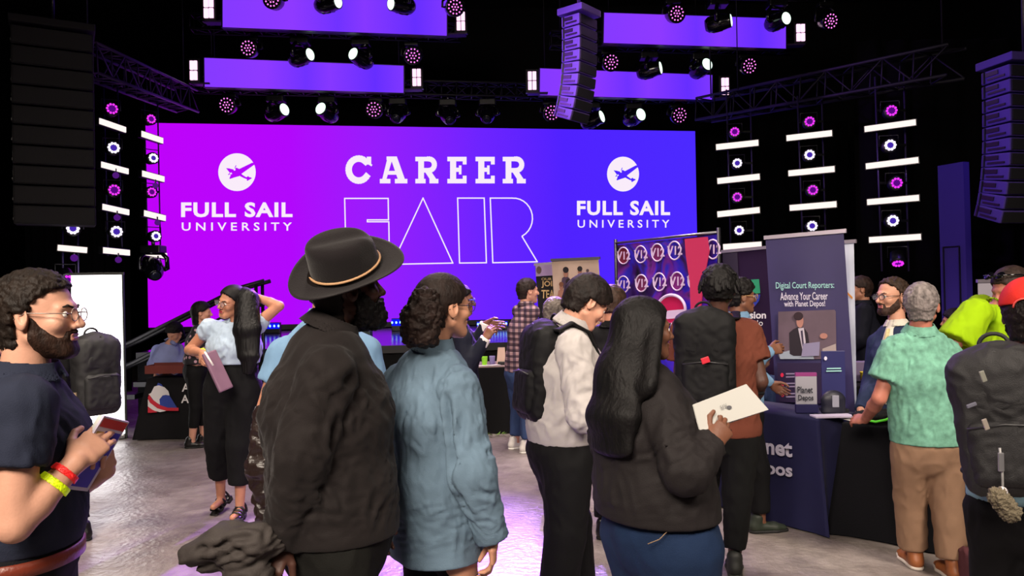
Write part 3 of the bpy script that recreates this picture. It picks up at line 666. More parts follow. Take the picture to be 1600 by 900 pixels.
slab('ceiling', (-12, -4, 9), (11, 20, 9.2), mat('black_ceiling', (8, 8, 10), .95))
slab('wall_back', (-12, 20, 0), (11, 20.2, 9), DW); slab('wall_left', (-12.2, -4, 0), (-12, 20, 9), DW)
slab('wall_right', (11, -4, 0), (11.2, 20, 9), DW)
# tall flat with a door beside the stage, washed in violet
p0, p1 = W(1469, 430, 9.2), W(1509, 430, 8.9)
ax_ = nrm(A(*(p1 - p0))[:2].tolist() + [0]); wv_ = np.linalg.norm((p1 - p0)[:2]) / 2
t1 = W(1484, 256, 9.05); mid = (p0 + p1) / 2; lean = (t1 - W(1489, 430, 9.05)) ; up_ = nrm(lean)
b0 = mid - up_ * (mid[2] / up_[2]); t0_ = mid + up_ * ((t1[2] - mid[2]) / up_[2]); nn_ = np.cross(ax_, up_)
flat = empty('stage_flat', b0, 'tall narrow flat painted plain and washed in violet light, right of the light columns', 'panel')
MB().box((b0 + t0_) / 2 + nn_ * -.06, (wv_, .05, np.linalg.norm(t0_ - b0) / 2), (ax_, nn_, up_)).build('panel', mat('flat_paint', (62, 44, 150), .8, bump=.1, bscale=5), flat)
q_ = b0 + up_ * 1.0 - ax_ * .03
fm = MB(); fm.bar(b0 - ax_ * wv_ * .7 + nn_ * .0, b0 - ax_ * wv_ * .7 + up_ * 2.05, .015); fm.bar(b0 + ax_ * wv_ * .55, b0 + ax_ * wv_ * .55 + up_ * 2.05, .015); fm.bar(b0 - ax_ * wv_ * .7 + up_ * 2.05, b0 + ax_ * wv_ * .55 + up_ * 2.05, .015)
fm.build('door_outline', BLACK, flat)
# ---------------------------------------------------------------- stage
SD = nrm((1, .152, 0)); SN = A(-SD[1], SD[0], 0); DECK = .93
s0 = A(-2.3, 10.0, 0) - SD * 2.45
def spt(u, v, z): return s0 + SD * u + SN * v + A(0, 0, z)
stage = empty('stage', spt(5, 3, 0), 'raised stage with glossy violet lit deck and black skirt below the big screen', 'stage')
MB().box(spt(4.5, 2.6, DECK - .04), (4.5, 2.6, .04), (SD, SN, A(0, 0, 1))).build('deck', mat('stage_deck', (70, 62, 84), .13, bump=.02, bscale=30, spec=.9), stage)
MB().box(spt(4.5, -.012, DECK - .045), (4.5, .012, .05), (SD, SN, A(0, 0, 1))).build('deck_edge', BLACK, stage)
sk = MB(); n = 150
for side in range(1):
    vs = [spt(9.0 * i / n, .03 + .02 * math.sin(i * 1.7), z) for i in range(n + 1) for z in (.005, DECK - .085)]
    sk.add(vs, [(2 * i, 2 * i + 2, 2 * i + 3, 2 * i + 1) for i in range(n)], True)
sk.build('skirt', cloth('stage_skirt', (10, 10, 12)), stage)
# ---------------------------------------------------------------- the big screen
scr = PLN(W(226, 512, 15.0), W(1089, 375, 16.75), W(226, 192, 15.0))
tl, tr = scr.at(227, 192), scr.at(1086, 205); zb = scr.at(229, 512)[2]
bl, br = A(tl[0], tl[1], zb), A(tr[0], tr[1], zb)
def screen_mat(name, x0, x1, stops, k=1.0):
    m = bpy.data.materials.new(name); m.use_nodes = True; nt = m.node_tree; nt.nodes.clear()
    o = nt.nodes.new('ShaderNodeOutputMaterial'); e = nt.nodes.new('ShaderNodeEmission'); e.inputs[1].default_value = k
    g = nt.nodes.new('ShaderNodeNewGeometry'); sx = nt.nodes.new('ShaderNodeSeparateXYZ'); mr = nt.nodes.new('ShaderNodeMapRange')
    mr.inputs[1].default_value = x0; mr.inputs[2].default_value = x1; r = nt.nodes.new('ShaderNodeValToRGB')
    while len(r.color_ramp.elements) < len(stops): r.color_ramp.elements.new(.5)
    for i, (t, c) in enumerate(stops): r.color_ramp.elements[i].position = t; r.color_ramp.elements[i].color = (*s2l(c), 1)
    L = nt.links.new; L(g.outputs['Position'], sx.inputs[0]); L(sx.outputs[0], mr.inputs[0]); L(mr.outputs[0], r.inputs[0]); L(r.outputs[0], e.inputs[0]); L(e.outputs[0], o.inputs[0]); return m
SM = screen_mat('screen_picture', tl[0], tr[0], [(0, (192, 2, 250)), (.24, (178, 8, 252)), (.40, (150, 30, 252)), (.58, (110, 36, 255)), (.74, (80, 34, 255)), (1, (76, 42, 255))])
SW = emis('screen_white', (250, 236, 250), 1.0)
screen = empty('screen', (tl + tr + bl + br) / 4 * A(1, 1, 0) + A(0, 0, bl[2]), 'huge magenta to violet video screen reading CAREER FAIR behind the stage', 'screen')
MB().prism([tl, tr, br, bl], scr.n * -.12).build('housing', mat('screen_housing', (15, 12, 20), .6), screen)
MB().add([tl + scr.n * .004, tr + scr.n * .004, br + scr.n * .004, bl + scr.n * .004], [(0, 1, 2, 3)]).build('display', SM, screen)
SL = .015
def spoly(b, pts, lift=SL): b.add([scr.at(x, y, lift) for x, y in pts], [tuple(range(len(pts)))])
def sline(b, pts, w, lift=SL):
    for (x0, y0), (x1, y1) in zip(pts, pts[1:]):
        L = math.hypot(x1 - x0, y1 - y0); dx, dy = (x1 - x0) / L * w / 2, (y1 - y0) / L * w / 2
        spoly(b, [(x0 - dx * .9 - dy, y0 - dy * .9 + dx), (x1 + dx * .9 - dy, y1 + dy * .9 + dx), (x1 + dx * .9 + dy, y1 + dy * .9 - dx), (x0 - dx * .9 + dy, y0 - dy * .9 - dx)], lift)
MB().prism([bl + A(0, .03, 0), br + A(0, .03, 0), A(br[0], br[1] + .03, DECK), A(bl[0], bl[1] + .03, DECK)], scr.n * -.1).build('base', BLACK, screen)
# CAREER in slab capitals
def glyph(name, fn):
    b = MB(); fn(b); return b.build(name, SW, screen)
def gl_C(b):
    P_ = [(560.5 + 15.2 * math.cos(t) * 1.02, 265 + 17.0 * math.sin(t)) for t in [math.radians(d) for d in range(38, 323, 12)]]
    sline(b, P_, 9.6); sline(b, [(576.5, 248), (576.5, 254)], 7); sline(b, [(571, 252), (580, 258)], 3)
def gl_A(b):
    spoly(b, [(606, 244.5), (620, 244.5), (633, 281), (622, 281), (612, 252), (603.5, 281), (597, 281)])
    sline(b, [(606, 270), (620, 270)], 6); spoly(b, [(593.5, 279.5), (610, 279.5), (610, 286.5), (593.5, 286.5)]); spoly(b, [(617, 279.5), (636.5, 279.5), (636.5, 286.5), (617, 286.5)]); spoly(b, [(604, 244.5), (617, 244.5), (617, 250), (604, 250)])
def mk_R(x):
    def f(b):
        sline(b, [(x + 9, 250), (x + 9, 281)], 9); spoly(b, [(x, 245), (x + 22, 245), (x + 22, 252), (x, 252)]); spoly(b, [(x, 279.5), (x + 16, 279.5), (x + 16, 286.5), (x, 286.5)])
        arc = [(x + 21 + 8.5 * math.cos(t), 257.3 + 8.8 * math.sin(t)) for t in [math.radians(d) for d in range(-90, 91, 15)]]
        sline(b, arc, 7.5); sline(b, [(x + 12, 266), (x + 20, 266)], 7); sline(b, [(x + 21, 270), (x + 27, 279)], 8.5); spoly(b, [(x + 22, 279.5), (x + 36, 279.5), (x + 36, 286.5), (x + 22, 286.5)])
    return f
def mk_E(x):
    def f(b):
        sline(b, [(x + 9, 250), (x + 9, 281)], 9.5); spoly(b, [(x, 245), (x + 30, 245), (x + 30, 252), (x, 252)]); spoly(b, [(x, 279.5), (x + 30, 279.5), (x + 30, 286.5), (x, 286.5)])
        spoly(b, [(x + 24, 245), (x + 30, 245), (x + 30, 257), (x + 24, 257)]); spoly(b, [(x + 24, 274.5), (x + 30, 274.5), (x + 30, 286.5), (x + 24, 286.5)]); spoly(b, [(x + 10, 262), (x + 22, 262), (x + 22, 268.5), (x + 10, 268.5)]); spoly(b, [(x + 18, 258.5), (x + 22, 258.5), (x + 22, 272.5), (x + 18, 272.5)])
    return f
for g_ in (gl_C, gl_A, mk_R(649), mk_E(699), mk_E(743), mk_R(785.5)): glyph('lettering', g_)
def fair(b, pts): sline(b, pts, 1.9)
for pts in ([(578, 412), (578, 378), (608, 378), (607.5, 346.5), (574, 346.5), (574, 343.5), (607, 343.5), (606.5, 310), (538.5, 310), (541, 412), (578, 412)],
            [(661, 309.5), (707.5, 411), (612.5, 413), (661, 309.5)], [(715, 309.5), (756.5, 309.5), (760, 410.5), (718, 411), (715, 309.5)],
            [(800, 309.5), (766, 309.5), (770, 410.5), (839.5, 409), (816, 370)] + [(802 + 30 * math.cos(t), 341 + 31.5 * math.sin(t)) for t in [math.radians(d) for d in range(62, -96, -12)]]):
    glyph('lettering', lambda b, p=pts: fair(b, p))
for (cx, cy, rx, ry, fx0, fx1, fy0, fy1, uy0, uy1, bump_) in ((370.3, 269, 29.3, 29.5, 283, 457, 316, 339.5, 347.5, 360.5, 0), (973.5, 272, 25, 27.2, 901.5, 1047, 313.5, 336.5, 343.5, 355.8, 0)):
    b = MB(); b.add([scr.at(cx + rx * math.cos(t), cy + ry * math.sin(t), .01) for t in [2 * math.pi * i / 40 for i in range(40)]], [tuple(range(40))]); b.build('emblem_disc', SW, screen)
    k = rx / 29.3; ky = ry / 29.5
    T = lambda x, y: (cx + ((x / 900 * 70 + 335) - 370.3) * k, cy + ((y / 900 * 70 + 235) - 269) * ky)
    e = MB()
    for poly in ([(232, 355), (300, 362), (390, 385), (440, 345), (500, 372), (755, 248), (815, 250), (820, 285), (795, 292), (545, 470), (560, 490), (490, 520), (400, 545), (310, 575), (300, 560), (325, 500), (300, 440)],
                 [(480, 500), (560, 488), (640, 540), (680, 515), (695, 535), (740, 545), (755, 560), (665, 612), (648, 600), (655, 580), (600, 560)],
                 [(405, 350), (425, 300), (445, 298), (425, 345), (400, 365)], [(270, 490), (300, 455), (320, 470), (290, 495)]):
        e.add([scr.at(*T(x, y), .02) for x, y in poly], [tuple(range(len(poly)))])
    e.build('plane_emblem', SM, screen)
    e = MB()
    for (x, y) in ((405, 388), (333, 463)): e.add([scr.at(*T(x + 20 * math.cos(t), y + 18 * math.sin(t)), .026) for t in [2 * math.pi * i / 12 for i in range(12)]], [tuple(range(12))])
    e.build('engine_dot', SW, screen)
    text_on('FULL SAIL', scr.quad(fx0, fy0, fx1, fy1, SL), SW, screen, .035, 1.12)
    text_on('UNIVERSITY', scr.quad(fx0 + 1, uy0, fx1 - 1, uy1, SL), SW, screen, .012, 1.55)
# ---------------------------------------------------------------- LED strips hanging above
def led_panel(c4, label, back=.4):
    tl, tr, br, bl = [A(*c) for c in c4]; n = nrm(np.cross(tr - tl, bl - tl)); n = n if n @ (CAM - tl) > 0 else -n
    r = empty('video_strip', (bl + br) / 2, label, 'video strip', 'violet led strips above the stage')
    MB().prism([tl, tr, br, bl], n * -.12).build('housing', mat('screen_housing', (15, 12, 20), .6), r)
    m = screen_mat('strip_picture', tl[0], tr[0], [(0, (134, 58, 255)), (.3, (142, 58, 255)), (.5, (112, 50, 255)), (.62, (134, 56, 255)), (.85, (102, 46, 255)), (1, (128, 56, 255))])
    m = _mats.setdefault('strip_%d' % (tl[0] * 100), m)
    MB().add([x + n * .004 for x in (tl, tr, br, bl)], [(0, 1, 2, 3)]).build('display', m, r)
    e = MB(); cs = [tl, tr, br, bl]
    for i in range(4): e.bar(cs[i] + n * .006, cs[(i + 1) % 4] + n * .006, .02, .012)
    e.build('edge_trim', mat('panel_edge', (90, 80, 120), .3, .8), r)
    for t in (.03, .97): q = tl * (1 - t) + tr * t; MB().tube([q + A(0, .06, -.02), A(q[0], q[1] + .06, 8.985)], .008, 6).build('hanging_cable', BLACK, r)
led_panel([W(347, -46, 11.9), W(699, -26, 12.4), W(699, 57, 12.4), W(347, 43.5, 11.9)], 'violet led strip at the top left, cut off by the photo edge')
led_panel([W(318.5, 90, 12.75), W(631.5, 102.5, 13.2), W(631.5, 146, 13.2), W(319, 136.5, 12.75)], 'violet led strip just above the left half of the big screen')
led_panel([W(943, 19.5, 12.5), W(1228.5, 29, 12.9), W(1228.5, 77, 12.9), W(942, 68, 12.5)], 'violet led strip at the top right, beside the hanging speaker array')
led_panel([W(843, 106.5, 13.3), W(1113.5, 117, 13.7), W(1113, 157, 13.7), W(842.5, 149.5, 13.3)], 'violet led strip behind the foot of the hanging speaker array')
# ---------------------------------------------------------------- trusses
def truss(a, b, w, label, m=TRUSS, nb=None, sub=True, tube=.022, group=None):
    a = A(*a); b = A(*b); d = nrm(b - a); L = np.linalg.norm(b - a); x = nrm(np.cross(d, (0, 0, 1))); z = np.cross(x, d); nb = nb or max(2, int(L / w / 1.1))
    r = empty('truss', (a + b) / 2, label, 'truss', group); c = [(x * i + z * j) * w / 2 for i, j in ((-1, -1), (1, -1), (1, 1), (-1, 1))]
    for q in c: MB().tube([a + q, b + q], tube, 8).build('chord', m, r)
    br_ = MB()
    for k in range(nb):
        p, q = a + d * L * k / nb, a + d * L * (k + 1) / nb
        for i in range(4): br_.tube([p + c[i], q + c[(i + 1) % 4]] if k % 2 else [p + c[(i + 1) % 4], q + c[i]], tube * .5, 5); br_.tube([p + c[i], p + c[(i + 1) % 4]], tube * .5, 5)
    br_.build('bracing', m, r)
    for t in (.04, .96): MB().tube([a + d * L * t + A(0, 0, w / 2), A((a + d * L * t)[0], (a + d * L * t)[1], 8.985)], .012, 6).build('hoist_chain', BLACK, r)
    return r
ROWS = dict(L1=((286, -44, 11.45), (760, -28, 12.0)), L2=((300, 36, 12.4), (720, 50, 12.9)), R3=((300, 131, 13.2), (1120, 150, 14.2)), R2=((860, 62, 13.0), (1240, 72, 13.4)), R1=((900, -22, 12.1), (1340, -14, 12.6)))
for kk_, ll_ in (('L1', 'dark truss above the top left led strip'), ('L2', 'dark truss behind the lower edge of the top left led strip'), ('R3', 'long dark truss just above the big screen'), ('R2', 'dark truss behind the lower edge of the top right led strip'), ('R1', 'dark truss above the top right led strip')):
    truss(W(*ROWS[kk_][0]), W(*ROWS[kk_][1]), .24, ll_)
def rowpos(row, px):
    (x0, y0, Y0), (x1, y1, Y1) = ROWS[row]; t = (px - x0) / (x1 - x0); Y = Y0 + (Y1 - Y0) * t
    return Y, W(px, y0 + (y1 - y0) * t, Y)[2] - .12
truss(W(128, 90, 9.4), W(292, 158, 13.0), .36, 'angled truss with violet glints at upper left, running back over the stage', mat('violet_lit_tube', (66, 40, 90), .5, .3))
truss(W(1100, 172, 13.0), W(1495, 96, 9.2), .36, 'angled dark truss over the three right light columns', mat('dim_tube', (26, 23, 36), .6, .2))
# ---------------------------------------------------------------- lamps on the trusses
BEAM = emis('beam_lens_glow', (225, 255, 235), 1.6); PINK = emis('pink_led', (255, 130, 235), 1.35); DPINK = emis('magenta_led_base', (120, 12, 120), 1)
def moving_head(bp, lp, Y, label, lit=True, hang=.22, r=.095, group='moving head spotlights on the trusses', zt=None):
    c = W(*bp, Y); l = W(*lp, Y - .16); d = nrm(l - c); top = c + A(0, 0, hang); rt = empty('moving_head_light', c - A(0, 0, .2), label, 'stage light', group)
    side = nrm(np.cross(d, (0, 0, 1)))
    if zt: top = A(c[0], c[1], max(c[2] + .15, zt - .17))
    MB().box(top + A(0, 0, .05), (.15, .12, .055), bev=.02).build('base', DARKP, rt)
    cl = MB(); zt = zt or top[2] + .17; cl.tube([top + A(0, 0, .1), A(top[0], top[1], max(zt + .01, top[2] + .11))], .028, 8); cl.build('clamp', STEEL, rt)
    yk = MB()
    for q in (-1, 1): yk.tube([top + side * q * .11, top + side * q * .185 - A(0, 0, .08), c + side * q * .19, c + side * q * .15], [.03, .034, .036, .045], 8)
    yk.tube([top - side * .12, top + side * .12], .034, 8)
    yk.build('yoke', GLOSSB, rt)
    hd = MB().lathe(c, d, [(-.21, .03), (-.205, .085), (-.15, .125), (-.02, .145), (.08, .13), (.14, .118), (.18, r + .018), (.2, r + .018), (.2, r)], 20); hd.build('lamp_head', GLOSSB, rt)
    tb = MB(); tb.tube([c + d * -.05 + side * t for t in (-.148, -.10)], .02, 8); 
    for a in range(0, 360, 45):
        w = side * math.cos(math.radians(a)) + np.cross(d, side) * math.sin(math.radians(a)); tb.tube([c + d * -.19 + w * .09, c + d * -.08 + w * .142, c + d * .06 + w * .137], .008, 5)
    tb.build('cooling_fins', DARKP, rt)
    MB().lathe(c + d * .2, d, [(0, r), (.012, r * .9), (.02, r * .5), (.022, .01)], 20).build('lens', BEAM if lit else mat('dead_lens', (40, 40, 60), .1), rt)
def wash_light(fp, Y, label, r=.125, aim=(0, -1, -.25), hang=.2, lit=True, zt=None):
    f = W(*fp, Y - .12); d = nrm(aim); c = f - d * .15; top = c + A(0, 0, hang)
    if zt: top = A(c[0], c[1], max(c[2] + .13, zt - .13))
    rt = empty('led_wash_light', c - A(0, 0, .18), label, 'stage light', 'magenta led wash lights on the trusses')
    side = nrm(np.cross(d, (0, 0, 1)))
    MB().box(top + A(0, 0, .03), (.12, .08, .035), bev=.015).build('base', DARKP, rt)
    zt = zt or top[2] + .14; MB().tube([top + A(0, 0, .05), A(top[0], top[1], max(zt, top[2] + .1))], .024, 8).build('clamp', STEEL, rt)
    yk = MB(); yk.tube([top + side * -.1, top + side * -.17 - A(0, 0, .06), c + side * -.175, c + side * -.14], .018, 8); yk.tube([top + side * .1, top + side * .17 - A(0, 0, .06), c + side * .175, c + side * .14], .018, 8); yk.tube([top - side * .11, top + side * .11], .018, 8); yk.build('yoke', DARKP, rt)
    MB().lathe(c, d, [(-.12, .05), (-.1, .1), (.02, .145), (.14, r + .02), (.16, r + .02), (.158, r)], 20).build('lamp_head', GLOSSB, rt)
    MB().lathe(c + d * .15, d, [(0, r), (.004, r * .98), (.006, .001)], 20).build('lamp_face', DPINK, rt)
    b = MB(); u2 = np.cross(d, side); pts = [(0, 0)] + [(.36 * r * math.cos(t), .36 * r * math.sin(t)) for t in [math.pi / 3 * i for i in range(6)]] + [(.78 * r * math.cos(t), .78 * r * math.sin(t)) for t in [math.pi / 6 * (i + .5) for i in range(12)]]
    for x, y in pts: b.ball(c + d * .158 + side * x + u2 * y, .0135, 4)
    b.build('led', PINK if lit else DARKP, rt)
def blinder(px, py, Y, label, hpx=15, wpx=7.5, aim=(0, -1, 0)):
    c = W(px, py, Y); kk = Y / 1200; hw, hh = wpx * kk, hpx * kk; rt = empty('strobe_light', c - A(0, 0, hh), label, 'strobe light', 'tall four cell strobe lights beside the led strips')
    MB().box(c + A(0, .06, 0), (hw + .035, .05, hh + .04), bev=.01).build('housing', DARKP, rt)
    for i in (-1, 1):
        for j in (-1, 1):
            e = MB().box(c + A(i * hw * .5, 0, j * hh * .5), (hw * .42, .02, hh * .44), bev=.006); e.build('cell', emis('strobe_cell', (255, 205, 240), 1.5), rt)
    sgx = {12: 1, 110: 1, 33: -1, 121: -1, 126: 1, 135: -1, 51: -1}[py]; MB().bar(c + A(-sgx * hw, .08, -hh - .04), c + A(sgx * (hw + 17 * kk), .1, -hh - .04), .16, .025).build('bracket', mat('violet_lit_tube', (66, 40, 90), .5, .3), rt)
WL = [((425, -1), 'wash light at top left, only its lower rim inside the photo'), ((387.5, 75), 'wash light under the left end of the top left led strip'), ((354, 164), 'wash light above the left emblem of the big screen'),
      ((584, 171), 'wash light above the word CAREER on the screen'), ((645, 87), 'wash light above the right end of the lower left led strip'), ((711, 11), 'wash light at the right end of the top left led strip'),
      ((1057.5, 21), 'wash light in front of the top right led strip'), ((955, 97), 'wash light right of the speaker array middle'), ((862.5, 176), 'wash light left of the speaker array foot'),
      ((1062, 180), 'wash light above the top right corner of the big screen'), ((1171, 103), 'wash light under the right end of the top right led strip'), ((1298, 33), 'wash light furthest right, past the small strobe')]
for i, (q, l) in enumerate(WL):
    rw_ = ('L1' if q[0] < 800 else 'R1') if q[1] < 40 else (('L2' if q[0] < 800 else 'R2') if q[1] < 120 else 'R3'); Yq, zq = rowpos(rw_, q[0])
    wash_light(q, Yq + .02, 'magenta dotted led ' + l, aim=((-.1, -1, -.2) if q[0] < 640 else (.25, -1, -.3)), r=.0107 * Yq, zt=zq)
MH = [((512, 6), (541, 0), 'at the top edge over the left led strips'), ((628, 8), (607, 5), 'at the top edge, second from the left'), ((470, 90), (496, 81), 'over the left part of the lower left led strip'), ((565, 92), (552, 84), 'over the right part of the lower left led strip'),
      ((432, 176), (452, 168), 'over the screen, left of CAREER'), ((512, 177), (502, 170), 'over the screen just left of CAREER'), ((1122, 36), (1167, 26), 'before the top right led strip, turned right'), ((1214, 34), (1227, 29), 'before the right end of the top right led strip'),
      ((1014, 110), (1052, 101), 'over the lower right led strip, turned right'), ((1094, 108), (1104, 101), 'over the right end of the lower right led strip'), ((925, 188), (950, 178), 'just right of the speaker array foot'), ((990, 184), (1001, 179), 'over the screen above the right emblem')]
for bp, lp, l in MH:
    rw_ = ('L1' if bp[0] < 800 else 'R1') if bp[1] < 40 else (('L2' if bp[0] < 800 else 'R2') if bp[1] < 140 else 'R3'); Yq, zq = rowpos(rw_, bp[0])
    moving_head(bp, lp, Yq, 'glossy moving spotlight, white beam, ' + l, r=.0078 * Yq, zt=zq)
for bp, lp, l in (((622, 178), (618, 186), 'left of the middle above the big screen'), ((700, 180), (704, 190), 'above the R of CAREER'), ((762, 178), (760, 188), 'above the end of CAREER')):
    moving_head(bp, lp, rowpos('R3', bp[0])[0], 'unlit dark moving spotlight hanging ' + l, lit=False, r=.07, zt=rowpos('R3', bp[0])[1], group='unlit spotlights above the screen')
for x, y, h, w, l in ((326, 12, 17, 8, 'left of the top left led strip'), (302.5, 110, 16, 6, 'left of the lower left led strip'), (720, 33, 15, 7, 'right of the top left led strip'), (651, 121, 14, 7, 'right of the lower left led strip'),
                      (831.5, 126, 15, 7, 'left of the lower right led strip'), (1133, 135, 14, 6, 'right of the lower right led strip'), (1251, 51, 14, 7, 'right of the top right led strip')):
    blinder(x, y, {12: 11.9, 110: 12.7, 33: 12.4, 121: 13.2, 126: 13.2, 135: 13.7, 51: 12.9}[y], 'small white and pink strobe ' + l, h, w)
# ---------------------------------------------------------------- line arrays
def line_array(top, alpha, w, d, n, h, tilts, label, sidem, frontm, bumper=True):
    a = math.radians(alpha); aim = A(math.sin(a), -math.cos(a), 0); sd = A(math.cos(a), math.sin(a), 0); p = A(*top)
    rt = empty('line_array', p - A(0, 0, n * h), label, 'speaker array')
    if bumper: MB().box(p + A(0, 0, .06) - aim * d * .5 - sd * w * .5 * 0 + sd * w * .5, (w / 2 + .02, d / 2 + .05, .04), (sd, aim, A(0, 0, 1)), bev=.01).build('rigging_frame', sidem, rt)
    ch = MB(); cp = p + A(0, 0, .08) - aim * d * .5 + sd * w * .5; ch.tube([cp, A(cp[0], cp[1], 8.9)], .02, 6); ch.build('hoist_chain', STEEL, rt)
    th = 0
    for i in range(n):
        th += tilts[i] if i < len(tilts) else tilts[-1]; t = math.radians(th); fa = aim * math.cos(t) - A(0, 0, 1) * math.sin(t); up = A(0, 0, 1) * math.cos(t) + aim * math.sin(t)
        q = p - up * h   # lower front edge, at the side corner
        c = (p + q) / 2 + sd * w / 2 - fa * d / 2; g = .008
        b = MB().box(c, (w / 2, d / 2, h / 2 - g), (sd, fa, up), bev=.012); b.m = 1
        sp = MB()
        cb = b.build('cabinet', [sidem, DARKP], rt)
        MB().box(c + fa * (d / 2 + .006), (w / 2 - .015, .008, h / 2 - .018), (sd, fa, up), bev=.004).build('grille', frontm, cb)
        hb = MB(); s_ = c - sd * (w / 2 + .004)
        hb.box(s_ + up * h * .15 - fa * d * .1, (.006, d * .22, h * .14), (sd, fa, up)); hb.box(s_ - up * h * .2 + fa * d * .05, (.006, d * .3, h * .07), (sd, fa, up)); hb.bar(s_ - fa * d * .38 - up * h * .4, s_ - fa * d * .38 + up * h * .4, .02)
        hb.build('side_handle', DARKP, cb)
        p = q
    return rt
GR = mat('speaker_grille', (9, 8, 12), .7, bump=.4, bscale=200)
line_array(W(16, 36, 8.2), 30, .78, .5, 10, .215, [0, 0, 0, .3, .3, .3, .3, .3, .3, .3], 'large dark hanging speaker array filling the upper left corner', mat('array_black', (11, 9, 15), .8), GR)
line_array(W(905, 18, 9.0), 50, .37, .26, 9, .142, [0, 0, 1.5, 2, 2.5, 3, 3.5, 4, 4.5], 'curved hanging speaker array with violet lit side, in front of the right led strips', mat('array_side_violet_lit', (110, 84, 165), .6), GR)  # violet stage light on the cabinet sides is put into their colour
line_array(W(1577, 98, 7.4), 12, .7, .34, 11, .142, [0, 0, 0, .8, 1, 1.5, 2, 2.5, 3, 3.5, 4], 'curved hanging speaker array with violet lit side at the right edge of the photo', mat('array_right_violet_lit', (70, 52, 125), .7), GR)  # dark cabinets coloured violet to carry the side light
# ---------------------------------------------------------------- light columns beside the screen
def ring_light(px, py, Y, kind, label, aim=(0, -1, 0), R_=.075, body=True, group=None):
    c = W(px, py, Y); d = nrm(aim); side = nrm(np.cross(d, (0, 0, 1))); u2 = np.cross(d, side)
    rt = empty('ring_light', c - A(0, 0, R_), label, 'stage light', group)
    MB().lathe(c, d, [(-.16, .04), (-.15, R_ + .02), (-.02, R_ + .03), (0, R_ + .03), (0, R_ + .01)], 20).build('lamp_head', DARKP, rt)
    MB().lathe(c, d, [(0, R_ * .62), (.004, R_ * .6), (.006, .001)], 18).build('lamp_centre', emis('violet_centre', (70, 40, 170), 1) if kind == 'w' else emis('magenta_centre', (90, 8, 130), 1), rt)
    b = MB()
    for t in [2 * math.pi * i / 10 for i in range(10)]: b.ball(c + d * .01 + (side * math.cos(t) + u2 * math.sin(t)) * R_ * .88, .019 if kind == 'w' else .016, 5)
    b.build('led', emis('white_led', (245, 235, 255), 1.3) if kind == 'w' else emis('magenta_led', (225, 50, 240), 1.3), rt)
    yk = MB(); yk.tube([c - d * .08 + side * (R_ + .05), c - d * .08 + side * (R_ + .05) + A(0, 0, .14), c - d * .08 - side * (R_ + .05) + A(0, 0, .14), c - d * .08 - side * (R_ + .05)], .008, 6); yk.build('yoke', DARKP, rt)
def bar_light(a, b, Ya, Yb, label, th=9, group=None):
    p, q = W(*a, Ya), W(*b, Yb); d = nrm(q - p); up = nrm(np.cross(np.cross(d, (0, 0, 1)), d)); fr = np.cross(d, up); fr = fr if fr[1] < 0 else -fr
    hw = th / 1200 * (Ya + Yb) / 4; rt = empty('led_bar', (p + q) / 2 - A(0, 0, hw), label, 'led bar light', group)
    MB().box((p + q) / 2 + fr * -.03, (np.linalg.norm(q - p) / 2 + .01, .03, hw + .01), (d, fr, up)).build('housing', DARKP, rt)
    MB().box((p + q) / 2 + fr * .002, (np.linalg.norm(q - p) / 2, .012, hw), (d, fr, up), bev=.005).build('diffuser', WHITE_E, rt)
def ladder(p0, p1, q0, q1, Y, label, ys):
    rt = empty('lighting_ladder', W(*p1, Y), label, 'light rack')
    for a, b in ((p0, p1), (q0, q1)): MB().tube([W(*a, Y), W(*b, Y)], .012, 6).build('rail', mat('violet_rail', (70, 60, 100), .4, .5), rt)
    for y in ys:
        t = (y - p0[1]) / (p1[1] - p0[1]); MB().bar(W(p0[0] + (p1[0] - p0[0]) * t, y, Y), W(q0[0] + (q1[0] - q0[0]) * t, y, Y), .03).build('crossbar', DARKP, rt)
ROWN = ['top', 'second', 'third', 'fourth', 'lowest']
def column(name, bars, rings, Y, dY, aim, rp, rails):
    ladder(*rails, Y + .16, 'thin black rack of the %s light column' % name, [r_[1] for r_ in rings] + [(a[1] + b[1]) / 2 for a, b in bars])
    for i, (a, b) in enumerate(bars): bar_light(a, b, Y + dY, Y - dY, 'glowing white bar of the %s light column, %s of its bars' % (name, ROWN[i]), group='white bars of the light columns')
    for i, (x, y, k) in enumerate(rings): ring_light(x, y, Y - .02, k, '%s led ring lamp in the %s light column, %s of its lamps' % ('white' if k == 'w' else 'magenta', name, ROWN[i]), aim, rp, group='ring lamps of the light columns')
column('inner right', [((1119, 230), (1185, 223)), ((1121, 283), (1187, 276)), ((1121, 335), (1187, 328)), ((1130, 386), (1190, 382))], [(1148, 206, 'p'), (1152, 255, 'w'), (1152, 308, 'p'), (1155, 360, 'w')], 11.8, .12, (-.25, -1, 0), .062, ((1135, 140), (1142, 392), (1172, 135), (1178, 392)))
cq_ = W(1153, 140, 11.96); o = MB().tube([cq_, A(cq_[0], cq_[1], 8.985)], .008, 6); ldr = [x for x in bpy.data.objects if x.name.startswith('lighting_ladder')][0]; o.build('hanging_cable', BLACK, ldr)
column('middle right', [((1229, 216), (1300, 208)), ((1232, 271), (1304, 264)), ((1234, 325), (1307, 319))], [(1265, 190, 'p'), (1265, 242, 'w'), (1270, 297, 'p'), (1269, 353, 'w')], 10.8, .14, (-.25, -1, 0), .062, ((1246, 150), (1254, 370), (1284, 150), (1290, 370)))
column('outer right', [((1351, 202), (1431, 191)), ((1353, 260), (1435, 250)), ((1355, 316), (1436, 309)), ((1358, 375), (1439, 370))], [(1393, 173, 'p'), (1391, 227, 'w'), (1401, 286, 'p'), (1395, 345, 'w')], 9.8, .16, (-.25, -1, 0), .062, ((1367, 120), (1378, 424), (1412, 115), (1420, 424)))
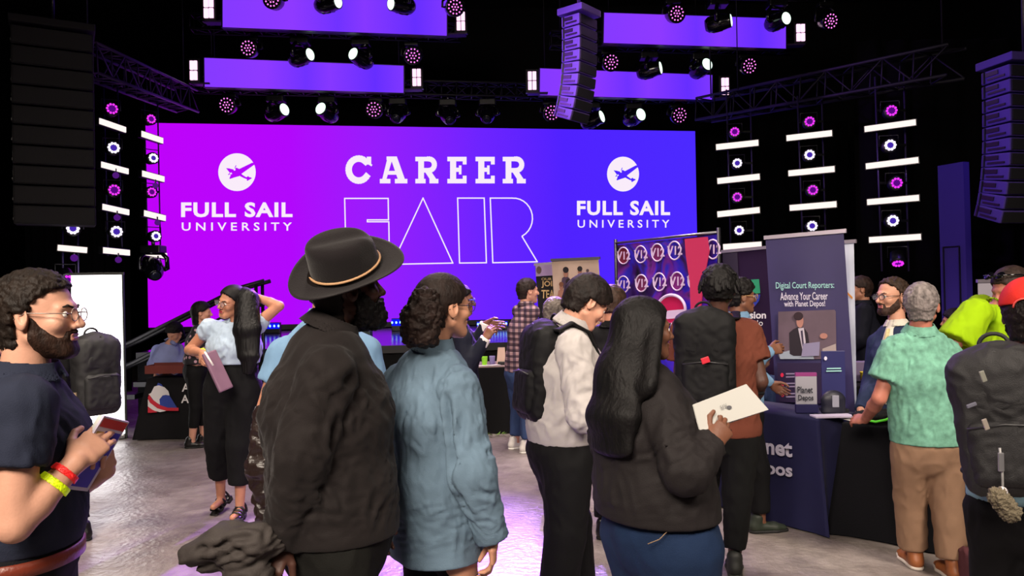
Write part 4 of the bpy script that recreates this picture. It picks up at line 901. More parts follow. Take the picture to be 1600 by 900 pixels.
ring_light(1403, 411, 9.86, 'p', 'magenta ring lamp seen edge on, below the outer right column of bars', (-.2, -.55, -1.1), .062, group='ring lamps of the light columns')
column('left', [((155, 189), (196, 203)), ((158, 257), (200, 268)), ((160, 323), (201, 332)), ((161, 391), (202, 395))], [(175, 170, 'p'), (177.5, 231, 'w'), (178.5, 297, 'p'), (182, 362, 'w')], 10.2, -.25, (.75, -1, 0), .066, ((161, 118), (169, 400), (183, 122), (191, 400)))
column('inner left', [((221, 209), (254, 220)), ((222, 271), (256, 280)), ((225, 333), (258, 341)), ((226, 394), (260, 400))], [(236, 186, 'p'), (239.5, 247, 'w'), (237, 300, 'p'), (243.5, 369, 'w')], 11.6, -.25, (1.1, -1, 0), .06, ((246, 150), (251, 405), (225, 145), (231, 405)))
column('outer left', [((90, 387), (136, 391))], [(114, 357, 'w')], 9.0, -.1, (.6, -1, 0), .06, ((97, 350), (99, 450), (121, 350), (123, 450)))
for x, y, l in ((181, 274, 'under the second bar'), (183, 340, 'under the third bar'), (185, 406, 'under the lowest bar'), (116, 403, 'under the single outer bar'), (243, 290, 'under the second bar of the inner left column'), (246, 348, 'under the third bar of the inner left column'), (247, 409, 'under the lowest bar of the inner left column')):
    c = W(x, y, 9.05 if x < 130 else (10.2 if x < 200 else 11.5)); rt = empty('small_lamp', c - A(0, 0, .05), 'tiny dim violet lamp ' + l + ' at left', 'stage light', 'tiny violet lamps under the left bars')
    MB().ball(c, .042, 8).build('bulb', emis('dim_violet', (80, 24, 120), 1), rt); MB().tube([c, c + A(0, 0, .09)], .012, 6).build('stem', STEEL, rt)
moving_head((240, 420), (243, 432), 11.4, 'unlit black spotlight hanging at the left edge of the big screen', lit=False, r=.07, hang=.24, group='unlit spotlights above the screen')
ring_light(105, 437, 9.12, 'p', 'magenta ring lamp half hidden behind the glowing white banner', (.8, -.8, -.8), .06, group='ring lamps of the light columns')
# ---------------------------------------------------------------- on the deck
BLUE = emis('blue_led', (40, 90, 255), 1.6); CY = emis('pale_blue_led', (170, 225, 255), 1.6)
for (x0, x1, yt, yb, n, l) in ((408, 438, 500, 517, 5, 'behind the woman with her arm raised'), (612, 634, 492, 512, 4, 'between the hat and the curly ponytail'), (744, 794, 489, 502, 11, 'left of the plaid shirt')):
    a = WZ(x0, yb + 1, DECK); a = W(x0, yb + 1, min(a[1], 14.0)); a[2] = DECK; b = A(*W(x1, yb + 1, a[1])); b[2] = DECK; b[1] = a[1] + .05; hgt = (yb - yt) / 1200 * a[1]; c = (a + b) / 2 + A(0, 0, hgt / 2)
    rt = empty('led_batten', (a + b) / 2, 'low blue led batten on the stage deck ' + l, 'stage light', 'blue led battens on the deck'); L = abs(b[0] - a[0]) / 2
    MB().box(c, (L, .05, hgt / 2), bev=.012).build('housing', DARKP, rt)
    MB().box(c + A(0, -.052, hgt * .18), (L * .96, .006, hgt * .26)).build('lens_strip', emis('deep_blue_led', (12, 20, 235), 1.2), rt)
    e = MB()
    for i in range(n): e.ball(c + A(-L * .88 + 1.76 * L * i / (n - 1), -.06, hgt * .18), (.019, .012, .024), 5)
    e.build('led', CY, rt)
c = W(565, 523, 10.15); c[2] = DECK + .1; rt = empty('monitor_speaker', c - A(0, 0, .1), 'grey box speaker on the stage front, behind the hat man\'s collar', 'speaker')
MB().box(c, (.13, .1, .10), bev=.012).build('cabinet', mat('speaker_grey', (60, 75, 75), .7, bump=.2, bscale=150), rt); MB().box(c + A(0, -.103, 0), (.115, .006, .085), bev=.004).build('grille', mat('grille_grey', (48, 60, 60), .7, bump=.5, bscale=300), rt)
# stair with rails climbing to the deck at left
st = empty('stage_stairs', A(-4.3, 9.4, 0), 'black stage stairs with sloping hand rails, left of the stage', 'stairs')
for k in range(5):
    x = -6.25 + .30 * k; MB().box((x + .9, 9.42, .15 * (k + 1) - .03), (.16, .12, .03), bev=.006).build('step', BLACK, st)
for yy in (9.30, 9.54):
    for dz in (0, .26):
        a = W(196, 552 + 0, yy); rl = MB(); rl.tube([(-5.2, yy, .86 - dz), (-4.6, yy, 1.1 - dz), (-3.3, yy, 1.72 - dz), (-3.0, yy, 1.80 - dz)], .025, 8); rl.build('rail', BLACK, st)
    pp = MB(); pq = MB(); pp.tube([(-4.88, yy, .0), (-4.88, yy, .98)], .022, 8); pq.tube([(-3.1, yy, .0), (-3.1, yy, 1.76)], .022, 8); pp.build('rail_post', BLACK, st); pq.build('rail_post', BLACK, st)
# black drape columns beside the screen
def drape(x0, x1, y0, y1, Y, label, m=None):
    a, b = W(x0, 450, Y), W(x1, 450, Y); zt = W((x0 + x1) / 2, y0, Y)[2]; zb_ = max(0.0, W((x0 + x1) / 2, y1, Y)[2]); n = 60; vs = []
    for i in range(n + 1):
        t = i / n; yy = Y + .05 * math.sin(t * n * .9) + .02 * math.sin(t * 47); vs += [(a[0] + (b[0] - a[0]) * t, yy, zb_), (a[0] + (b[0] - a[0]) * t, yy + .01, zt)]
    o = MB().add(vs, [(2 * i, 2 * i + 2, 2 * i + 3, 2 * i + 1) for i in range(n)], True).build('black_drape', m or cloth('black_velour', (9, 8, 12), .95)); tag(o, label, 'curtain')
drape(40, 205, 300, 900, 13.4, 'black drape hanging left of the big screen')
drape(1100, 1330, 190, 900, 17.5, 'black drape right of the big screen')
drape(1340, 1700, 60, 900, 12.6, 'wide black drape behind the booths at right')
# ---------------------------------------------------------------- booths
def rollup(tl, tr, bl, br, m, label, back=None, pole=True, th=.012, cassette=True, topm=None, cat='banner', name='rollup_banner', group=None):
    """pull-up banner: tl, tr at the top, bl, br nearer the floor (the sides are carried on down to the floor)"""
    tl, tr, bl, br = [A(*q) for q in (tl, tr, bl, br)]
    f0 = tl + (bl - tl) * ((tl[2] - .06) / (tl[2] - bl[2])); f1 = tr + (br - tr) * ((tr[2] - .06) / (tr[2] - br[2]))
    n = nrm(np.cross(tr - tl, f0 - tl)); n = n if n @ (CAM - tl) > 0 else -n; d = nrm(tr - tl)
    r = empty(name, (f0 + f1) / 2 - A(0, 0, .06), label, cat, group); N = 8; vs = []
    for i in range(N + 1):
        for j in range(N + 1):
            u, w = i / N, j / N; q = (tl * (1 - u) + tr * u) * (1 - w) + (f0 * (1 - u) + f1 * u) * w; vs.append(q + n * (.012 * math.sin(math.pi * w) * math.cos(2.2 * math.pi * (u - .5)) * .6))
    fs = [(i * (N + 1) + j, (i + 1) * (N + 1) + j, (i + 1) * (N + 1) + j + 1, i * (N + 1) + j + 1) for i in range(N) for j in range(N)]
    b = MB().add(vs, fs, True); b.add([A(*v) - n * .004 for v in vs], fs, True); b.build('banner_sheet', m, r)
    MB().bar(tl - d * .01 + A(0, 0, .005), tr + d * .02 + A(0, 0, .005), .028, .03).build('top_rail', topm or mat('banner_rail', (175, 165, 180), .35, .5), r)
    if cassette: MB().box((f0 + f1) / 2 - A(0, 0, .03), (np.linalg.norm(f1 - f0) / 2, .07, .03), (d, n, A(0, 0, 1)), bev=.02).build('base_cassette', mat('banner_base', (150, 150, 155), .35, .7), r)
    if pole: MB().tube([(f0 + f1) / 2 - n * .05, (tl + tr) / 2 - n * .03], .009, 6).build('support_pole', STEEL, r)
    p = PLN(tl, tr, f0); return r, p, n
def draped_table(P4, z, m, label, clabel, flare=.03, amp=.012, waves=26, group=None, cname='tablecloth', drop=.01, legs=True):
    P4 = [A(*q, 0) if len(q) == 2 else A(*q) for q in P4]; c = sum(P4) / 4
    t = empty('folding_table', c, label, 'table', group); sh = lambda q, k: c + (q - c) * k
    MB().prism([sh(q, .97) + A(0, 0, z - .03) for q in P4], (0, 0, .022)).build('tabletop', mat('table_plastic', (190, 190, 185), .6), t)
    for q in P4: p = sh(q, .86); MB().tube([p, p + A(0, 0, z - .03)], .015, 8).build('leg', STEEL, t)
    per = []
    for i in range(4):
        a, b = P4[i], P4[(i + 1) % 4]; k = max(8, int(np.linalg.norm(b - a) * 40))
        for j in range(k): per.append((a + (b - a) * j / k, min(j, k - j) / k, i))
    n = len(per); lv = [(z, 0), (z - .015, .006)] + [(z - .02 - (z - .02 - drop) * i / 9, i / 9) for i in range(1, 10)]; vs = []; s = 0
    for zz, k in lv:
        s = 0
        for i, (q, e, sd) in enumerate(per):
            o = nrm((q - c) * A(1, 1, 0)); nxt = per[(i + 1) % n][0]; s += np.linalg.norm(nxt - q); corner = math.exp(-(e / .06) ** 2)
            w = amp * k * (math.sin(s * waves) + .6 * math.sin(s * waves * .53 + 2)) + flare * k + corner * .07 * k
            vs.append(q + o * (.004 + (w if k > 0 else 0)) + A(0, 0, zz))
    fs = [(l * n + i, l * n + (i + 1) % n, (l + 1) * n + (i + 1) % n, (l + 1) * n + i) for l in range(len(lv) - 1) for i in range(n)]; fs.append(tuple(range(n)))
    o = MB().add(vs, fs, True).build(cname, m); tag(o, clabel, 'tablecloth'); return t, o
def flatpoly(b, pl, pts, lift): b.add([pl.at(x, y, lift) for x, y in pts], [tuple(range(len(pts)))]); return b
def ell(cx, cy, rx, ry, n=20): return [(cx + rx * math.cos(2 * math.pi * i / n), cy + ry * math.sin(2 * math.pi * i / n)) for i in range(n)]
def pmat(name, c, rough=.6): return mat('print_' + name, c, rough, spec=.3)
# glowing white banner at left
WB = mat('backlit_white_fabric', (250, 250, 255), .6, emit=3.5, ecol=(255, 250, 252))
lb, lp, ln = rollup(W(111, 429, 8.75), W(191, 428, 8.9), W(113, 640, 8.75), W(196, 640, 8.9), WB, 'tall glowing white backlit banner standing at left', pole=True, topm=mat('grey_frame', (70, 75, 72), .5))
fr = MB(); fr.bar(lp.at(192, 429, .01), lp.at(197.5, 684, .01), .02); fr.build('side_frame', mat('grey_frame', (70, 75, 72), .5), lb)
b = MB(); flatpoly(b, lp, [(160, 544), (166, 548), (175, 568), (160, 568)], .012); b.build('emblem', pmat('flag_blue', (50, 70, 160)), lb)
b = MB(); flatpoly(b, lp, [(160, 564), (171, 563), (175, 569), (160, 570)], .014); b.build('emblem_stripe', pmat('flag_red', (200, 40, 60)), lb)
INK = pmat('ink', (40, 40, 50)); text_on('AMERICAN', lp.quad(138, 571, 176, 578, .014), INK, lb, .01); 
# eagle booth
zt = .70; y_ = 8.62
a, b_, c_, d_ = WZ(230, 591, zt), W(390, 591, y_ + .05), None, None
FL = (a[0], a[1]); FR_ = (a[0] + 1.15, a[1] + .10); BR_ = (a[0] + 1.1, a[1] + .52); BL_ = (a[0] - .02, a[1] + .42)
CH = cloth('charcoal_tablecloth', (34, 33, 37), .9)
et, ec_ = draped_table([FL, FR_, BR_, BL_], zt, CH, 'folding table under a charcoal cloth, at the eagle booth', 'charcoal tablecloth with an eagle emblem beside the glowing banner', .085, .006, 14)
fp_ = PLN(A(FL[0] - .06, FL[1] - .085, 0), A(FR_[0] + .06, FR_[1] - .085, 0), A(FL[0], FL[1], zt))
RED = pmat('flag_red', (200, 40, 60)); NAVY = pmat('flag_blue', (50, 70, 160)); WHT = pmat('white', (225, 222, 225))
e = MB(); flatpoly(e, fp_, [(247, 598), (252, 600), (266, 620), (279, 641), (231, 641), (231, 630), (238, 617)], .022); e.build('emblem_shield', NAVY, ec_)
e = MB(); flatpoly(e, fp_, [(232, 616), (236, 614), (241, 604), (248, 602), (257, 605), (263, 611), (265, 618), (259, 617), (254, 618), (249, 624), (250, 632), (242, 628), (236, 620)], .026); flatpoly(e, fp_, [(231, 624), (240, 632), (250, 638), (262, 641.5), (250, 644), (238, 641), (231, 635)], .026); e.build('eagle_head', WHT, ec_)
e = MB(); flatpoly(e, fp_, [(233, 616), (238, 624), (250, 633), (262, 637), (279, 637), (279, 642), (260, 642), (246, 638), (234, 629), (231, 622)], .029); flatpoly(e, fp_, [(231, 635), (238, 640), (246, 644), (236, 645), (231, 645)], .029); e.build('red_stripe', RED, ec_)
for t_, q in (('A', (284, 599, 297, 612)), ('AU', (283, 617, 306, 630))): text_on(t_, fp_.quad(*q, .026), WHT, ec_, .02)
c = W(263, 580, 8.75); bx = empty('document_box', c - A(0, 0, .07), 'brown cardboard tray on the charcoal eagle booth table', 'box'); bb = MB(); bb.box(c + A(0, 0, -.0), (.21, .11, .008)); bb.box(c + A(0, -.11, .03), (.21, .006, .045)); bb.box(c + A(0, .11, .04), (.21, .006, .05)); bb.box(c + A(-.21, 0, .03), (.006, .11, .045)); bb.box(c + A(.21, 0, .03), (.006, .11, .045)); bb.build('tray', mat('brown_card', (110, 48, 42), .8, bump=.2), bx); MB().box(c + A(.05, -.02, .03), (.1, .06, .02), bev=.01).build('black_case', DARKP, bx)
# centre table with cups
zt = .75; a = WZ(742, 571, zt); tA = [(a[0], a[1] - .35), (a[0] + 1.0, a[1] - .25), (a[0] + .95, a[1] + .35), (a[0] - .03, a[1] + .3)]
ct, cc = draped_table(tA, zt, cloth('black_tablecloth', (13, 13, 15), .9), 'folding table under a black cloth in the middle, below the plaid shirt', 'black tablecloth of the middle table with cups and a small sign', .03, .012, 22)
MB().prism([A(*tA[0], zt + .006), A(*tA[1], zt + .006), A(*tA[2], zt + .006), A(*tA[3], zt + .006)], (0, 0, .012)).build('table_runner', mat('kraft_runner', (150, 130, 125), .7), ct)
def cup(px, py, Y, m, label, z=.77, r=.036, h=.1):
    c = W(px, py, Y); c[2] = z; o = MB().lathe(c, (0, 0, 1), [(0, r * .75), (h * .98, r), (h, r * 1.08), (h, r * .95), (.01, r * .7)], 18).build('cup', m); tag(o, label, 'cup')
cup(757, 560, a[1] - .2, mat('lime_plastic', (150, 230, 30), .4, emit=.12), 'lime green plastic cup on the middle table'); cup(769, 560, a[1] - .14, mat('clear_plastic', (175, 165, 215), .15, alpha=.7), 'clear plastic cup on the middle table, beside the green one')
c = W(783, 560, a[1] - .15); c[2] = .768; sg = empty('table_sign', c, 'small tan flip sign standing on the middle table', 'sign'); MB().prism([c + A(-.055, -.03, 0), c + A(.055, -.03, 0), c + A(.045, .0, .2), c + A(-.035, .0, .2)], (0, .01, 0)).build('card', mat('tan_card', (190, 160, 145), .7), sg)
sp_ = PLN(c + A(-.055, -.03, 0), c + A(.055, -.03, 0), c + A(.045, 0, .2)); 
MB().box(c + A(.03, -.02, .02), (.07, .03, .02), bev=.01).build('stand_base', DARKP, sg)
for i, (px, py, ang) in enumerate(((753, 572, .3), (762, 573, -.2), (771, 571, .5))):
    c = W(px, py, a[1] - .25); c[2] = .771 + .002 * i; o = MB().box(c, (.07, .05, .0012), (A(math.cos(ang), math.sin(ang), 0), A(-math.sin(ang), math.cos(ang), 0), A(0, 0, 1))).build('flyer', mat('paper', (225, 222, 215), .7)); tag(o, ('left', 'middle', 'right')[i] + 'most white flyer lying by the cups on the middle table', 'flyer', 'flyers on the middle table')
# floor litter: small green leaves of a fallen garland under the middle table
gr = MB()
for i in range(26):
    t = random.random(); c = A(a[0] + t * .55, a[1] - .48 + random.uniform(-.05, .05), .015); u = nrm((random.uniform(-1, 1), random.uniform(-1, 1), random.uniform(.1, .8))); s_ = nrm(np.cross(u, (0, 0, 1))); gr.add([c, c + u * .03 + s_ * .009, c + u * .07, c + u * .03 - s_ * .009], [(0, 1, 2, 3)])
tag(gr.build('green_garland', mat('leaf_green', (95, 130, 50), .6)), 'strip of small green leaves on the floor under the middle table', 'garland')
# join-the-team banner and the portrait banner
jb, jp, jn = rollup(W(836, 414, 9.25), W(890, 410, 9.1), W(842, 500, 9.25), W(896, 500, 9.1), pmat('black_sheet', (22, 20, 24)), 'black banner with gold lettering reading JOIN, pale heading, left of the portrait banner')
b = MB(); flatpoly(b, jp, [(836.5, 415), (889, 411), (890, 428.5), (837.5, 432)], .014); b.build('heading_band', pmat('lilac_band', (150, 128, 165)), jb)
b = MB(); flatpoly(b, jp, ell(842, 422, 4, 6), .016); b.build('crest', pmat('brown_crest', (90, 70, 70)), jb)
GOLD = pmat('gold_ink', (190, 160, 110))
text_on('JOIN', jp.quad(846, 439, 872, 450, .016), GOLD, jb, .02); text_on('TEAM', jp.quad(846, 453, 874, 466, .016), GOLD, jb, .02)
text_on('OUR', jp.quad(846, 434, 862, 438, .016), GOLD, jb)
pb, pp_, pn = rollup(W(862, 407, 9.0), W(935, 404, 8.8), W(867, 500, 9.0), W(941, 500, 8.8), mat('print_beige', (178, 155, 138), .7, var=.15, vscale=3), 'beige banner printed with portraits of people, in front of the screen', topm=mat('dark_rail', (70, 65, 75), .5))
def port(x, y, s, hairc, bodyc):
    b = MB(); flatpoly(b, pp_, [(x - 7 * s, y + 22 * s), (x - 5 * s, y + 9 * s), (x, y + 6 * s), (x + 5 * s, y + 9 * s), (x + 7 * s, y + 22 * s)], .018); b.build('printed_body', pmat('pb%d' % bodyc[0], bodyc), pb)
    b = MB(); flatpoly(b, pp_, ell(x, y + 3 * s, 3.2 * s, 5 * s), .021); b.build('printed_face', pmat('face', (150, 105, 88)), pb)
    b = MB(); flatpoly(b, pp_, ell(x, y - 2 * s, 4 * s, 4.2 * s), .024); b.build('printed_hair', pmat('ph%d' % hairc[0], hairc), pb)
for q in ((884, 424, 1.15, (24, 20, 26), (70, 52, 72)), (906, 422, 1.0, (28, 24, 28), (96, 60, 78)), (918, 424, .6, (70, 55, 60), (140, 120, 110)), (928, 432, .75, (80, 55, 60), (120, 90, 90)), (877, 446, .9, (110, 70, 50), (150, 105, 90)), (888, 442, 1.1, (35, 25, 28), (60, 45, 60))): port(*q)
# V12 backdrop
vb = PLN(W(962, 381, 8.2), W(1124, 366, 7.0), W(966, 560, 8.2))
bd_m = bpy.data.materials.new('printed_stage_lights'); bd_m.use_nodes = True; nt = bd_m.node_tree; bs = nt.nodes['Principled BSDF']; tcn = nt.nodes.new('ShaderNodeTexCoord'); nz = nt.nodes.new('ShaderNodeTexNoise'); nz.inputs['Scale'].default_value = 2.2; nz.inputs['Detail'].default_value = 3; nz.inputs['Distortion'].default_value = 1.2
rp_ = nt.nodes.new('ShaderNodeValToRGB')
while len(rp_.color_ramp.elements) < 5: rp_.color_ramp.elements.new(.5)
for i, (t, c) in enumerate(((.30, (20, 14, 40)), (.42, (60, 22, 110)), (.5, (52, 40, 210)), (.58, (120, 40, 160)), (.68, (24, 16, 50)))): rp_.color_ramp.elements[i].position = t; rp_.color_ramp.elements[i].color = (*s2l(c), 1)
nt.links.new(tcn.outputs['Object'], nz.inputs['Vector']); nt.links.new(nz.outputs[0], rp_.inputs[0]); nt.links.new(rp_.outputs[0], bs.inputs['Base Color']); bs.inputs['Roughness'].default_value = .35
vtl, vtr = vb.at(962, 383), vb.at(1123, 366); vr = empty('logo_backdrop', (vtl + vtr) / 2 * A(1, 1, 0), 'wide violet backdrop covered in V12 shield logos, on a pole frame', 'backdrop')
vs = []; NX, NZ = 46, 14
for i in range(NX + 1):
    for j in range(NZ + 1):
        u, w = i / NX, j / NZ; q = vtl * (1 - u) + vtr * u; q = A(q[0], q[1], q[2] * (1 - w) + .25 * w); dp = (.035 * math.sin(u * 9 + w * 2) + .02 * math.sin(u * 23 - w * 5)) * min(1, w * 3); vs.append(q + vb.n * (-abs(dp) - .004))
MB().add(vs, [(i * (NZ + 1) + j, (i + 1) * (NZ + 1) + j, (i + 1) * (NZ + 1) + j + 1, i * (NZ + 1) + j + 1) for i in range(NX) for j in range(NZ)], True).build('fabric', bd_m, vr)
for q in (vtl, vtr): MB().tube([A(q[0], q[1], .0), q + A(0, 0, .06)], .018, 8).build('pole', BLACK, vr)
MB().tube([vtl + A(0, 0, .02), vtr + A(0, 0, .02)], .014, 8).build('crossbar', STEEL, vr)
LOGO = mat('print_logo_white', (215, 190, 225), .5, emit=.05)
def shield(x, y, s, fill=None):
    ring = [(x + 9.2 * s * math.cos(t), y + (13 if math.sin(t) < 0 else 14) * s * math.sin(t)) for t in [2 * math.pi * i / 24 for i in range(24)]]
    if fill: b = MB(); flatpoly(b, vb, ring, .006); b.build('shield_fill', pmat('shield%d' % fill[2], fill), vr)
    b = MB(); b.tube([vb.at(px, py, .012) for px, py in ring], .0075 * s, 5, closed=True); b.build('shield_ring', LOGO, vr)
    text_on('V12', vb.quad(x - 11 * s, y - 6.5 * s, x + 11.5 * s, y + 7 * s, .016), LOGO, vr, .03)
for x, y, s, f in ((974, 399, .95, (120, 34, 60)), (1001, 397, .97, None), (1027, 394, 1, (120, 36, 100)), (1054, 391, 1.05, None), (1114, 389, 1.1, None), (974, 444, .95, None), (1002, 442, .97, (120, 40, 90)), (1030, 440, 1.02, None), (1058, 439, 1.05, (130, 40, 130)), (1084, 438, 1.0, None)): shield(x, y, s, f)
b = MB(); ring = ell(1049, 484, 22, 23, 36); flatpoly(b, vb, ring, .008); b.build('round_badge', pmat('badge_red', (200, 30, 90)), vr); b = MB(); b.tube([vb.at(px, py, .016) for px, py in ring], .016, 6, closed=True); b.build('badge_ring', LOGO, vr)
b = MB(); flatpoly(b, vb, [(1036, 486), (1072, 483), (1072, 496), (1036, 499)], .02); b.build('badge_band', LOGO, vr)
sp = MB(); pts = [(1071, 373.5), (1106, 370), (1109, 392), (1100, 440), (1094, 500), (1081, 500), (1079, 440), (1073, 400)]
sp.prism([vb.at(x, y, .05) for x, y in pts], vb.n * .012); o = sp.build('hanging_pennant', mat('coral_cloth', (196, 44, 92), .7)); tag(o, 'coral pink cloth strip hung over the V12 backdrop', 'pennant')
# television station banner
ub, up2, un = rollup(W(1128, 394, 7.65), W(1203, 387, 7.25), W(1134, 540, 7.65), W(1211, 540, 7.25), pmat('plum', (38, 18, 52)), 'dark purple banner with green and blue flower emblem, between backdrop and court reporter banner', topm=mat('banner_rail', (175, 165, 180), .35, .5))
b = MB(); flatpoly(b, up2, [(1129, 396), (1152, 394), (1156, 470), (1133, 470)], .012); b.build('grey_band', pmat('grey_plum', (52, 44, 62)), ub)  # plain grey area at the upper left of the sheet
b = MB(); flatpoly(b, up2, [(1172, 437), (1186, 436), (1188, 458), (1172, 459)], .016); b.build('emblem_green', pmat('em_green', (50, 150, 110)), ub)
b = MB(); flatpoly(b, up2, [(1172, 461), (1188, 460), (1186, 470), (1180, 478), (1172, 481)], .016); b.build('emblem_blue', pmat('em_blue', (45, 60, 160)), ub)
b = MB(); flatpoly(b, up2, [(1156, 440), (1169, 438), (1169, 480), (1160, 474), (1156, 462)], .016); b.build('emblem_violet', pmat('em_violet', (110, 50, 150)), ub)
text_on('univision', up2.quad(1143, 487, 1197, 498, .016), WHT, ub, .03); text_on('orlando', up2.quad(1152, 500, 1192, 509, .016), WHT, ub, .0)
# court reporter banner
NAVB = mat('print_planet_navy', (46, 38, 88), .5, var=.12, vscale=2.5)
cb, cp_, cn = rollup(W(1196, 372.5, 6.0), W(1318, 362, 5.7), W(1213, 640, 6.0), W(1336, 640, 5.7), NAVB, 'navy court reporter banner with a photo of a suited man, behind the navy table')
TX = mat('print_pale_ink', (205, 200, 220), .5, emit=.04); TG = mat('print_green_ink', (150, 200, 200), .5, emit=.04)
def cq(x0, y0, x1, y1, sl=-.055): w_ = x1 - x0; return [cp_.at(x0, y0, .02), cp_.at(x1, y0 + sl * w_ * .2, .02), cp_.at(x1 + .5, y1 + sl * w_ * .2, .02), cp_.at(x0 + .5, y1, .02)]
text_on('Digital Court Reporters:', cq(1212, 441, 1303, 454), TG, cb, .008); text_on('Advance Your Career', cq(1219, 457, 1293, 469), TX, cb, .01); text_on('with Planet Depos!', cq(1225, 470, 1289, 482), TX, cb, .01)
def cpoly(name, pts, m, lift): b = MB(); flatpoly(b, cp_, pts, lift); b.build(name, m, cb)
cpoly('photo_panel', [(1216, 487), (1304, 484), (1306, 487), (1307, 558), (1300, 561), (1219, 561), (1216, 556)], mat('print_photo_brown', (92, 74, 88), .6, var=.25, vscale=4), .022)
cpoly('printed_desk', [(1217, 552), (1240, 546), (1270, 553), (1272, 561), (1219, 561)], pmat('desk', (150, 160, 175)), .025); cpoly('printed_desk', [(1285, 545), (1306, 537), (1307, 558), (1285, 561)], pmat('desk2', (165, 150, 150)), .025)
cpoly('printed_suit', [(1234, 553), (1233, 520), (1240, 514), (1247, 511), (1256, 512), (1262, 520), (1266, 545), (1262, 556), (1240, 556)], pmat('suit', (40, 32, 42)), .027); cpoly('printed_shirt', [(1247, 513), (1256, 512), (1259, 535), (1254, 548)], pmat('pshirt', (190, 180, 195)), .03); cpoly('printed_tie', [(1251, 517), (1254, 516), (1256, 538), (1254, 542)], pmat('tie', (60, 50, 75)), .033)
cpoly('printed_head', ell(1250, 502, 5.5, 10), pmat('phead', (170, 120, 110)), .036); cpoly('printed_hair', ell(1247.5, 494, 7.5, 6.5) , pmat('phair', (48, 32, 40)), .039); cpoly('printed_laptop', [(1255, 537), (1281, 534), (1280, 556), (1252, 557)], pmat('laptop', (135, 128, 160)), .036); cpoly('printed_hand', ell(1287, 525, 6, 4.5), pmat('phead', (170, 120, 110)), .036)
cpoly('list_panel', [(1214, 567), (1308, 567), (1310, 632), (1218, 628)], pmat('list_dark', (40, 26, 62)), .022)
text_on('Benefits include:', cq(1240, 570, 1281, 578), TX, cb, .01)
for k, y in enumerate((583, 598, 614)):
    cpoly('bullet', ell(1222 + k * .4, y + 3, 2.6, 3.4, 12), pmat('bullet_red', (210, 40, 80)), .03)
    for dy, w_ in ((0, 44), (5, 30)): cpoly('text_line', [(1228, y + dy), (1228 + w_, y + dy - .6), (1228 + w_, y + dy + 1.6), (1228, y + dy + 2.2)], pmat('faint_ink', (140, 125, 160)), .03)
wb, wp, wn = rollup(W(1319, 379, 6.35), W(1334, 378, 6.3), W(1326, 640, 6.35), W(1338, 640, 6.3), mat('print_white_sheet', (205, 210, 228), .6, emit=.08), 'narrow white banner edge directly behind the navy court reporter banner'); b = MB(); flatpoly(b, wp, [(1320, 452), (1332, 464), (1332, 468), (1320, 456)], .016); b.build('orange_stripe', pmat('orange', (230, 150, 60)), wb)
rollup(W(1528, 440, 6.9), W(1580, 439, 6.9), W(1530, 520, 6.9), W(1584, 520, 6.9), mat('print_plain_white', (190, 185, 200), .6), 'plain white banner behind the neon yellow shirt')
# planet table
z0 = .75; A_ = WZ(1278, 655, z0); dir_ = nrm((-.57, .82, 0)); dep = nrm((.82, .57, 0)); Fl = A_ + dir_ * .95
BLU = cloth('navy_tablecloth', (26, 26, 62), .75, bump=.15, sheen=.2)
pt, pc = draped_table([Fl[:2], A_[:2], (A_ + dep * .42)[:2], (Fl + dep * .42)[:2]], z0, BLU, 'folding table under the navy cloth, before the court reporter banner', 'navy tablecloth printed with a white company name, in the right foreground', .05, .014, 17)
fp2 = PLN(A(*A_[:2], z0), A(*Fl[:2], z0), A(*A_[:2], 0) - dep * .05)
LW = pmat('cloth_lettering', (190, 185, 205)); text_on('Planet', [fp2.at(1162, 680, .03), fp2.at(1238, 689, .03), fp2.at(1238, 715, .03), fp2.at(1162, 705, .03)], LW, pc, .03); text_on('Depos', [fp2.at(1166, 716, .03), fp2.at(1238, 725, .03), fp2.at(1238, 752, .03), fp2.at(1166, 742, .03)], LW, pc, .03)
# small things on it
c = W(1260, 644, 5.25); c[2] = z0 + .004; pl = empty('table_sign', c, 'small grey company sign on a navy foot, on the navy table', 'sign'); ax2 = (nrm((1, -.1, 0)), nrm((.1, 1, 0)), A(0, 0, 1))
MB().box(c + A(0, 0, .03), (.072, .02, .03), ax2, bev=.004).build('sign_base', pmat('navy_foot', (28, 24, 70)), pl); MB().box(c + A(0, 0, .15), (.07, .01, .1), ax2, bev=.003).build('sign_panel', mat('sign_grey', (150, 148, 158), .4), pl); MB().box(c + A(0, 0, .262), (.07, .012, .012), ax2).build('sign_cap', pmat('magenta_cap', (130, 50, 110)), pl)
sp2 = PLN(c + A(-.07, -.012, .1), c + A(.07, -.026, .1), c + A(0, -.019, .2)); text_on('Planet', sp2.quad(1246, 604, 1270, 614, .004), INK, pl, .02); text_on('Depos', sp2.quad(1247, 617, 1271, 628, .004), INK, pl, .02)
c = W(1303, 640, 5.30); c[2] = z0 + .004; pl = empty('table_poster', c, 'navy tabletop poster in a stand, right end of the navy table', 'poster'); MB().box(c + A(0, .0, .21), (.078, .008, .205), ax2, bev=.003).build('poster_panel', mat('print_poster_navy', (40, 40, 92), .4), pl); MB().box(c + A(0, -.0, .01), (.085, .05, .01), ax2).build('stand_foot', DARKP, pl)
pp3 = PLN(c + A(-.07, -.01, .1), c + A(.07, -.024, .1), c + A(0, -.017, .3))
for y, x0, x1 in ((575, 1292, 1314), (579, 1291, 1315)): b = MB(); flatpoly(b, pp3, [(x0, y), (x1, y - .5), (x1, y + 1.4), (x0, y + 1.8)], .006); b.build('text_line', TG, pl)
b = MB(); flatpoly(b, pp3, ell(1290, 560, 2.4, 3.2, 12), .006); b.build('logo_dot', TX, pl)
c = W(1302, 645, 5.22); c[2] = z0 + .004; cap = empty('presentation_case', c, 'dark rounded case with a pale tag, before the navy tabletop poster', 'case')
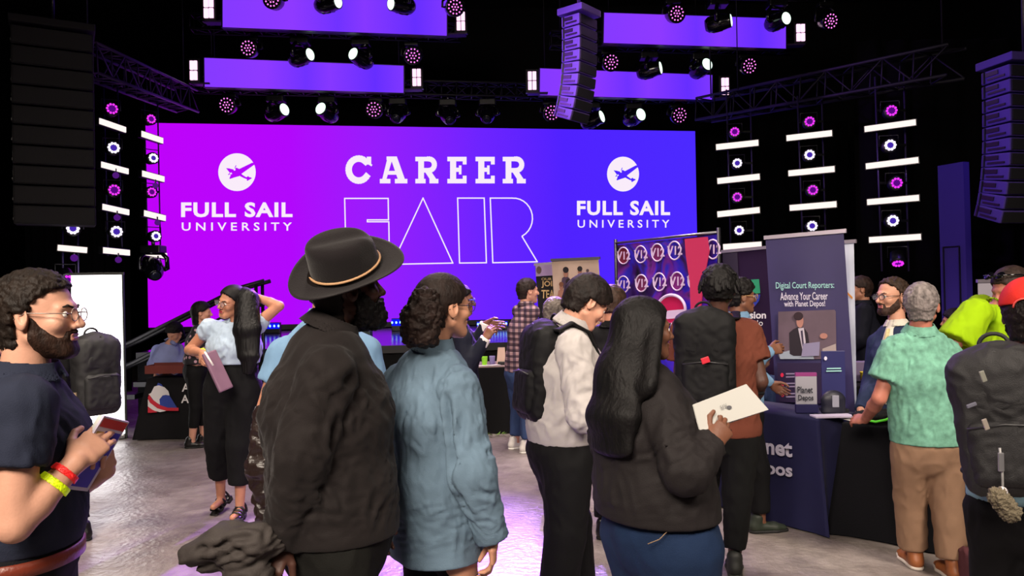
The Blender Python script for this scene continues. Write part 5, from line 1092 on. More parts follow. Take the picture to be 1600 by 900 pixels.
ops = [U(EC(c + A(0, 0, 0), c + A(0, 0, .09), (.082, .04), (.078, .036), ax2[0], f0=True)), U(EL(c + A(0, 0, .095), (.078, .036, .06)), .02)]; soft('case_shell', [field_mesh(ops, .006)], mat('case_navy', (22, 22, 40), .5), cap)
MB().box(c + A(.0, -.042, .085), (.022, .003, .04), ax2, bev=.003).build('pale_tag', pmat('tag_grey', (140, 140, 155)), cap)
c = W(1300, 649, 5.08); c[2] = z0 + .008; o = MB().box(c, (.13, .05, .006), (nrm((1, .05, 0)), nrm((-.05, 1, 0)), A(0, 0, 1)), bev=.002).build('brochure_stack', mat('lilac_paper', (190, 180, 205), .6)); tag(o, 'pale lilac stack of brochures at the front of the navy table', 'brochures')
# black table with green edge
B0 = A_ + nrm((1, -.05, 0)) * .15 + A(0, -.02, 0); dB = nrm((.62, -.55, 0)); eB = nrm((.80, .58, 0)); B1 = B0 + dB * .95
bt, bc = draped_table([B0[:2], B1[:2], (B1 + eB * .7)[:2], (B0 + eB * .7)[:2]], z0 - .02, cloth('black_table_drape', (12, 12, 20), .9), 'folding table under a black cloth, behind the mint green shirt', 'black tablecloth right of the navy one, behind the mint green shirt', .035, .008, 16)
g = W(1362, 648, 4.9); rg = MB(); rg.tube([W(1344, 648, 4.92), W(1352, 656, 4.86), W(1368, 659, 4.82), W(1384, 656, 4.8), W(1392, 652, 4.8)], .008, 6); 
jk = empty('folded_jacket', W(1365, 650, 4.9), 'black folded bag with a lime green edge on the black table', 'bag'); c = W(1366, 649, 4.95); ops = [U(EL(c, (.14, .09, .035))), U(EL(c + A(.08, 0, .005), (.08, .07, .03)), .03)]; soft('folded_cloth', [wrinkle(field_mesh(ops, .008), .006, (.04, .04, .04), 3)], cloth('black_nylon', (17, 17, 20), .6, .3, 500), jk); rg.build('lime_piping', mat('lime_cord', (90, 220, 40), .5, emit=.1), jk)
for i, (px, py, ang) in enumerate(((1347, 638, .2), (1372, 636, -.1))):
    c = W(px, py, 5.05 + .1 * i); c[2] = z0 + .0 + .004 * i - .012; o = MB().box(c, (.11, .08, .002), (A(math.cos(ang), math.sin(ang), 0), A(-math.sin(ang), math.cos(ang), 0), A(0, 0, 1))).build('paper_sheet', mat('paper', (225, 222, 215), .7)); tag(o, ('left', 'right')[i] + ' white sheet of paper behind the lime edged bag', 'paper', 'papers on the black table')
# far right table behind the suit
c = W(1350, 582, 7.0); ft, fc = draped_table([(c[0] - .5, c[1] - .3), (c[0] + .5, c[1] - .3), (c[0] + .5, c[1] + .3), (c[0] - .5, c[1] + .3)], .74, cloth('black_tablecloth', (13, 13, 15), .9), 'folding table under a black cloth far back at right', 'black tablecloth far back, left of the bearded man in a suit', .03, .01, 20)
cup(1350, 570, 6.85, mat('yellow_plastic', (220, 200, 50), .5), 'small yellow cup on the far table left of the bearded man', z=.745)
c = W(1340, 560, 7.0); c[2] = .745; o = MB().box(c + A(0, 0, .09), (.09, .05, .09), bev=.01).build('carton', mat('lilac_card', (120, 105, 140), .7)); tag(o, 'lilac grey carton on the far table beside the yellow cup', 'box')
# ---------------------------------------------------------------- the crowd
def mk(label, Y, face, head, pel, H=1.75, neck=None, sh=None, arms=None, feet=None, group=None, **kw):
    """head, pel, neck, sh, arms: image points (x, y, dY); dY is added to the distance Y"""
    q = lambda t: W(t[0], t[1], Y + (t[2] if len(t) > 2 else 0))
    pe = q(pel); hd = q(head); a = math.radians(face); F = A(-math.sin(a), math.cos(a), 0); Rt = A(math.cos(a), math.sin(a), 0); s = H / 1.75
    ne = q(neck) if neck else hd + A(0, 0, -.155 * s) - F * .03 * s
    J = dict(pel=pe, neck=ne, waist=pe * .78 + ne * .22, chest=pe * .37 + ne * .63 + F * .01)
    sw = .165 if kw.get('female') else .185
    for k, sg in (('R', 1), ('L', -1)):
        J['sh' + k] = q(sh[k]) if sh and k in sh else ne + Rt * sw * sg * s - A(0, 0, .05 * s)
        J['el' + k] = J['sh' + k] + (Rt * .05 * sg - F * .02 - A(0, 0, .285)) * s; J['wr' + k] = J['el' + k] + (Rt * .01 * sg + F * .07 - A(0, 0, .24)) * s
        if arms and k in arms:
            J['el' + k] = q(arms[k][0]); J['wr' + k] = q(arms[k][1])
        J['hi' + k] = pe + Rt * .09 * sg * s * kw.get('wide', 1) - A(0, 0, .04 * s)
        ft = q(feet[k]) if feet and k in feet else A(pe[0], pe[1], 0) + Rt * .10 * sg * s
        an = A(ft[0], ft[1], (.085 * s if not (feet and k in feet and len(feet[k]) > 3) else feet[k][3]))
        J['an' + k] = an; J['kn' + k] = (J['hi' + k] + an) / 2 + F * .025 + A(0, 0, .02)
    if kw.pop('seated', False):
        for k, sg in (('R', 1), ('L', -1)): J['kn' + k] = J['hi' + k] + F * .40 + A(0, 0, .0); J['an' + k] = A(J['kn' + k][0], J['kn' + k][1], .085)
    J.update({k: A(*v) for k, v in (kw.pop('J', None) or {}).items()})
    root = A((J['anR'][0] + J['anL'][0]) / 2, (J['anR'][1] + J['anL'][1]) / 2, 0)
    return person(label, root, face, H, J, hd, group=group, **kw)
TB = cloth('black_trousers', (15, 15, 18), .8)
RELAX = dict(thumb=(0, 0, 0))
def hd_relax(p, q, th=None, curl=(.35, .45, .3), tc=.4): return dict(thumb=th if th is not None else p_F, curl=curl, tc=tc)
BLKSH = mat('black_leather', (18, 16, 16), .35)

# --- man in the hat
f_ = -66; a = math.radians(f_); p_F = A(-math.sin(a), math.cos(a), 0)
n_hat = nrm((-.13, -.56, .82))
p = mk('person in a black fedora and black shirt seen from behind, holding a jacket', 2.45, f_, (543, 452, .02), (524, 826), H=1.8, neck=(510, 524), near=True,
       sh=dict(R=(512, 584, -.155), L=(520, 580, .17)), arms=dict(R=((472, 712, -.20), (440, 848, -.16)), L=((560, 700, .2), (580, 790, .2))), J=dict(chest=W(511, 640, 2.45), waist=W(519, 765, 2.45)), hyaw=4, hpitch=8, wide=1.08, deep=1.36, skin_='dark', hscale=1.02,
       hands=dict(R=dict(dir=(-.25, -.35, -.8), thumb=(.7, -.3, -.2), curl=(.6, .7, .5), tc=.4), L=dict(thumb=p_F, curl=(.3, .4, .3))))
SB = mat('charcoal_shirt_cloth', (26, 21, 21), .8, bump=.2, bscale=300, var=.1, vscale=6, sheen=.06, spec=.22)
w = lambda x, y, Y: W(x, y, Y)
cr = [(w(505, 610, 2.24), w(478, 680, 2.24), .016, .020), (w(520, 600, 2.24), w(560, 590, 2.26), .02, .009), (w(470, 640, 2.24), w(452, 690, 2.26), .016, .012), (w(552, 640, 2.24), w(590, 625, 2.3), .014, .010),
      (w(540, 675, 2.22), w(585, 655, 2.28), .014, .009), (w(518, 725, 2.22), w(560, 760, 2.24), .014, .010), (w(498, 760, 2.24), w(525, 810, 2.24), .012, .012), (w(480, 560, 2.26), w(530, 640, 2.2), .022, .008), (w(530, 700, 2.2), w(590, 700, 2.28), .016, .008)]
shirt(p, SB, .862, ('long', 'long'), .0075, (.075, .075, .13), 4, g=.022, passes=[(.0075, (.030, .05, .16), 3, 38, 1.0, 1.45), (.006, (.03, .05, .14), 9, -35, .85, 1.15), (.004, (.022, .04, .12), 13, 80, .84, 1.1)], creases=[(a_, b_, w_, k_ * 1.8) for a_, b_, w_, k_ in cr] + [(w(535, 640, 2.22), w(500, 720, 2.24), .012, .016), (w(500, 720, 2.24), w(478, 800, 2.26), .012, .014), (w(470, 800, 2.24), w(600, 812, 2.26), .012, .008), (w(545, 560, 2.3), w(500, 575, 2.26), .014, .008), (w(590, 640, 2.3), w(560, 600, 2.26), .012, .010)], hx=.155, hy=.125, wx=.145, wy=.12, cx=.155, cy=.125, collar_=dict(r=.072, hgt=.05, open_=.5, drop=-.008), trap=.072, sl=dict(r0=.064, r1=.058, r2=.045), res=.0075)
trousers(p, cloth('olive_black_trousers', (27, 27, 24), .8), amp=.006, g=.014, seed=6, hx=.15, hy=.118); shoes(p, BLKSH)
beard(p, (14, 11, 12), .016, .006, .006); hair(p, (20, 14, 13), .006, noise=.001, bump=.2, low=-.09)
ho = [U(RC(p.h(-.012, .068, -.10), p.h(.012, .068, -.10), .017), .01)]
hat = empty('fedora_hat', W(540, 428, 2.45), 'black felt fedora with a tan cord, worn by the man in the black shirt', 'hat')
hc = W(541, 421, 2.44); hxv = nrm(np.cross((0, 1, 0), n_hat)); hyv = np.cross(n_hat, hxv)
felt = mat('black_felt', (24, 20, 22), .9, bump=.2, bscale=220, sheen=.12, spec=.15)
a = math.radians(-62); hfw = nrm(A(-math.sin(a), math.cos(a), 0)); hfw = nrm(hfw - n_hat * (hfw @ n_hat)); hsd = np.cross(hfw, n_hat)
cap_ = [U(EC(hc - n_hat * .005, hc + n_hat * .12, (.101, .113), (.093, .103), hsd, f0=True)), I(PL(hc + n_hat * .118 - hfw * .02, n_hat + hfw * .10 + hsd * .0), .035),
        S(RC(hc + n_hat * .140 - hfw * .06, hc + n_hat * .122 + hfw * .10, .012, .022), .035), S(EL(hc + n_hat * .085 + hfw * .090 + hsd * .10, (.03, .03, .036)), .03), S(EL(hc + n_hat * .085 + hfw * .090 - hsd * .10, (.03, .03, .036)), .03), I(PL(hc - n_hat * .004, -n_hat), .002)]
soft('crown', [relax1(field_mesh(cap_, .004), 2)], felt, hat)
vs = []; NR, NT = 10, 72
for k in range(2):
    for i in range(NR + 1):
        for j in range(NT):
            t = 2 * math.pi * j / NT; r_ = .08 + (.182 - .08) * i / NR; e = i / NR; lift = .012 * e * e * (1 - 1.3 * abs(math.cos(t)) ** 2) + .018 * e ** 3 * abs(math.sin(t)) ** 2 - (.004 if k else 0)
            vs.append(hc + hfw * math.cos(t) * r_ * 1.03 + hsd * math.sin(t) * r_ * .97 + n_hat * lift)
fs = []; m_ = (NR + 1) * NT
for k in range(2):
    for i in range(NR):
        for j in range(NT): q_ = (k * m_ + i * NT + j, k * m_ + i * NT + (j + 1) % NT, k * m_ + (i + 1) * NT + (j + 1) % NT, k * m_ + (i + 1) * NT + j); fs.append(q_ if k else q_[::-1])
for j in range(NT): fs.append((NR * NT + j, NR * NT + (j + 1) % NT, m_ + NR * NT + (j + 1) % NT, m_ + NR * NT + j))
MB().add(vs, fs, True).build('brim', felt, hat)
MB().tube([hc + n_hat * .016 + hfw * math.cos(t) * .1135 + hsd * math.sin(t) * .1015 for t in [2 * math.pi * i / 48 for i in range(48)]], .0042, 8, closed=True).build('cord_band', mat('tan_cord', (176, 136, 98), .55, bump=.3, bscale=300), hat)
# jacket in his hand
jk = empty('held_jacket', W(350, 850, 2.2), 'dark grey bundled jacket held low by the person in the fedora', 'jacket')
Yj = 2.22; JP = lambda x, y, d=0: W(x, y, Yj + d)
ops = [U(EC(JP(296, 868), JP(350, 846), (.03, .03), (.05, .045), (0, 1, 0))), U(EC(JP(350, 846), JP(402, 848), (.06, .045), (.055, .05), (0, 1, 0)), .03), U(EC(JP(325, 845, .02), JP(372, 826, .03), (.02, .02), (.03, .022), (0, 1, 0)), .02),
       U(EC(JP(318, 884, .03), JP(375, 872, .02), (.02, .018), (.05, .035), (0, 1, 0)), .015), U(EC(JP(372, 872, .02), JP(405, 900, .0), (.055, .04), (.05, .04), (0, 1, 0)), .03), U(RC(JP(402, 842, .0), JP(430, 850, .02), .045, .03), .02), U(RC(JP(385, 880), JP(380, 930), .045, .05), .03),
       S(RC(JP(342, 858, -.06), JP(372, 850, -.065), .018, .012), .015)]
vq = wrinkle(field_mesh(ops, .006), .010, (.11, .05, .028), 9, np.array([nrm((1, 0, .35)), A(0, 1, 0), nrm((-.35, 0, 1))]))
vq = crease(vq, [(JP(305, 860, -.04), JP(400, 836, -.05), .010, .010), (JP(320, 876, -.04), JP(385, 858, -.06), .010, .012), (JP(352, 850, -.05), JP(400, 872, -.05), .01, .012)])
soft('jacket_cloth', [vq], cloth('grey_jacket_cloth', (62, 57, 55), .7, .2, 260), jk)

# --- person hidden behind him
p = mk('person in a light blue short sleeved shirt, mostly hidden behind the fedora man', 3.6, -8, (511, 447), (505, 700), H=1.78, sh=dict(L=(442, 553), R=(571, 548)), arms=dict(L=((414, 640, -.02), (408, 735, -.15)), R=((592, 655), (585, 740, .1))), skin_='tan', hands=dict(L=dict(thumb=(0, 1, 0)), R=dict(thumb=(0, 1, 0))))
LBL = cloth('light_blue_cotton', (112, 146, 178), .85)
shirt(p, LBL, .80, ('short', 'short'), .006, seed=8, sl=dict(t=.52, flare=.012)); trousers(p, TB); shoes(p, BLKSH); hair(p, (30, 22, 18))
lj = empty('leather_jacket', W(412, 690, 3.42), 'dark brown leather jacket hanging over an arm left of the fedora man', 'jacket')
ops = [U(EC(W(415, 645, 3.45), W(413, 730, 3.4), (.05, .04), (.075, .045), (1, 0, 0))), U(EC(W(413, 730, 3.4), W(420, 815, 3.4), (.075, .045), (.05, .04), (1, 0, 0)), .03)]
soft('jacket_leather', [wrinkle(field_mesh(ops, .007), .016, (.09, .05, .05), 3)], mat('brown_black_leather', (38, 27, 24), .32, bump=.3, bscale=60), lj)

# --- bearded man with glasses at far left
f_ = -84; a = math.radians(f_); p_F = A(-math.sin(a), math.cos(a), 0); p_R = A(math.cos(a), math.sin(a), 0)
p = mk('person with beard and clear glasses in a navy polo, holding magazines, at far left', 2.0, f_, (62, 494), (38, 862), H=1.72, neck=(38, 592), near=True, hscale=.95, hyaw=2, hpitch=1,
       sh=dict(R=(36, 634, -.17), L=(50, 632, .17)), arms=dict(R=((22, 822, -.2), (118, 722, -.10)), L=((60, 800, .22), (163, 735, .10))), wide=.95, deep=.95, skin_='fair',
       hands=dict(R=dict(dir=nrm(W(160, 680, 1.98) - W(118, 722, 1.9)), thumb=(-.5, .3, .8), curl=(.25, .35, .3), tc=.2), L=dict(dir=nrm((.1, -.55, .8)), thumb=(-.75, -.3, .3), curl=(.7, .9, .6), tc=.5)))
POLO = cloth('navy_polo_cloth', (40, 45, 62), .85, .25, 420)
cr = [(w(20, 690, 1.8), w(70, 600, 1.86), .018, .008), (w(60, 700, 1.84), w(88, 640, 1.9), .014, .009), (w(55, 790, 1.86), w(90, 740, 1.88), .016, .010), (w(30, 840, 1.86), w(95, 800, 1.88), .018, .009), (w(5, 660, 1.8), w(50, 700, 1.78), .014, .006)]
o = shirt(p, POLO, .985, ('short', 'short'), .005, (.06, .06, .14), 3, g=.018, passes=[(.005, (.03, .05, .14), 7, 30, 1.0, 1.4), (.004, (.025, .05, .12), 8, 75, .98, 1.15)], creases=cr, sl=dict(t=.50, r0=.056, r1=.05), collar_=dict(r=.070, hgt=.045, open_=.8), hx=.15, hy=.115, wx=.145, wy=.12, cx=.16, cy=.125, res=.007)
trousers(p, cloth('navy_chinos', (24, 27, 34), .8), g=.010, hx=.155, hy=.118, amp=.004); shoes(p, BLKSH)
b = MB(); pc_ = p.J['pel']; bz = .962
ringp = [A(pc_[0], pc_[1], bz) + p.R * .164 * math.cos(t) + p.F * .129 * math.sin(t) for t in [2 * math.pi * i / 48 for i in range(48)]]
vs = []; 
for q_ in ringp: o_ = nrm(q_ - A(pc_[0], pc_[1], bz)); vs += [q_ + A(0, 0, -.019), q_ + o_ * .006 + A(0, 0, -.017), q_ + o_ * .006 + A(0, 0, .017), q_ + A(0, 0, .019)]
b.add(vs, [(4 * i + k, 4 * ((i + 1) % 48) + k, 4 * ((i + 1) % 48) + k + 1, 4 * i + k + 1) for i in range(48) for k in range(3)], True); bl_ = b.build('belt', mat('brown_belt_leather', (120, 50, 34), .38, bump=.15, bscale=120), p.root)
hair(p, (30, 22, 17), .013, line=(.050, .07), low=-.085, noise=.007, nscale=.016, side=.012, ear=.008, bump=1, scale=70); beard(p, (44, 28, 21), .004, .002, .0018, cheek=-.03); eyes(p); lips(p, (178, 110, 100)); glasses(p, (150, 130, 120), .0016)
for (t0, t1, mm, nm) in ((.13, .22, mat('red_band', (235, 40, 40), .4, emit=.15), 'red paper wristband'), (.30, .40, mat('neon_yellow_band', (215, 240, 20), .4, emit=.2), 'neon yellow paper wristband')):
    wr, el = p.J['wrR'], p.J['elR']; a_, b2 = wr + (el - wr) * t0, wr + (el - wr) * t1
    o = empty('wristband', (a_ + b2) / 2, nm + ' on the bearded man\'s forearm', 'wristband', ); r1 = .0315 if t0 < .2 else .0365
    soft('band', [field_mesh([U(EC(a_, b2, (r1, r1), (r1 + .002, r1 + .002), (0, 1, 0), True, True, shell=.0016))], .0028)], mm, o)
mg = empty('magazine', W(150, 705, 1.97), 'stack of glossy magazines with red and blue cover, held by the bearded man', 'magazine')
L0, L1 = W(94, 763, 1.93), W(163, 650, 1.97); wv2 = nrm(W(210, 659, 2.08) - W(166, 648, 1.98)) * .095; up2_ = nrm(np.cross(wv2, L1 - L0)); up2_ = up2_ if up2_ @ (CAM - L0) > 0 else -up2_
for i, mm in enumerate((mat('magazine_cover', (205, 195, 215), .3, spec=.7), mat('magazine_paper', (215, 215, 210), .5), mat('magazine_paper', (215, 215, 210), .5))):
    o_ = up2_ * -.0085 * i + (L1 - L0) * -.015 * i + wv2 * .04 * i; MB().prism([L0 + o_, L1 + o_, L1 + wv2 + o_, L0 + wv2 + o_], up2_ * -.0065).build('magazine_copy', mm, mg)
def mq(u0, v0, u1, v1, c, nm, l=.0012): b = MB(); P_ = lambda u, v: L0 + (L1 - L0) * u + wv2 * v + up2_ * l; b.add([P_(u0, v0), P_(u1, v0), P_(u1, v1), P_(u0, v1)], [(0, 1, 2, 3)]); b.build(nm, mat('cover_' + nm + str(c[0]), c, .3, spec=.7), mg)
mq(.86, .03, .98, .97, (190, 50, 45), 'printed_header'); mq(.50, .35, .82, .95, (60, 50, 185), 'printed_picture'); mq(.05, .1, .42, .9, (62, 54, 185), 'printed_picture'); mq(.52, .05, .8, .28, (180, 150, 60), 'printed_stripe', .002); mq(.6, .5, .7, .8, (225, 220, 235), 'printed_block', .003)

# --- edge sliver
p = mk('person at the very left edge, only face edge and violet blue collar showing', 3.4, -88, (-17, 514), (-30, 800), H=1.7, skin_='fair')
shirt(p, cloth('violet_blue_cotton', (90, 84, 170), .85), .85, ('short', 'short'), seed=5); trousers(p, TB); hair(p, (40, 26, 18)); shoes(p, BLKSH)
# --- backpack person behind the bearded man
p = mk('person in black with a dark backpack, hidden behind the bearded man', 5.3, 62, (84, 482), (108, 690), H=1.68, sh=dict(R=(112, 548, .12), L=(100, 552, -.12)), neck=(92, 520), feet=dict(R=(120, 832, .12), L=(128, 836, -.12)), skin_='tan')
BKC = cloth('black_cotton', (22, 21, 24), .85)
shirt(p, BKC, .84, ('long', 'long'), seed=12); trousers(p, TB); shoes(p, BLKSH); hair(p, (18, 14, 13))
rt, Q = backpack(p, W(150, 583, 5.15), (.15, .11, .28), mat('charcoal_nylon', (25, 25, 27), .6, bump=.3, bscale=300, var=.1), 'charcoal backpack in front of the glowing white banner', back=(.75, -.5, 0), seed=4)
MB().bar(W(114, 614, 5.0), W(117, 655, 5.0), .045, .01).build('tan_tab', mat('tan_webbing', (150, 130, 105), .8), rt)
for q_ in ():
    pass
# --- woman with raised arm
f_ = 178; a = math.radians(f_); p_F = A(-math.sin(a), math.cos(a), 0)
p = mk('person in pale blue sleeveless shirt and black culottes, arm raised behind head', 5.6, f_, (362, 473, -.02), (364, 600), H=1.6, neck=(369, 506), female=True, wide=1.12, near=True, bodyres=.008, hyaw=-32, hroll=-14, hpitch=-4, hscale=1.06,
       sh=dict(R=(327, 513), L=(401, 507)), arms=dict(R=((296, 547, .04), (316, 551, -.2)), L=((436, 478, .0), (398, 463, .08))), feet=dict(R=(345, 772, .18, .13), L=(375, 796, -.05, .115)), skin_='tan',
       hands=dict(R=dict(dir=(.15, -.6, -.55), thumb=(.5, -.4, .6), curl=(.6, .7, .5)), L=dict(dir=(-.8, .5, .1), thumb=(0, 0, -1), curl=(.3, .4, .3))))
PB = cloth('pale_blue_cotton', (168, 186, 206), .85)
shirt(p, PB, 1.13 * 1.0, ('cap', 'cap'), .010, (.05, .05, .07), 21, g=.020, passes=[(.006, (.022, .04, .12), 7, -20, 1.12, 1.4)], wx=.155, wy=.115, hx=.16, cx=.165, sl=dict(r0=.06, r1=.055), res=.007, collar_=dict(r=.056, hgt=.04, open_=1.1))
trousers(p, cloth('black_culottes', (14, 14, 18), .85), top=p.J['waist'] + A(0, 0, .06), g=.03, knee=.085, ankle=.062, cuts=.14, thigh=.10, hx=.165, seed=31)
for q in 'RL':
    an = p.J['an' + q]; tilt = -.55 if q == 'R' else 0.0; fw = nrm(A(-.25 if q == 'R' else .1, -1, tilt)); sd = nrm(np.cross(fw, (0, 0, 1))); up = np.cross(sd, fw); base = an - up * .07 - fw * .02
    o = soft('sandal', [field_mesh([U(EC(base - fw * .03, base + fw * .10, (.034, .016), (.042, .016), sd)), U(EC(base + fw * .10, base + fw * .16, (.042, .016), (.034, .012), sd), .02), U(BX(base - fw * .025 - up * .02, (.032, .028, .022), np.array([sd, fw, up]), .008), .01)], .005)], BLKSH, p.root)
    for t, h_ in ((-.01, .075), (.045, .05), (.085, .038), (.125, .03)):
        MB().tube([base + fw * t + sd * .04 * math.cos(x) + up * (.01 + h_ * math.sin(x)) for x in [math.pi * i / 10 for i in range(11)]], .0085, 6).build('strap', BLKSH, o)
hair(p, (12, 10, 12), .016, line=(.085, .085), low=-.08, noise=.001, bump=.25, side=-.2)
h = p.h; HL = [U(EC(h(-.02, -.07, .06), W(392, 500, 5.66), (.055, .06), (.07, .05), (1, 0, 0))), U(EC(W(386, 468, 5.58), W(386, 515, 5.46), (.085, .08), (.095, .06), (1, 0, 0)), .04), U(EC(W(386, 515, 5.46), W(388, 556, 5.43), (.095, .05), (.078, .035), (1, 0, 0)), .03), U(EC(W(390, 556, 5.43), W(386, 582, 5.42), (.072, .035), (.035, .015), (1, 0, 0)), .02)]
v, q_ = wrinkle(field_mesh(HL, .006), .003, (.018, .018, .5), 3); soft('long_hair', [(v, q_)], hairmat((9, 8, 10), .4, 90, (1, 1, .05), rough=.5), p.root)
eyes(p, brow=(20, 15, 14)); lips(p, (170, 60, 70)); glasses(p, (110, 70, 60), .0018, w=.025, hgt=.022)
bb = MB(); bb.lathe(W(343, 568, 5.42), (0, -1, 0), [(0, .02), (.006, .02), (.006, .013)], 16); bb.build('belt_buckle', mat('gold_buckle', (190, 150, 70), .3, .9), p.root)
MB().tube([p.J['wrR'] + A(.02 * math.cos(t), .012 * math.sin(t) , .028 * math.sin(t)) for t in [2 * math.pi * i / 14 for i in range(14)]], .005, 5, closed=True).build('bracelet', mat('neon_yellow_band', (215, 240, 20), .4, emit=.2), p.root)
pu = empty('notebook', W(335, 585, 5.3), 'mauve notebook with white pen held by the woman with the raised arm', 'notebook')
nb0, nb1 = W(320, 552, 5.28), W(348, 612, 5.28); dn = nrm(nb1 - nb0); sn = nrm(A(.55, .75, .1) - dn * (A(.55, .75, .1) @ dn)); MB().box((nb0 + nb1) / 2 + sn * .03, (np.linalg.norm(nb1 - nb0) / 2, .055, .012), (dn, sn, np.cross(dn, sn)), bev=.01).build('notebook_cover', mat('mauve_cover', (120, 88, 110), .5), pu)
MB().tube([W(320, 550, 5.2), W(333, 571, 5.18)], .007, 8).build('pen', mat('white_pen', (230, 225, 220), .4), pu)
# --- woman behind her, and the bent helper
p = mk('person in a flower patterned top, partly hidden behind the woman with raised arm', 8.3, -75, (316, 489), (305, 580), H=1.62, female=True, skin_='light', feet=dict(R=(300, 683, -.05), L=(318, 683, .1)), arms=dict(R=((298, 545, -.2), (315, 560, -.15)), L=((310, 545, .2), (325, 560, .1))))
FM = mat('flower_print', (60, 50, 62), .8, var=0); nt = FM.node_tree; tcn = nt.nodes.new('ShaderNodeTexCoord'); vo = nt.nodes.new('ShaderNodeTexVoronoi'); vo.inputs['Scale'].default_value = 22; r_ = nt.nodes.new('ShaderNodeValToRGB'); r_.color_ramp.elements[0].color = (*s2l((190, 150, 165)), 1); r_.color_ramp.elements[1].color = (*s2l((22, 20, 26)), 1); r_.color_ramp.elements[0].position = .25; r_.color_ramp.elements[1].position = .4
nt.links.new(tcn.outputs['Object'], vo.inputs['Vector']); nt.links.new(vo.outputs[0], r_.inputs[0]); nt.links.new(r_.outputs[0], nt.nodes['Principled BSDF'].inputs['Base Color'])
shirt(p, FM, .9, ('rolled', 'rolled'), seed=3, collar_=False); trousers(p, TB, cuts=.15, ankle=.045, knee=.055); shoes(p, BLKSH, high=.0); hair(p, (12, 10, 11), .02, low=-.14, noise=.004)
p = mk('person in a pale blue shirt bending low behind the eagle booth', 9.12, 165, (273, 520, -.1), (255, 605), H=1.65, neck=(266, 538, -.1), skin_='light', hpitch=-35, sh=dict(R=(246, 547), L=(278, 545)), arms=dict(R=((238, 570, -.1), (250, 582, -.3)), L=((283, 570, -.1), (272, 582, -.3))))
shirt(p, cloth('lavender_cotton', (140, 150, 200), .85), .8, ('long', 'long'), seed=14); trousers(p, TB); shoes(p, BLKSH); hair(p, (14, 11, 12), .02, low=-.12)

# --- denim shirt
f_ = -36; a = math.radians(f_); p_F = A(-math.sin(a), math.cos(a), 0)
p = mk('person with a curly dark ponytail in a blue denim shirt, seen from behind', 2.8, f_, (694, 481), (683, 815), H=1.7, neck=(674, 551), near=True, hyaw=-16, wide=1.0, deep=1.25, skin_='olive',
       sh=dict(L=(626, 600, .08), R=(716, 606, -.12)), arms=dict(R=((741, 738, -.18), (769, 842, -.14)), L=((632, 735, .22), (645, 835, .26))), hands=dict(R=dict(dir=(.03, .1, -1), thumb=(.1, 1, 0), curl=(.35, .5, .45), tc=.5), L=dict(thumb=p_F)))
DN = cloth('denim_blue', (98, 120, 138), .85, .35, 420, var=.14, vscale=5)
cr = [(w(622, 590, 2.62), w(612, 720, 2.62), .020, .014), (w(648, 600, 2.60), w(640, 730, 2.60), .018, .012), (w(676, 600, 2.6), w(668, 720, 2.58), .016, .008), (w(704, 700, 2.58), w(735, 800, 2.6), .016, .022), (w(697, 620, 2.6), w(706, 700, 2.58), .014, .016), (w(625, 798, 2.6), w(735, 806, 2.58), .014, .012),
      (w(630, 820, 2.6), w(700, 815, 2.56), .012, .009), (w(625, 775, 2.6), w(690, 778, 2.56), .012, .006), (w(735, 720, 2.58), w(770, 705, 2.62), .014, .010), (w(745, 765, 2.56), w(775, 775, 2.6), .012, .008), (w(725, 640, 2.58), w(715, 700, 2.56), .014, .009), (w(690, 605, 2.62), w(740, 588, 2.64), .012, .006)]
shirt(p, DN, .665, ('long', 'long'), .0065, (.06, .06, .15), 17, g=.022, passes=[(.0065, (.024, .04, .22), 5, 4, .95, 1.45), (.0055, (.026, .05, .16), 19, 82, .66, .98), (.003, (.014, .03, .10), 23, -30, .7, 1.4)], creases=[(a_, b_, w_, k_ * 1.6) for a_, b_, w_, k_ in cr], hx=.155, hy=.12, wx=.143, wy=.115, cx=.150, cy=.12, flare=.006, sl=dict(r0=.058, r1=.055, r2=.046), collar_=dict(r=.062, hgt=.06, open_=.4), extra=[S(RC(W(585, 925, 2.6), W(590, 925, 3.1), .12), .02)], res=.007)
cf = []; wr, el = p.J['wrR'], p.J['elR']; dd = nrm(wr - el); o = empty('x', (0, 0, 0)); bpy.data.objects.remove(o)
cfo = soft('cuff', [relax1(field_mesh([U(EC(wr - dd * .075, wr + dd * .004, (.047, .047), (.043, .043), p.F, True, True))], .004), 1)], DN, p.root)
MB().lathe(wr - dd * .03 - A(0, .042, 0) * 1.04, (0, -1, 0), [(0, .006), (.003, .006), (.0035, .003)], 10).build('cuff_button', mat('brass_button', (200, 170, 110), .4, .6), cfo)
trousers(p, TB, g=.008, hx=.14, hy=.10, thigh=.066, amp=.003); shoes(p, BLKSH)
hair(p, (33, 23, 20), .012, line=(.088, .075), low=-.07, noise=.002, nscale=.03, bump=.9, scale=60, side=.012, ear=.004)
lp_ = [U(EL(W(663, 470, 2.68), (.05, .05, .05))), U(EL(W(655, 500, 2.66), (.065, .055, .07)), .02), U(EL(W(664, 522, 2.66), (.052, .045, .05)), .02), U(EL(W(642, 520, 2.68), (.035, .035, .05)), .02), U(EL(W(672, 490, 2.66), (.045, .045, .05)), .02)]
v, q_ = lumps(lp_, .0045, .013, .022, 4); soft('curly_ponytail', [(v, q_)], hairmat((38, 27, 24), 1.0, 60, (1, 1, 1)), p.root)
glasses(p, (50, 40, 40), .0014, lens=False); eyes(p)
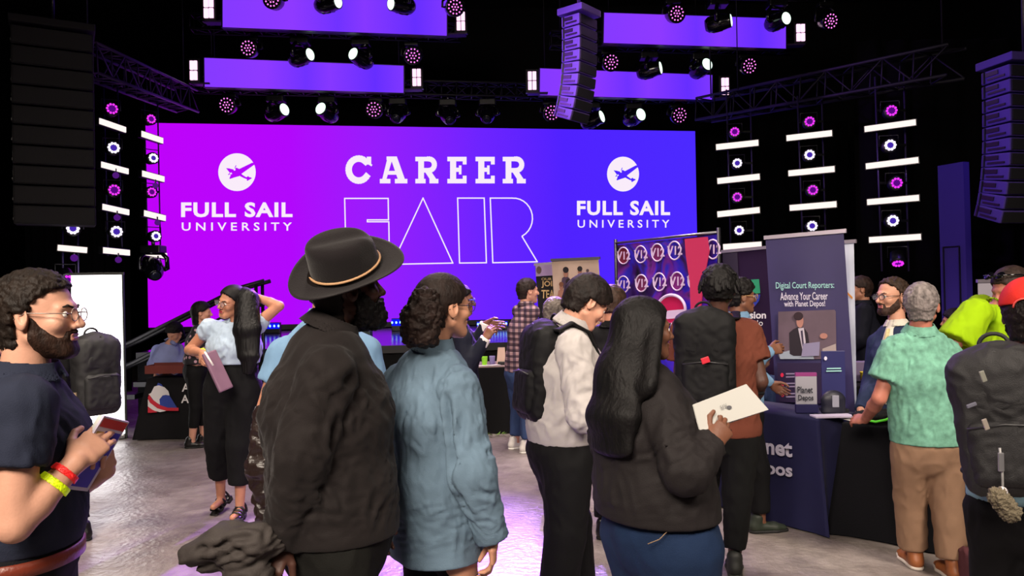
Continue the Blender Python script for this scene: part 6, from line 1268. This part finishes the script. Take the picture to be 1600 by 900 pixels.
# --- navy suit man behind
p = mk('person in a navy suit and blue glasses gesturing, behind the curly ponytail', 5.8, -88, (720, 470), (722, 640), H=1.72, skin_='brown', sh=dict(R=(724, 528, -.17), L=(728, 526, .17)), arms=dict(R=((728, 578, -.2), (758, 530, -.22)), L=((735, 560, .2), (757, 507, .15))),
       hands=dict(R=dict(thumb=(0, .3, 1), curl=(.8, .9, .5)), L=dict(dir=(1, 0, -.05), thumb=(0, -.3, 1), curl=(.15, .2, .15), tc=.1)))
NV = cloth('navy_suit_cloth', (24, 28, 48), .75)
shirt(p, NV, .78, ('long', 'long'), seed=23, collar_=dict(open_=1.0)); trousers(p, NV); shoes(p, BLKSH); hair(p, (18, 14, 14), .01); glasses(p, (50, 80, 200), .003, w=.024)
for q in 'RL': e = p.J['el' + q]; w_ = p.J['wr' + q]; d_ = nrm(w_ - e); soft('cuff', [field_mesh([U(EC(w_ - d_ * .05, w_ + d_ * .012, (.043, .043), (.04, .04), (0, 1, 0), True, True))], .006)], mat('white_cotton', (215, 210, 205), .85), p.root)
# --- plaid shirt
PL_M = bpy.data.materials.new('plaid_cloth'); PL_M.use_nodes = True; nt = PL_M.node_tree; bs = nt.nodes['Principled BSDF']; bs.inputs['Roughness'].default_value = .85; tcn = nt.nodes.new('ShaderNodeTexCoord'); prev = None
for i, (dr, sc_, c1, c2, fac) in enumerate((('X', 5.5, (165, 145, 150), (92, 78, 98), 1), ('Z', 5.5, (255, 240, 235), (135, 115, 130), 1), ('Z', 12, (255, 255, 255), (170, 120, 115), .35))):
    wv_n = nt.nodes.new('ShaderNodeTexWave'); wv_n.bands_direction = dr; wv_n.inputs['Scale'].default_value = sc_; wv_n.inputs['Distortion'].default_value = .6; wv_n.inputs['Detail'].default_value = 1; r_ = nt.nodes.new('ShaderNodeValToRGB'); r_.color_ramp.elements[0].position = .42; r_.color_ramp.elements[1].position = .58
    r_.color_ramp.elements[0].color = (*s2l(c2), 1); r_.color_ramp.elements[1].color = (*s2l(c1), 1); nt.links.new(tcn.outputs['Object'], wv_n.inputs['Vector']); nt.links.new(wv_n.outputs[0], r_.inputs[0])
    if prev is None: prev = r_.outputs[0]
    else: mx = nt.nodes.new('ShaderNodeMix'); mx.data_type = 'RGBA'; mx.blend_type = 'MULTIPLY'; mx.inputs[0].default_value = fac; nt.links.new(prev, mx.inputs[6]); nt.links.new(r_.outputs[0], mx.inputs[7]); prev = mx.outputs[2]
nt.links.new(prev, bs.inputs['Base Color'])
p = mk('person in a plaid shirt, jeans and white trainers, in front of the screen', 7.8, -68, (825, 455), (812, 585), H=1.76, skin_='light', hscale=1.05, wide=1.12, deep=1.1, feet=dict(R=(824, 697, -.1), L=(806, 694, .1)), arms=dict(R=((818, 535, -.15), (842, 548, -.1)), L=((835, 535, .2), (850, 545, .2))))
shirt(p, PL_M, .80, ('long', 'long'), .005, seed=25, collar_=dict(open_=.6)); trousers(p, cloth('blue_jeans', (52, 70, 108), .85)); shoes(p, mat('white_trainer', (205, 200, 195), .6), mat('white_sole', (225, 222, 215), .5)); hair(p, (36, 26, 22), .009, side=.012)
# --- grey haired woman
p = mk('person with wispy grey brown hair and violet top, left of the white shirted head', 6.2, -30, (868, 490), (868, 660), H=1.6, female=True, skin_='light', hpitch=-12)
shirt(p, cloth('violet_knit', (74, 52, 92), .85), .8, ('long', 'long'), seed=2); trousers(p, TB); shoes(p, BLKSH); hair(p, (92, 84, 78), .028, low=-.10, noise=.009, nscale=.02, bump=1, scale=50, side=-.08)
# --- dark person between
p = mk('person with brown hair and black jacket, head bowed, right of the white shirt', 5.0, -25, (958, 476), (962, 660), H=1.66, skin_='tan', hpitch=-15)
shirt(p, BKC, .8, ('long', 'long'), seed=27); trousers(p, TB); shoes(p, BLKSH); hair(p, (52, 36, 28), .016, noise=.006)
# --- white shirt with bowed head
f_ = -72; a = math.radians(f_); p_F = A(-math.sin(a), math.cos(a), 0)
p = mk('person in a white shirt with black backpack, head bowed, black trousers', 3.7, f_, (918, 474), (876, 700), H=1.76, neck=(890, 512), near=True, hpitch=-34, hyaw=-2, wide=1.0, deep=1.05, skin_='light',
       sh=dict(R=(896, 545, -.19), L=(900, 540, .19)), arms=dict(R=((914, 648, -.26), (955, 575, -.12)), L=((925, 640, .2), (955, 560, .15))), feet=dict(R=(864, 930, -.12), L=(905, 905, .12)), hands=dict(R=dict(thumb=(0, 1, .3), curl=(.7, .8, .5)), L=dict(thumb=(0, -1, .3), curl=(.7, .8, .5))))
WH = cloth('white_shirt_cotton', (176, 171, 170), .85, .25, 380)
cr = [(w(880, 560, 3.45), w(905, 545, 3.5), .02, .012), (w(872, 600, 3.5), w(880, 650, 3.48), .02, .012), (w(895, 620, 3.36), w(930, 610, 3.4), .016, .010), (w(850, 680, 3.5), w(905, 650, 3.5), .018, .010), (w(905, 580, 3.36), w(930, 575, 3.38), .014, .007)]
shirt(p, WH, .895, ('long', 'long'), .009, (.06, .06, .13), 33, g=.022, passes=[(.007, (.03, .05, .16), 7, 25, .95, 1.45), (.005, (.03, .05, .15), 8, -60, .9, 1.15)], creases=cr, sl=dict(r0=.066, r1=.058, r2=.045), hx=.16, hy=.125, wx=.155, wy=.13, cx=.165, cy=.14, collar_=dict(r=.068, hgt=.055, open_=.5), extra=[S(RC(W(960, 735, 3.3), W(960, 735, 4.2), .10), .02)])
trousers(p, TB, g=.022, thigh=.10, knee=.075, ankle=.065, hx=.158, hy=.13); shoes(p, BLKSH); hair(p, (26, 19, 17), .022, line=(.09, .06), low=-.075, noise=.005, nscale=.035, side=.012)
eyes(p); backpack(p, W(845, 578, 3.72), (.15, .105, .25), None, 'black backpack on the white shirted person', back=(-.93, -.30, .1), up=(-.1, 0, 1), seed=7)
# --- long haired woman
f_ = -62; a = math.radians(f_); p_F = A(-math.sin(a), math.cos(a), 0)
p = mk('person with long straight black hair in black jacket and jeans, holding white folder', 2.7, f_, (1009, 517), (1030, 822), H=1.6, neck=(990, 582), near=True, hyaw=-14, hscale=.98, female=True, wide=1.42, deep=1.42, skin_='brown',
       sh=dict(R=(1032, 634, -.14), L=(962, 628, .10)), arms=dict(R=((1072, 735, -.26), (1112, 693, -.18)), L=((985, 740, .2), (1080, 690, .24))),
       hands=dict(R=dict(dir=nrm((.55, .25, .5)), thumb=(-.5, .1, .8), curl=(.7, .7, .4), tc=.1), L=dict(thumb=(0, 0, 1), curl=(.5, .6, .4))))
JB = mat('black_jacket_cloth', (30, 26, 27), .75, bump=.2, bscale=280, var=.1, spec=.25)
cr = [(w(1025, 625, 2.42), w(1060, 700, 2.4), .018, .014), (w(1005, 640, 2.42), w(1035, 730, 2.4), .016, .014), (w(1065, 720, 2.42), w(1110, 745, 2.44), .014, .014), (w(945, 700, 2.46), w(985, 735, 2.42), .016, .008), (w(1085, 775, 2.44), w(1110, 765, 2.5), .014, .010), (w(950, 735, 2.46), w(1040, 770, 2.4), .018, .006)]
shirt(p, JB, .835, ('long', 'long'), .0075, (.07, .07, .12), 41, g=.026, passes=[(.006, (.035, .05, .16), 7, 55, .95, 1.3), (.005, (.03, .05, .16), 8, 80, .8, .98)], creases=cr, hx=.172, hy=.135, wx=.160, wy=.125, cx=.150, cy=.118, sl=dict(r0=.068, r1=.062, r2=.048), collar_=False, res=.0075, trap=.06)
JN = cloth('dark_jeans', (24, 42, 72), .85, .4, 420, var=.25, vscale=3)
trousers(p, JN, g=.012, hx=.155, hy=.125, thigh=.105, knee=.085, ankle=.07, amp=.004); shoes(p, BLKSH)
st_ = MB(); st_.tube([W(1012, 850, 2.475), W(1030, 843, 2.475), W(1043, 830, 2.48)], .0018, 4); st_.build('pocket_stitching', mat('stitch_tan', (140, 115, 90), .7), p.root)
lips(p, (150, 75, 80)); eyes(p)
h = p.h; k_ = p.hs
HL = [U(EL(h(0, -.02, .04), A(.094, .112, .10) * k_, np.array(p.HX))), U(EC(h(0, -.045, .03), W(975, 585, 2.64), (.085 * k_, .085 * k_), (.10, .085), p.R), .03), U(EC(W(975, 585, 2.64), W(957, 650, 2.585), (.10, .085), (.12, .055), p.R), .05), U(EC(W(957, 650, 2.585), W(955, 700, 2.575), (.12, .05), (.11, .03), p.R), .04),
      U(EC(h(.075, .0, .03), W(1010, 600, 2.52), (.03, .045), (.03, .05), p.F), .03)]
fc = h(0, 0, 0); f2, u2, r2 = p.HX[1], p.HX[2], p.HX[0]
def cutf(x, y, z):
    X = x - fc[0], y - fc[1], z - fc[2]; yy = (X[0] * f2[0] + X[1] * f2[1] + X[2] * f2[2]) / k_; zz = (X[0] * u2[0] + X[1] * u2[1] + X[2] * u2[2]) / k_
    return (yy - np.where(zz > .07, .09 + (zz - .07), .014 + np.clip(zz + .02, 0, .09) * .62)) * k_
HL.append(('i', (cutf, None, None), .01))
v, q_ = wrinkle(field_mesh(HL, .006), .002, (.02, .02, .5), 5); soft('long_hair', [(v, q_)], hairmat((12, 10, 11), .4, 90, (1, 1, .05), rough=.68), p.root)
fo = empty('folder', W(1140, 640, 2.62), 'white paper folder with a small grey crest, held by the long haired woman', 'folder')
fc4 = [W(1083, 632, 2.56), W(1166, 600, 2.78), W(1201, 640, 2.70), W(1094, 674, 2.50)]; fc4[2] = PLN(fc4[0], fc4[1], fc4[3]).at(1201, 640); nf = nrm(np.cross(fc4[1] - fc4[0], fc4[3] - fc4[0])); nf = nf if nf[2] > 0 else -nf
MB().prism(fc4, nf * -.004).build('folder_cover', mat('folder_white', (188, 188, 184), .6), fo); MB().prism([fc4[0] + nf * -.008 + A(.004, 0, 0), fc4[1] + nf * -.008, fc4[2] + nf * -.010 - A(.006, 0, 0), fc4[3] + nf * -.009 + A(.01, 0, 0)], nf * -.006).build('folder_pages', mat('page_white', (205, 205, 200), .6), fo)
ffp = PLN(fc4[0], fc4[1], fc4[3]); b = MB(); flatpoly(b, ffp, ell(1139.5, 636.5, 4.0, 3.0), .004); b.build('crest_disc', mat('grey_ink', (85, 85, 90), .7), fo)
text_on('Full Sail', [ffp.at(1125, 634, .004), ffp.at(1134, 630, .004), ffp.at(1137, 637, .004), ffp.at(1128, 641, .004)], mat('grey_ink', (85, 85, 90), .7), fo)
# --- brown t-shirt with backpack
f_ = -14; a = math.radians(f_); p_F = A(-math.sin(a), math.cos(a), 0)
p = mk('person with short twists in a brown t-shirt and black backpack, seen from behind', 4.4, f_, (1124, 452), (1130, 668), H=1.76, neck=(1120, 494), near=True, wide=1.1, deep=1.05, skin_='dark', hyaw=-8,
       sh=dict(L=(1070, 516), R=(1168, 520)), arms=dict(R=((1189, 596, -.06), (1172, 640, .22)), L=((1062, 600), (1085, 640, .2))), feet=dict(R=(1148, 893, -.05), L=(1098, 888, .25)), hands=dict(R=dict(thumb=(0, 0, 1)), L=dict(thumb=(0, 0, 1))))
BR = cloth('brown_tshirt', (96, 50, 37), .88)
shirt(p, BR, .78, ('short', 'short'), .006, (.06, .06, .12), 51, g=.022, passes=[(.006, (.03, .05, .15), 7, 30, .9, 1.45)], sl=dict(t=.58, r0=.062, r1=.058, flare=.006), collar_=dict(r=.066, hgt=.018, open_=0)); trousers(p, cloth('black_joggers', (13, 14, 15), .85), g=.018, amp=.007, ankle=.04, seed=8); shoes(p, mat('olive_shoe', (26, 28, 25), .6), mat('dark_sole2', (40, 40, 36), .6))
hair(p, (12, 10, 11), .026, line=(.09, .05), low=-.055, noise=.006, bump=1, scale=40)
tw = []
rr_ = random.Random(4)
for i in range(90):
    t = rr_.uniform(0, 2 * math.pi); e = rr_.uniform(-.15, 1.2); c = p.h(.10 * math.sin(t) * math.cos(e), -.012 + .115 * math.cos(t) * math.cos(e), .034 + .108 * math.sin(e))
    if math.cos(t) > .35 and e < .8: continue
    o_ = nrm(c - p.h(0, -.012, .0)); tw.append(U(RC(c, c + (o_ * .018 + A(0, 0, -.045 if e < .5 else -.02)) * 1.0, .011, .008), .003))
soft('hair_twists', [field_mesh(tw, .005)], hairmat((12, 10, 11), .8, 60), p.root)
backpack(p, W(1101, 560, 4.17), (.160, .10, .285), None, 'large black backpack on the brown t-shirt', back=(-.22, -.97, 0), seed=9)
rd = MB(); rd.box(W(1102, 563, 4.02), (.022, .006, .016), (nrm((.95, 0, .3)), A(0, 1, 0), nrm((-.3, 0, .95))), bev=.004); o = rd.build('red_keychain', mat('red_tag', (190, 30, 50), .5)); tag(o, 'tiny red tag clipped on the large black backpack', 'tag')
# --- curly haired speaker with glasses
p = mk('person with glasses and dark curls gesturing right, behind the brown t-shirt', 5.18, -82, (1157, 464), (1160, 650), H=1.68, skin_='brown', near=False, sh=dict(R=(1160, 520, -.17), L=(1163, 518, .17)), arms=dict(R=((1168, 575, -.1), (1203, 547, .0)), L=((1175, 580, .3), (1205, 600, .3))), feet=dict(R=(1188, 800, -.1), L=(1150, 806, .1)),
       hands=dict(R=dict(dir=(.95, .2, .12), thumb=(0, .35, 1), curl=(.5, .6, .5), tc=.2), L=dict(thumb=(0, 0, 1))))
shirt(p, cloth('light_blue_cotton', (112, 146, 178), .85), .82, ('long', 'long'), seed=53); trousers(p, TB); shoes(p, mat('green_black_shoe', (36, 44, 34), .6)); hair(p, (14, 11, 12), .024, line=(.075, .06), noise=.012, nscale=.02, low=-.06); glasses(p, (200, 160, 110), .0022); eyes(p); lips(p, (165, 80, 80))
# --- seated blue jacket
p = mk('person in a dark blue jacket sitting behind the navy table, mostly hidden', 6.6, -60, (1188, 560), (1190, 668), H=1.65, skin_='light', seated=True, hpitch=-30)
shirt(p, cloth('dusty_blue_jacket', (52, 68, 104), .85), .5, ('long', 'long'), .008, seed=57); trousers(p, TB); shoes(p, BLKSH); hair(p, (50, 42, 38), .014)
ch = empty('chair', (p.J['pel'][0], p.J['pel'][1], 0), 'black folding chair under the seated person in the blue jacket', 'chair'); cx0, cy0 = p.J['pel'][0], p.J['pel'][1]; sz = p.J['pel'][2] - .13
MB().box((cx0 + .05, cy0 + .05, sz), (.2, .2, .02), bev=.01).build('seat', BLACK, ch); MB().box((cx0 - .2, cy0 - .12, sz + .35), (.02, .18, .15), (A(.87, .5, 0), A(-.5, .87, 0), A(0, 0, 1)), bev=.01).build('backrest', BLACK, ch)
for i in (-1, 1):
    for j in (-1, 1): MB().tube([(cx0 + .05 + .17 * i, cy0 + .05 + .17 * j, 0), (cx0 + .05 + .17 * i, cy0 + .05 + .17 * j, sz)], .012, 6).build('leg', BLACK, ch)
# --- bearded man in a suit
f_ = 118; a = math.radians(f_); p_F = A(-math.sin(a), math.cos(a), 0)
p = mk('person with a beard and glasses, smiling, in a navy suit behind the mint shirt', 5.65, f_, (1393, 464), (1402, 640), H=1.76, near=True, hyaw=-12, hscale=1.12, skin_='light', neck=(1402, 508), sh=dict(R=(1372, 536, .10), L=(1428, 536, -.12)), arms=dict(R=((1362, 600, .1), (1345, 640, -.1)), L=((1440, 610, -.1), (1420, 650, -.2))), hands=dict(R=dict(thumb=(0, -.5, .8)), L=dict(thumb=(0, 0, 1))))
SU = cloth('suit_navy_blue', (38, 48, 78), .75)
shirt(p, SU, .76, ('long', 'long'), .006, seed=61, collar_=False, g=.026)
n_ = p.J['neck']; ct_ = p.J['chest']
ops = [U(EC(n_ + p.F * .05 - A(0, 0, .02), ct_ + p.F * .10 - A(0, 0, .28), (.055, .045), (.03, .07), p.R)), S(RC(n_ + A(0, 0, .01), n_ + A(0, 0, .2), .06), .01)]
inner = soft('dress_shirt', [field_mesh([U(EC(n_ + p.F * .03 - A(0, 0, .01), ct_ + p.F * .10, (.052, .06), (.055, .075), p.R)), U(EC(ct_ + p.F * .10, ct_ + p.F * .085 - A(0, 0, .28), (.055, .075), (.012, .08), p.R), .01)], .006)], mat('cream_shirt', (215, 208, 196), .8), p.root)
collar(p, mat('cream_shirt', (215, 208, 196), .8), inner, r=.064, hgt=.05, open_=1.1, drop=.01)
soft('tie', [field_mesh([U(EC(n_ + p.F * .105 - A(0, 0, .03), ct_ + p.F * .175 - A(0, 0, .05), (.016, .012), (.03, .010), p.R)), U(EC(ct_ + p.F * .175 - A(0, 0, .05), ct_ + p.F * .165 - A(0, 0, .25), (.03, .010), (.028, .01), p.R), .01)], .005)], mat('yellow_pattern_tie', (205, 190, 140), .7, var=.3, vscale=60), inner)
trousers(p, SU); shoes(p, BLKSH); hair(p, (56, 42, 34), .011, line=(.072, .10), noise=.008, nscale=.022, side=.012, bump=1); beard(p, (60, 42, 36), .004, .0, .002, cheek=-.035); eyes(p, brow=(50, 36, 30)); lips(p, (180, 100, 95)); glasses(p, (45, 38, 38), .0022, w=.024)
# --- dark man behind
p = mk('person in a dark jacket with red lanyard, far behind beside the navy banner', 7.4, 75, (1343, 452), (1356, 600), H=1.78, skin_='tan', hscale=1.0, sh=dict(R=(1353, 484, .15), L=(1350, 486, -.15)), arms=dict(L=((1345, 530, -.2), (1325, 545, -.15)), R=((1360, 530, .2), (1335, 545, .15))))
shirt(p, cloth('dark_slate_jacket', (26, 28, 44), .8), .8, ('long', 'long'), seed=66, g=.03); trousers(p, TB); shoes(p, BLKSH); hair(p, (44, 30, 26), .010)
MB().tube([p.J['neck'] + p.R * -.05 + A(0, 0, .02), p.J['neck'] + p.F * .12 - p.R * .08 - A(0, 0, .08), p.J['chest'] + p.F * .15 - p.R * .04 - A(0, 0, .1)], .008, 6).build('lanyard', mat('lanyard_red', (170, 50, 60), .7), p.root)
# --- mint shirt
f_ = -8; a = math.radians(f_); p_F = A(-math.sin(a), math.cos(a), 0)
p = mk('person with short grey hair in mint green shirt and khaki trousers', 4.3, f_, (1440, 478), (1450, 695), H=1.74, neck=(1438, 522), near=True, hyaw=-26, hscale=1.03, wide=1.05, deep=1.12, skin_='ruddy',
       sh=dict(L=(1400, 549), R=(1480, 556)), arms=dict(L=((1374, 622, .0), (1352, 655, .28)), R=((1490, 640, -.02), (1470, 690, .22))), feet=dict(R=(1488, 893, -.08), L=(1427, 876, .12)), hands=dict(L=dict(dir=(-.3, .9, -.1), thumb=(.7, 0, .7), curl=(.3, .3, .2)), R=dict(thumb=(0, 1, .2))))
MT = cloth('mint_green_linen', (108, 160, 140), .85, .3, 380, var=.28, vscale=26)
cr = [(w(1400, 600, 4.1), w(1412, 670, 4.1), .02, .012), (w(1425, 560, 4.08), w(1420, 640, 4.08), .018, .008), (w(1450, 590, 4.08), w(1445, 680, 4.08), .018, .007), (w(1456, 570, 4.08), w(1462, 640, 4.08), .016, .012), (w(1410, 695, 4.1), w(1480, 690, 4.1), .014, .007)]
shirt(p, MT, .735, ('short', 'short'), .008, (.05, .05, .14), 71, g=.026, passes=[(.007, (.03, .05, .18), 7, 10, .9, 1.45), (.004, (.026, .05, .15), 8, 75, .72, .9)], creases=cr, sl=dict(t=.62, r0=.064, r1=.060, flare=.010), collar_=dict(r=.068, hgt=.05, open_=.4), hx=.165, hy=.125, cy=.13, cx=.172)
KH = cloth('khaki_chinos', (136, 107, 86), .85, .25, 380)
ck = [(w(1418, 770, 4.1), w(1440, 775, 4.1), .012, .008), (w(1458, 775, 4.1), w(1480, 755, 4.1), .014, .010), (w(1446, 700, 4.1), w(1446, 860, 4.1), .014, .026), (w(1455, 740, 4.1), w(1490, 730, 4.1), .014, .007)]
trousers(p, KH, g=.014, thigh=.092, knee=.070, ankle=.066, cuts=.03, creases=ck, seed=12); shoes(p, mat('tan_leather_shoe', (150, 88, 50), .45), mat('pale_sole', (200, 190, 180), .6))
hair(p, (118, 110, 108), .011, line=(.07, .06), low=-.075, noise=.006, nscale=.02, bump=1, scale=70, side=.012)
# --- neon yellow
p = mk('person in a neon yellow shirt leaning left, sunglasses on the head', 4.95, 84, (1580, 453), (1590, 660), H=1.78, neck=(1558, 484), skin_='ruddy', hscale=1.18, hyaw=18, hpitch=-18, wide=1.35, deep=1.15,
       sh=dict(L=(1524, 489, -.18), R=(1532, 482, .2)), arms=dict(L=((1486, 548, -.2), (1470, 600, -.1)), R=((1500, 545, .25), (1480, 600, .25))), hands=dict(L=dict(thumb=(0, 0, 1)), R=dict(thumb=(0, 0, 1))))
NE = cloth('neon_yellow_cotton', (152, 192, 10), .85)
shirt(p, NE, .85, ('short', 'short'), .010, (.06, .06, .14), 77, g=.03, sl=dict(t=.78, r0=.066, r1=.066, flare=.02), collar_=dict(r=.07, hgt=.02, open_=0)); trousers(p, cloth('grey_trousers', (40, 40, 44), .85)); shoes(p, BLKSH)
hair(p, (50, 38, 34), .008, noise=.003); beard(p, (60, 42, 38), .006)
sg = empty('sunglasses', p.h(0, .06, .1), 'dark glossy sunglasses pushed up on the head above the neon shirt', 'sunglasses'); sgm = mat('sunglass_black', (12, 12, 16), .08, spec=.9)
for q in (-1, 1): MB().lathe(p.h(.036 * q, .075, .104), nrm(p.h(0, .1, .14) - p.h(0, .055, .06)), [(0, .001), (.0, .032), (.006, .031), (.008, .001)], 16).build('lens', sgm, sg)
fm_ = MB(); fm_.tube([p.h(-.09, -.06, .05), p.h(-.088, .0, .085), p.h(-.07, .075, .108), p.h(0, .097, .11), p.h(.07, .075, .108), p.h(.088, .0, .085), p.h(.09, -.06, .05)], .005, 6); fm_.build('frame', sgm, sg)
# --- small dark head between mint and yellow
p = mk('person with dark hair far behind, between the mint and the neon yellow shirts', 7.0, 60, (1490, 503), (1495, 620), H=1.6, skin_='tan', seated=False)
shirt(p, cloth('slate_cotton', (60, 64, 84), .85), .7, ('long', 'long'), seed=81); trousers(p, TB); shoes(p, BLKSH); hair(p, (24, 18, 20), .02, low=-.1)
# --- red cap with backpack at the right edge
f_ = -28; a = math.radians(f_); p_F = A(-math.sin(a), math.cos(a), 0)
p = mk('person in a red cap with a big black backpack at the right edge', 2.9, f_, (1608, 492), (1600, 800), H=1.74, neck=(1606, 556), near=True, hyaw=-12, wide=1.05, skin_='dark', sh=dict(L=(1546, 600, .02), R=(1655, 600, -.1)), arms=dict(L=((1522, 700, .1), (1530, 800, .25)), R=((1680, 720, -.1), (1690, 800, .1))), feet=dict(L=(1560, 962, .1), R=(1620, 985, -.1)))
shirt(p, cloth('pale_teal_cotton', (130, 165, 178), .85), .80, ('short', 'short'), .006, seed=83, g=.022); trousers(p, cloth('black_jeans', (17, 16, 20), .85), g=.02); shoes(p, BLKSH)
hair(p, (22, 15, 14), .012, noise=.006, low=-.09, nscale=.02, bump=1); beard(p, (20, 14, 13), .012)
cpn = empty('baseball_cap', p.h(0, 0, .04), 'bright red baseball cap worn at the right edge', 'cap'); ax = np.array(p.HX); k_ = p.hs
ops = [U(EL(p.h(0, -.012, .040), A(.097, .120, .106) * k_, ax)), I(PL(p.h(0, 0, .028), -(p.HX[2] * 1.0 + p.HX[1] * .12)), .003), S(EL(p.h(0, -.125, .038), A(.035, .04, .026) * k_, ax), .004)]
RC_ = cloth('red_cap_cloth', (205, 42, 34), .75, .2, 300); soft('cap_crown', [field_mesh(ops, .004)], RC_, cpn)
b = MB(); vs = [p.h(.075 * math.cos(t), .09 + .085 * math.sin(t), .035 - .02 * abs(math.cos(t)) ** 2) for t in [math.pi * i / 16 for i in range(17)]] + [p.h(.085 * math.cos(t), .06 + .03 * math.sin(t), .04 - .02 * abs(math.cos(t)) ** 2) for t in [math.pi * i / 16 for i in range(17)]]
b.add(vs + [v_ - p.HX[2] * .004 for v_ in vs], [(i, i + 1, 18 + i, 17 + i) for i in range(16)] + [(34 + 17 + i, 34 + 18 + i, 35 + i, 34 + i) for i in range(16)] + [(i, 34 + i, 35 + i, 1 + i) for i in range(16)], True); b.build('visor', RC_, cpn)
MB().tube([p.h(.036 * math.cos(t), -.118 - .01 * math.sin(t), .030 + .034 * math.sin(t)) for t in [math.pi * i / 12 for i in range(13)]], .0035, 6).build('strap_edge', mat('red_edge', (235, 90, 80), .5), cpn)
rt, Q = backpack(p, W(1571, 652, 2.62), (.152, .105, .262), mat('charcoal_black_nylon', (22, 21, 24), .6, bump=.35, bscale=400, var=.1), 'big black backpack with zip tags at the right edge', back=(-.55, -.83, 0), seed=13, up=(-.12, .05, 1), res=.008)
for (x, y, c, nm) in ((1536, 588, (150, 150, 140), 'zip_tag'), (1518, 633, (120, 120, 135), 'metal_badge'), (1540, 663, (170, 160, 150), 'zip_tag')):
    MB().box(W(x, y, 2.44), (.008 if nm == 'zip_tag' else .016, .003, .018 if nm == 'zip_tag' else .006), (nrm((1, 0, .35)), A(0, 1, 0), nrm((-.35, 0, 1))), bev=.003).build(nm, mat('tag_%d' % x, c, .35, .4), rt)
kc = empty('key_charms', W(1568, 720, 2.5), 'bunch of charms with a pale fluffy pom, hanging from the big black backpack', 'charms')
MB().tube([W(1562, 700, 2.48), W(1566, 735, 2.48), W(1567, 765, 2.47)], .004, 6).build('strap', mat('tag_grey2', (150, 150, 150), .4), kc); MB().box(W(1564, 722, 2.47), (.009, .004, .03), bev=.003).build('charm', mat('silver_charm', (190, 190, 195), .3, .8), kc); MB().ball(W(1566, 768, 2.47), .016, 8).build('bead', mat('white_bead', (210, 205, 210), .4), kc)
v, q_ = lumps([U(EC(W(1560, 776, 2.47), W(1578, 800, 2.47), (.03, .03), (.035, .03), (0, 1, 0)))], .003, .010, .010); soft('fluffy_pom', [(v, q_)], mat('pale_fluff', (118, 108, 88), .95, bump=1, bscale=200), kc)
c = W(1538, 905, 4.1); mb_ = empty('maroon_bag', (c[0], c[1], 0), 'dusty maroon bag standing on the floor at lower right, behind the khaki trousers', 'bag')
soft('bag_body', [wrinkle(field_mesh([U(BX(A(c[0], c[1], .10), (.11, .07, .10), None, .03))], .01), .008, (.05, .05, .05), 2)], cloth('maroon_canvas', (95, 55, 62), .85), mb_); MB().tube([A(c[0] - .05, c[1], .19), A(c[0] - .04, c[1], .27), A(c[0] + .04, c[1], .27), A(c[0] + .05, c[1], .19)], .008, 6).build('bag_handle', cloth('maroon_canvas', (95, 55, 62)), mb_)
lt = W(1512, 545, 5.3); o = MB().prism([W(1500, 535, 5.4), W(1514, 530, 5.4), W(1530, 562, 5.2), W(1508, 566, 5.2)], (0, 0, -.006)).build('document', mat('paper_lilac', (200, 190, 220), .7)); tag(o, 'pale lilac sheet held under the neon yellow sleeve', 'paper')
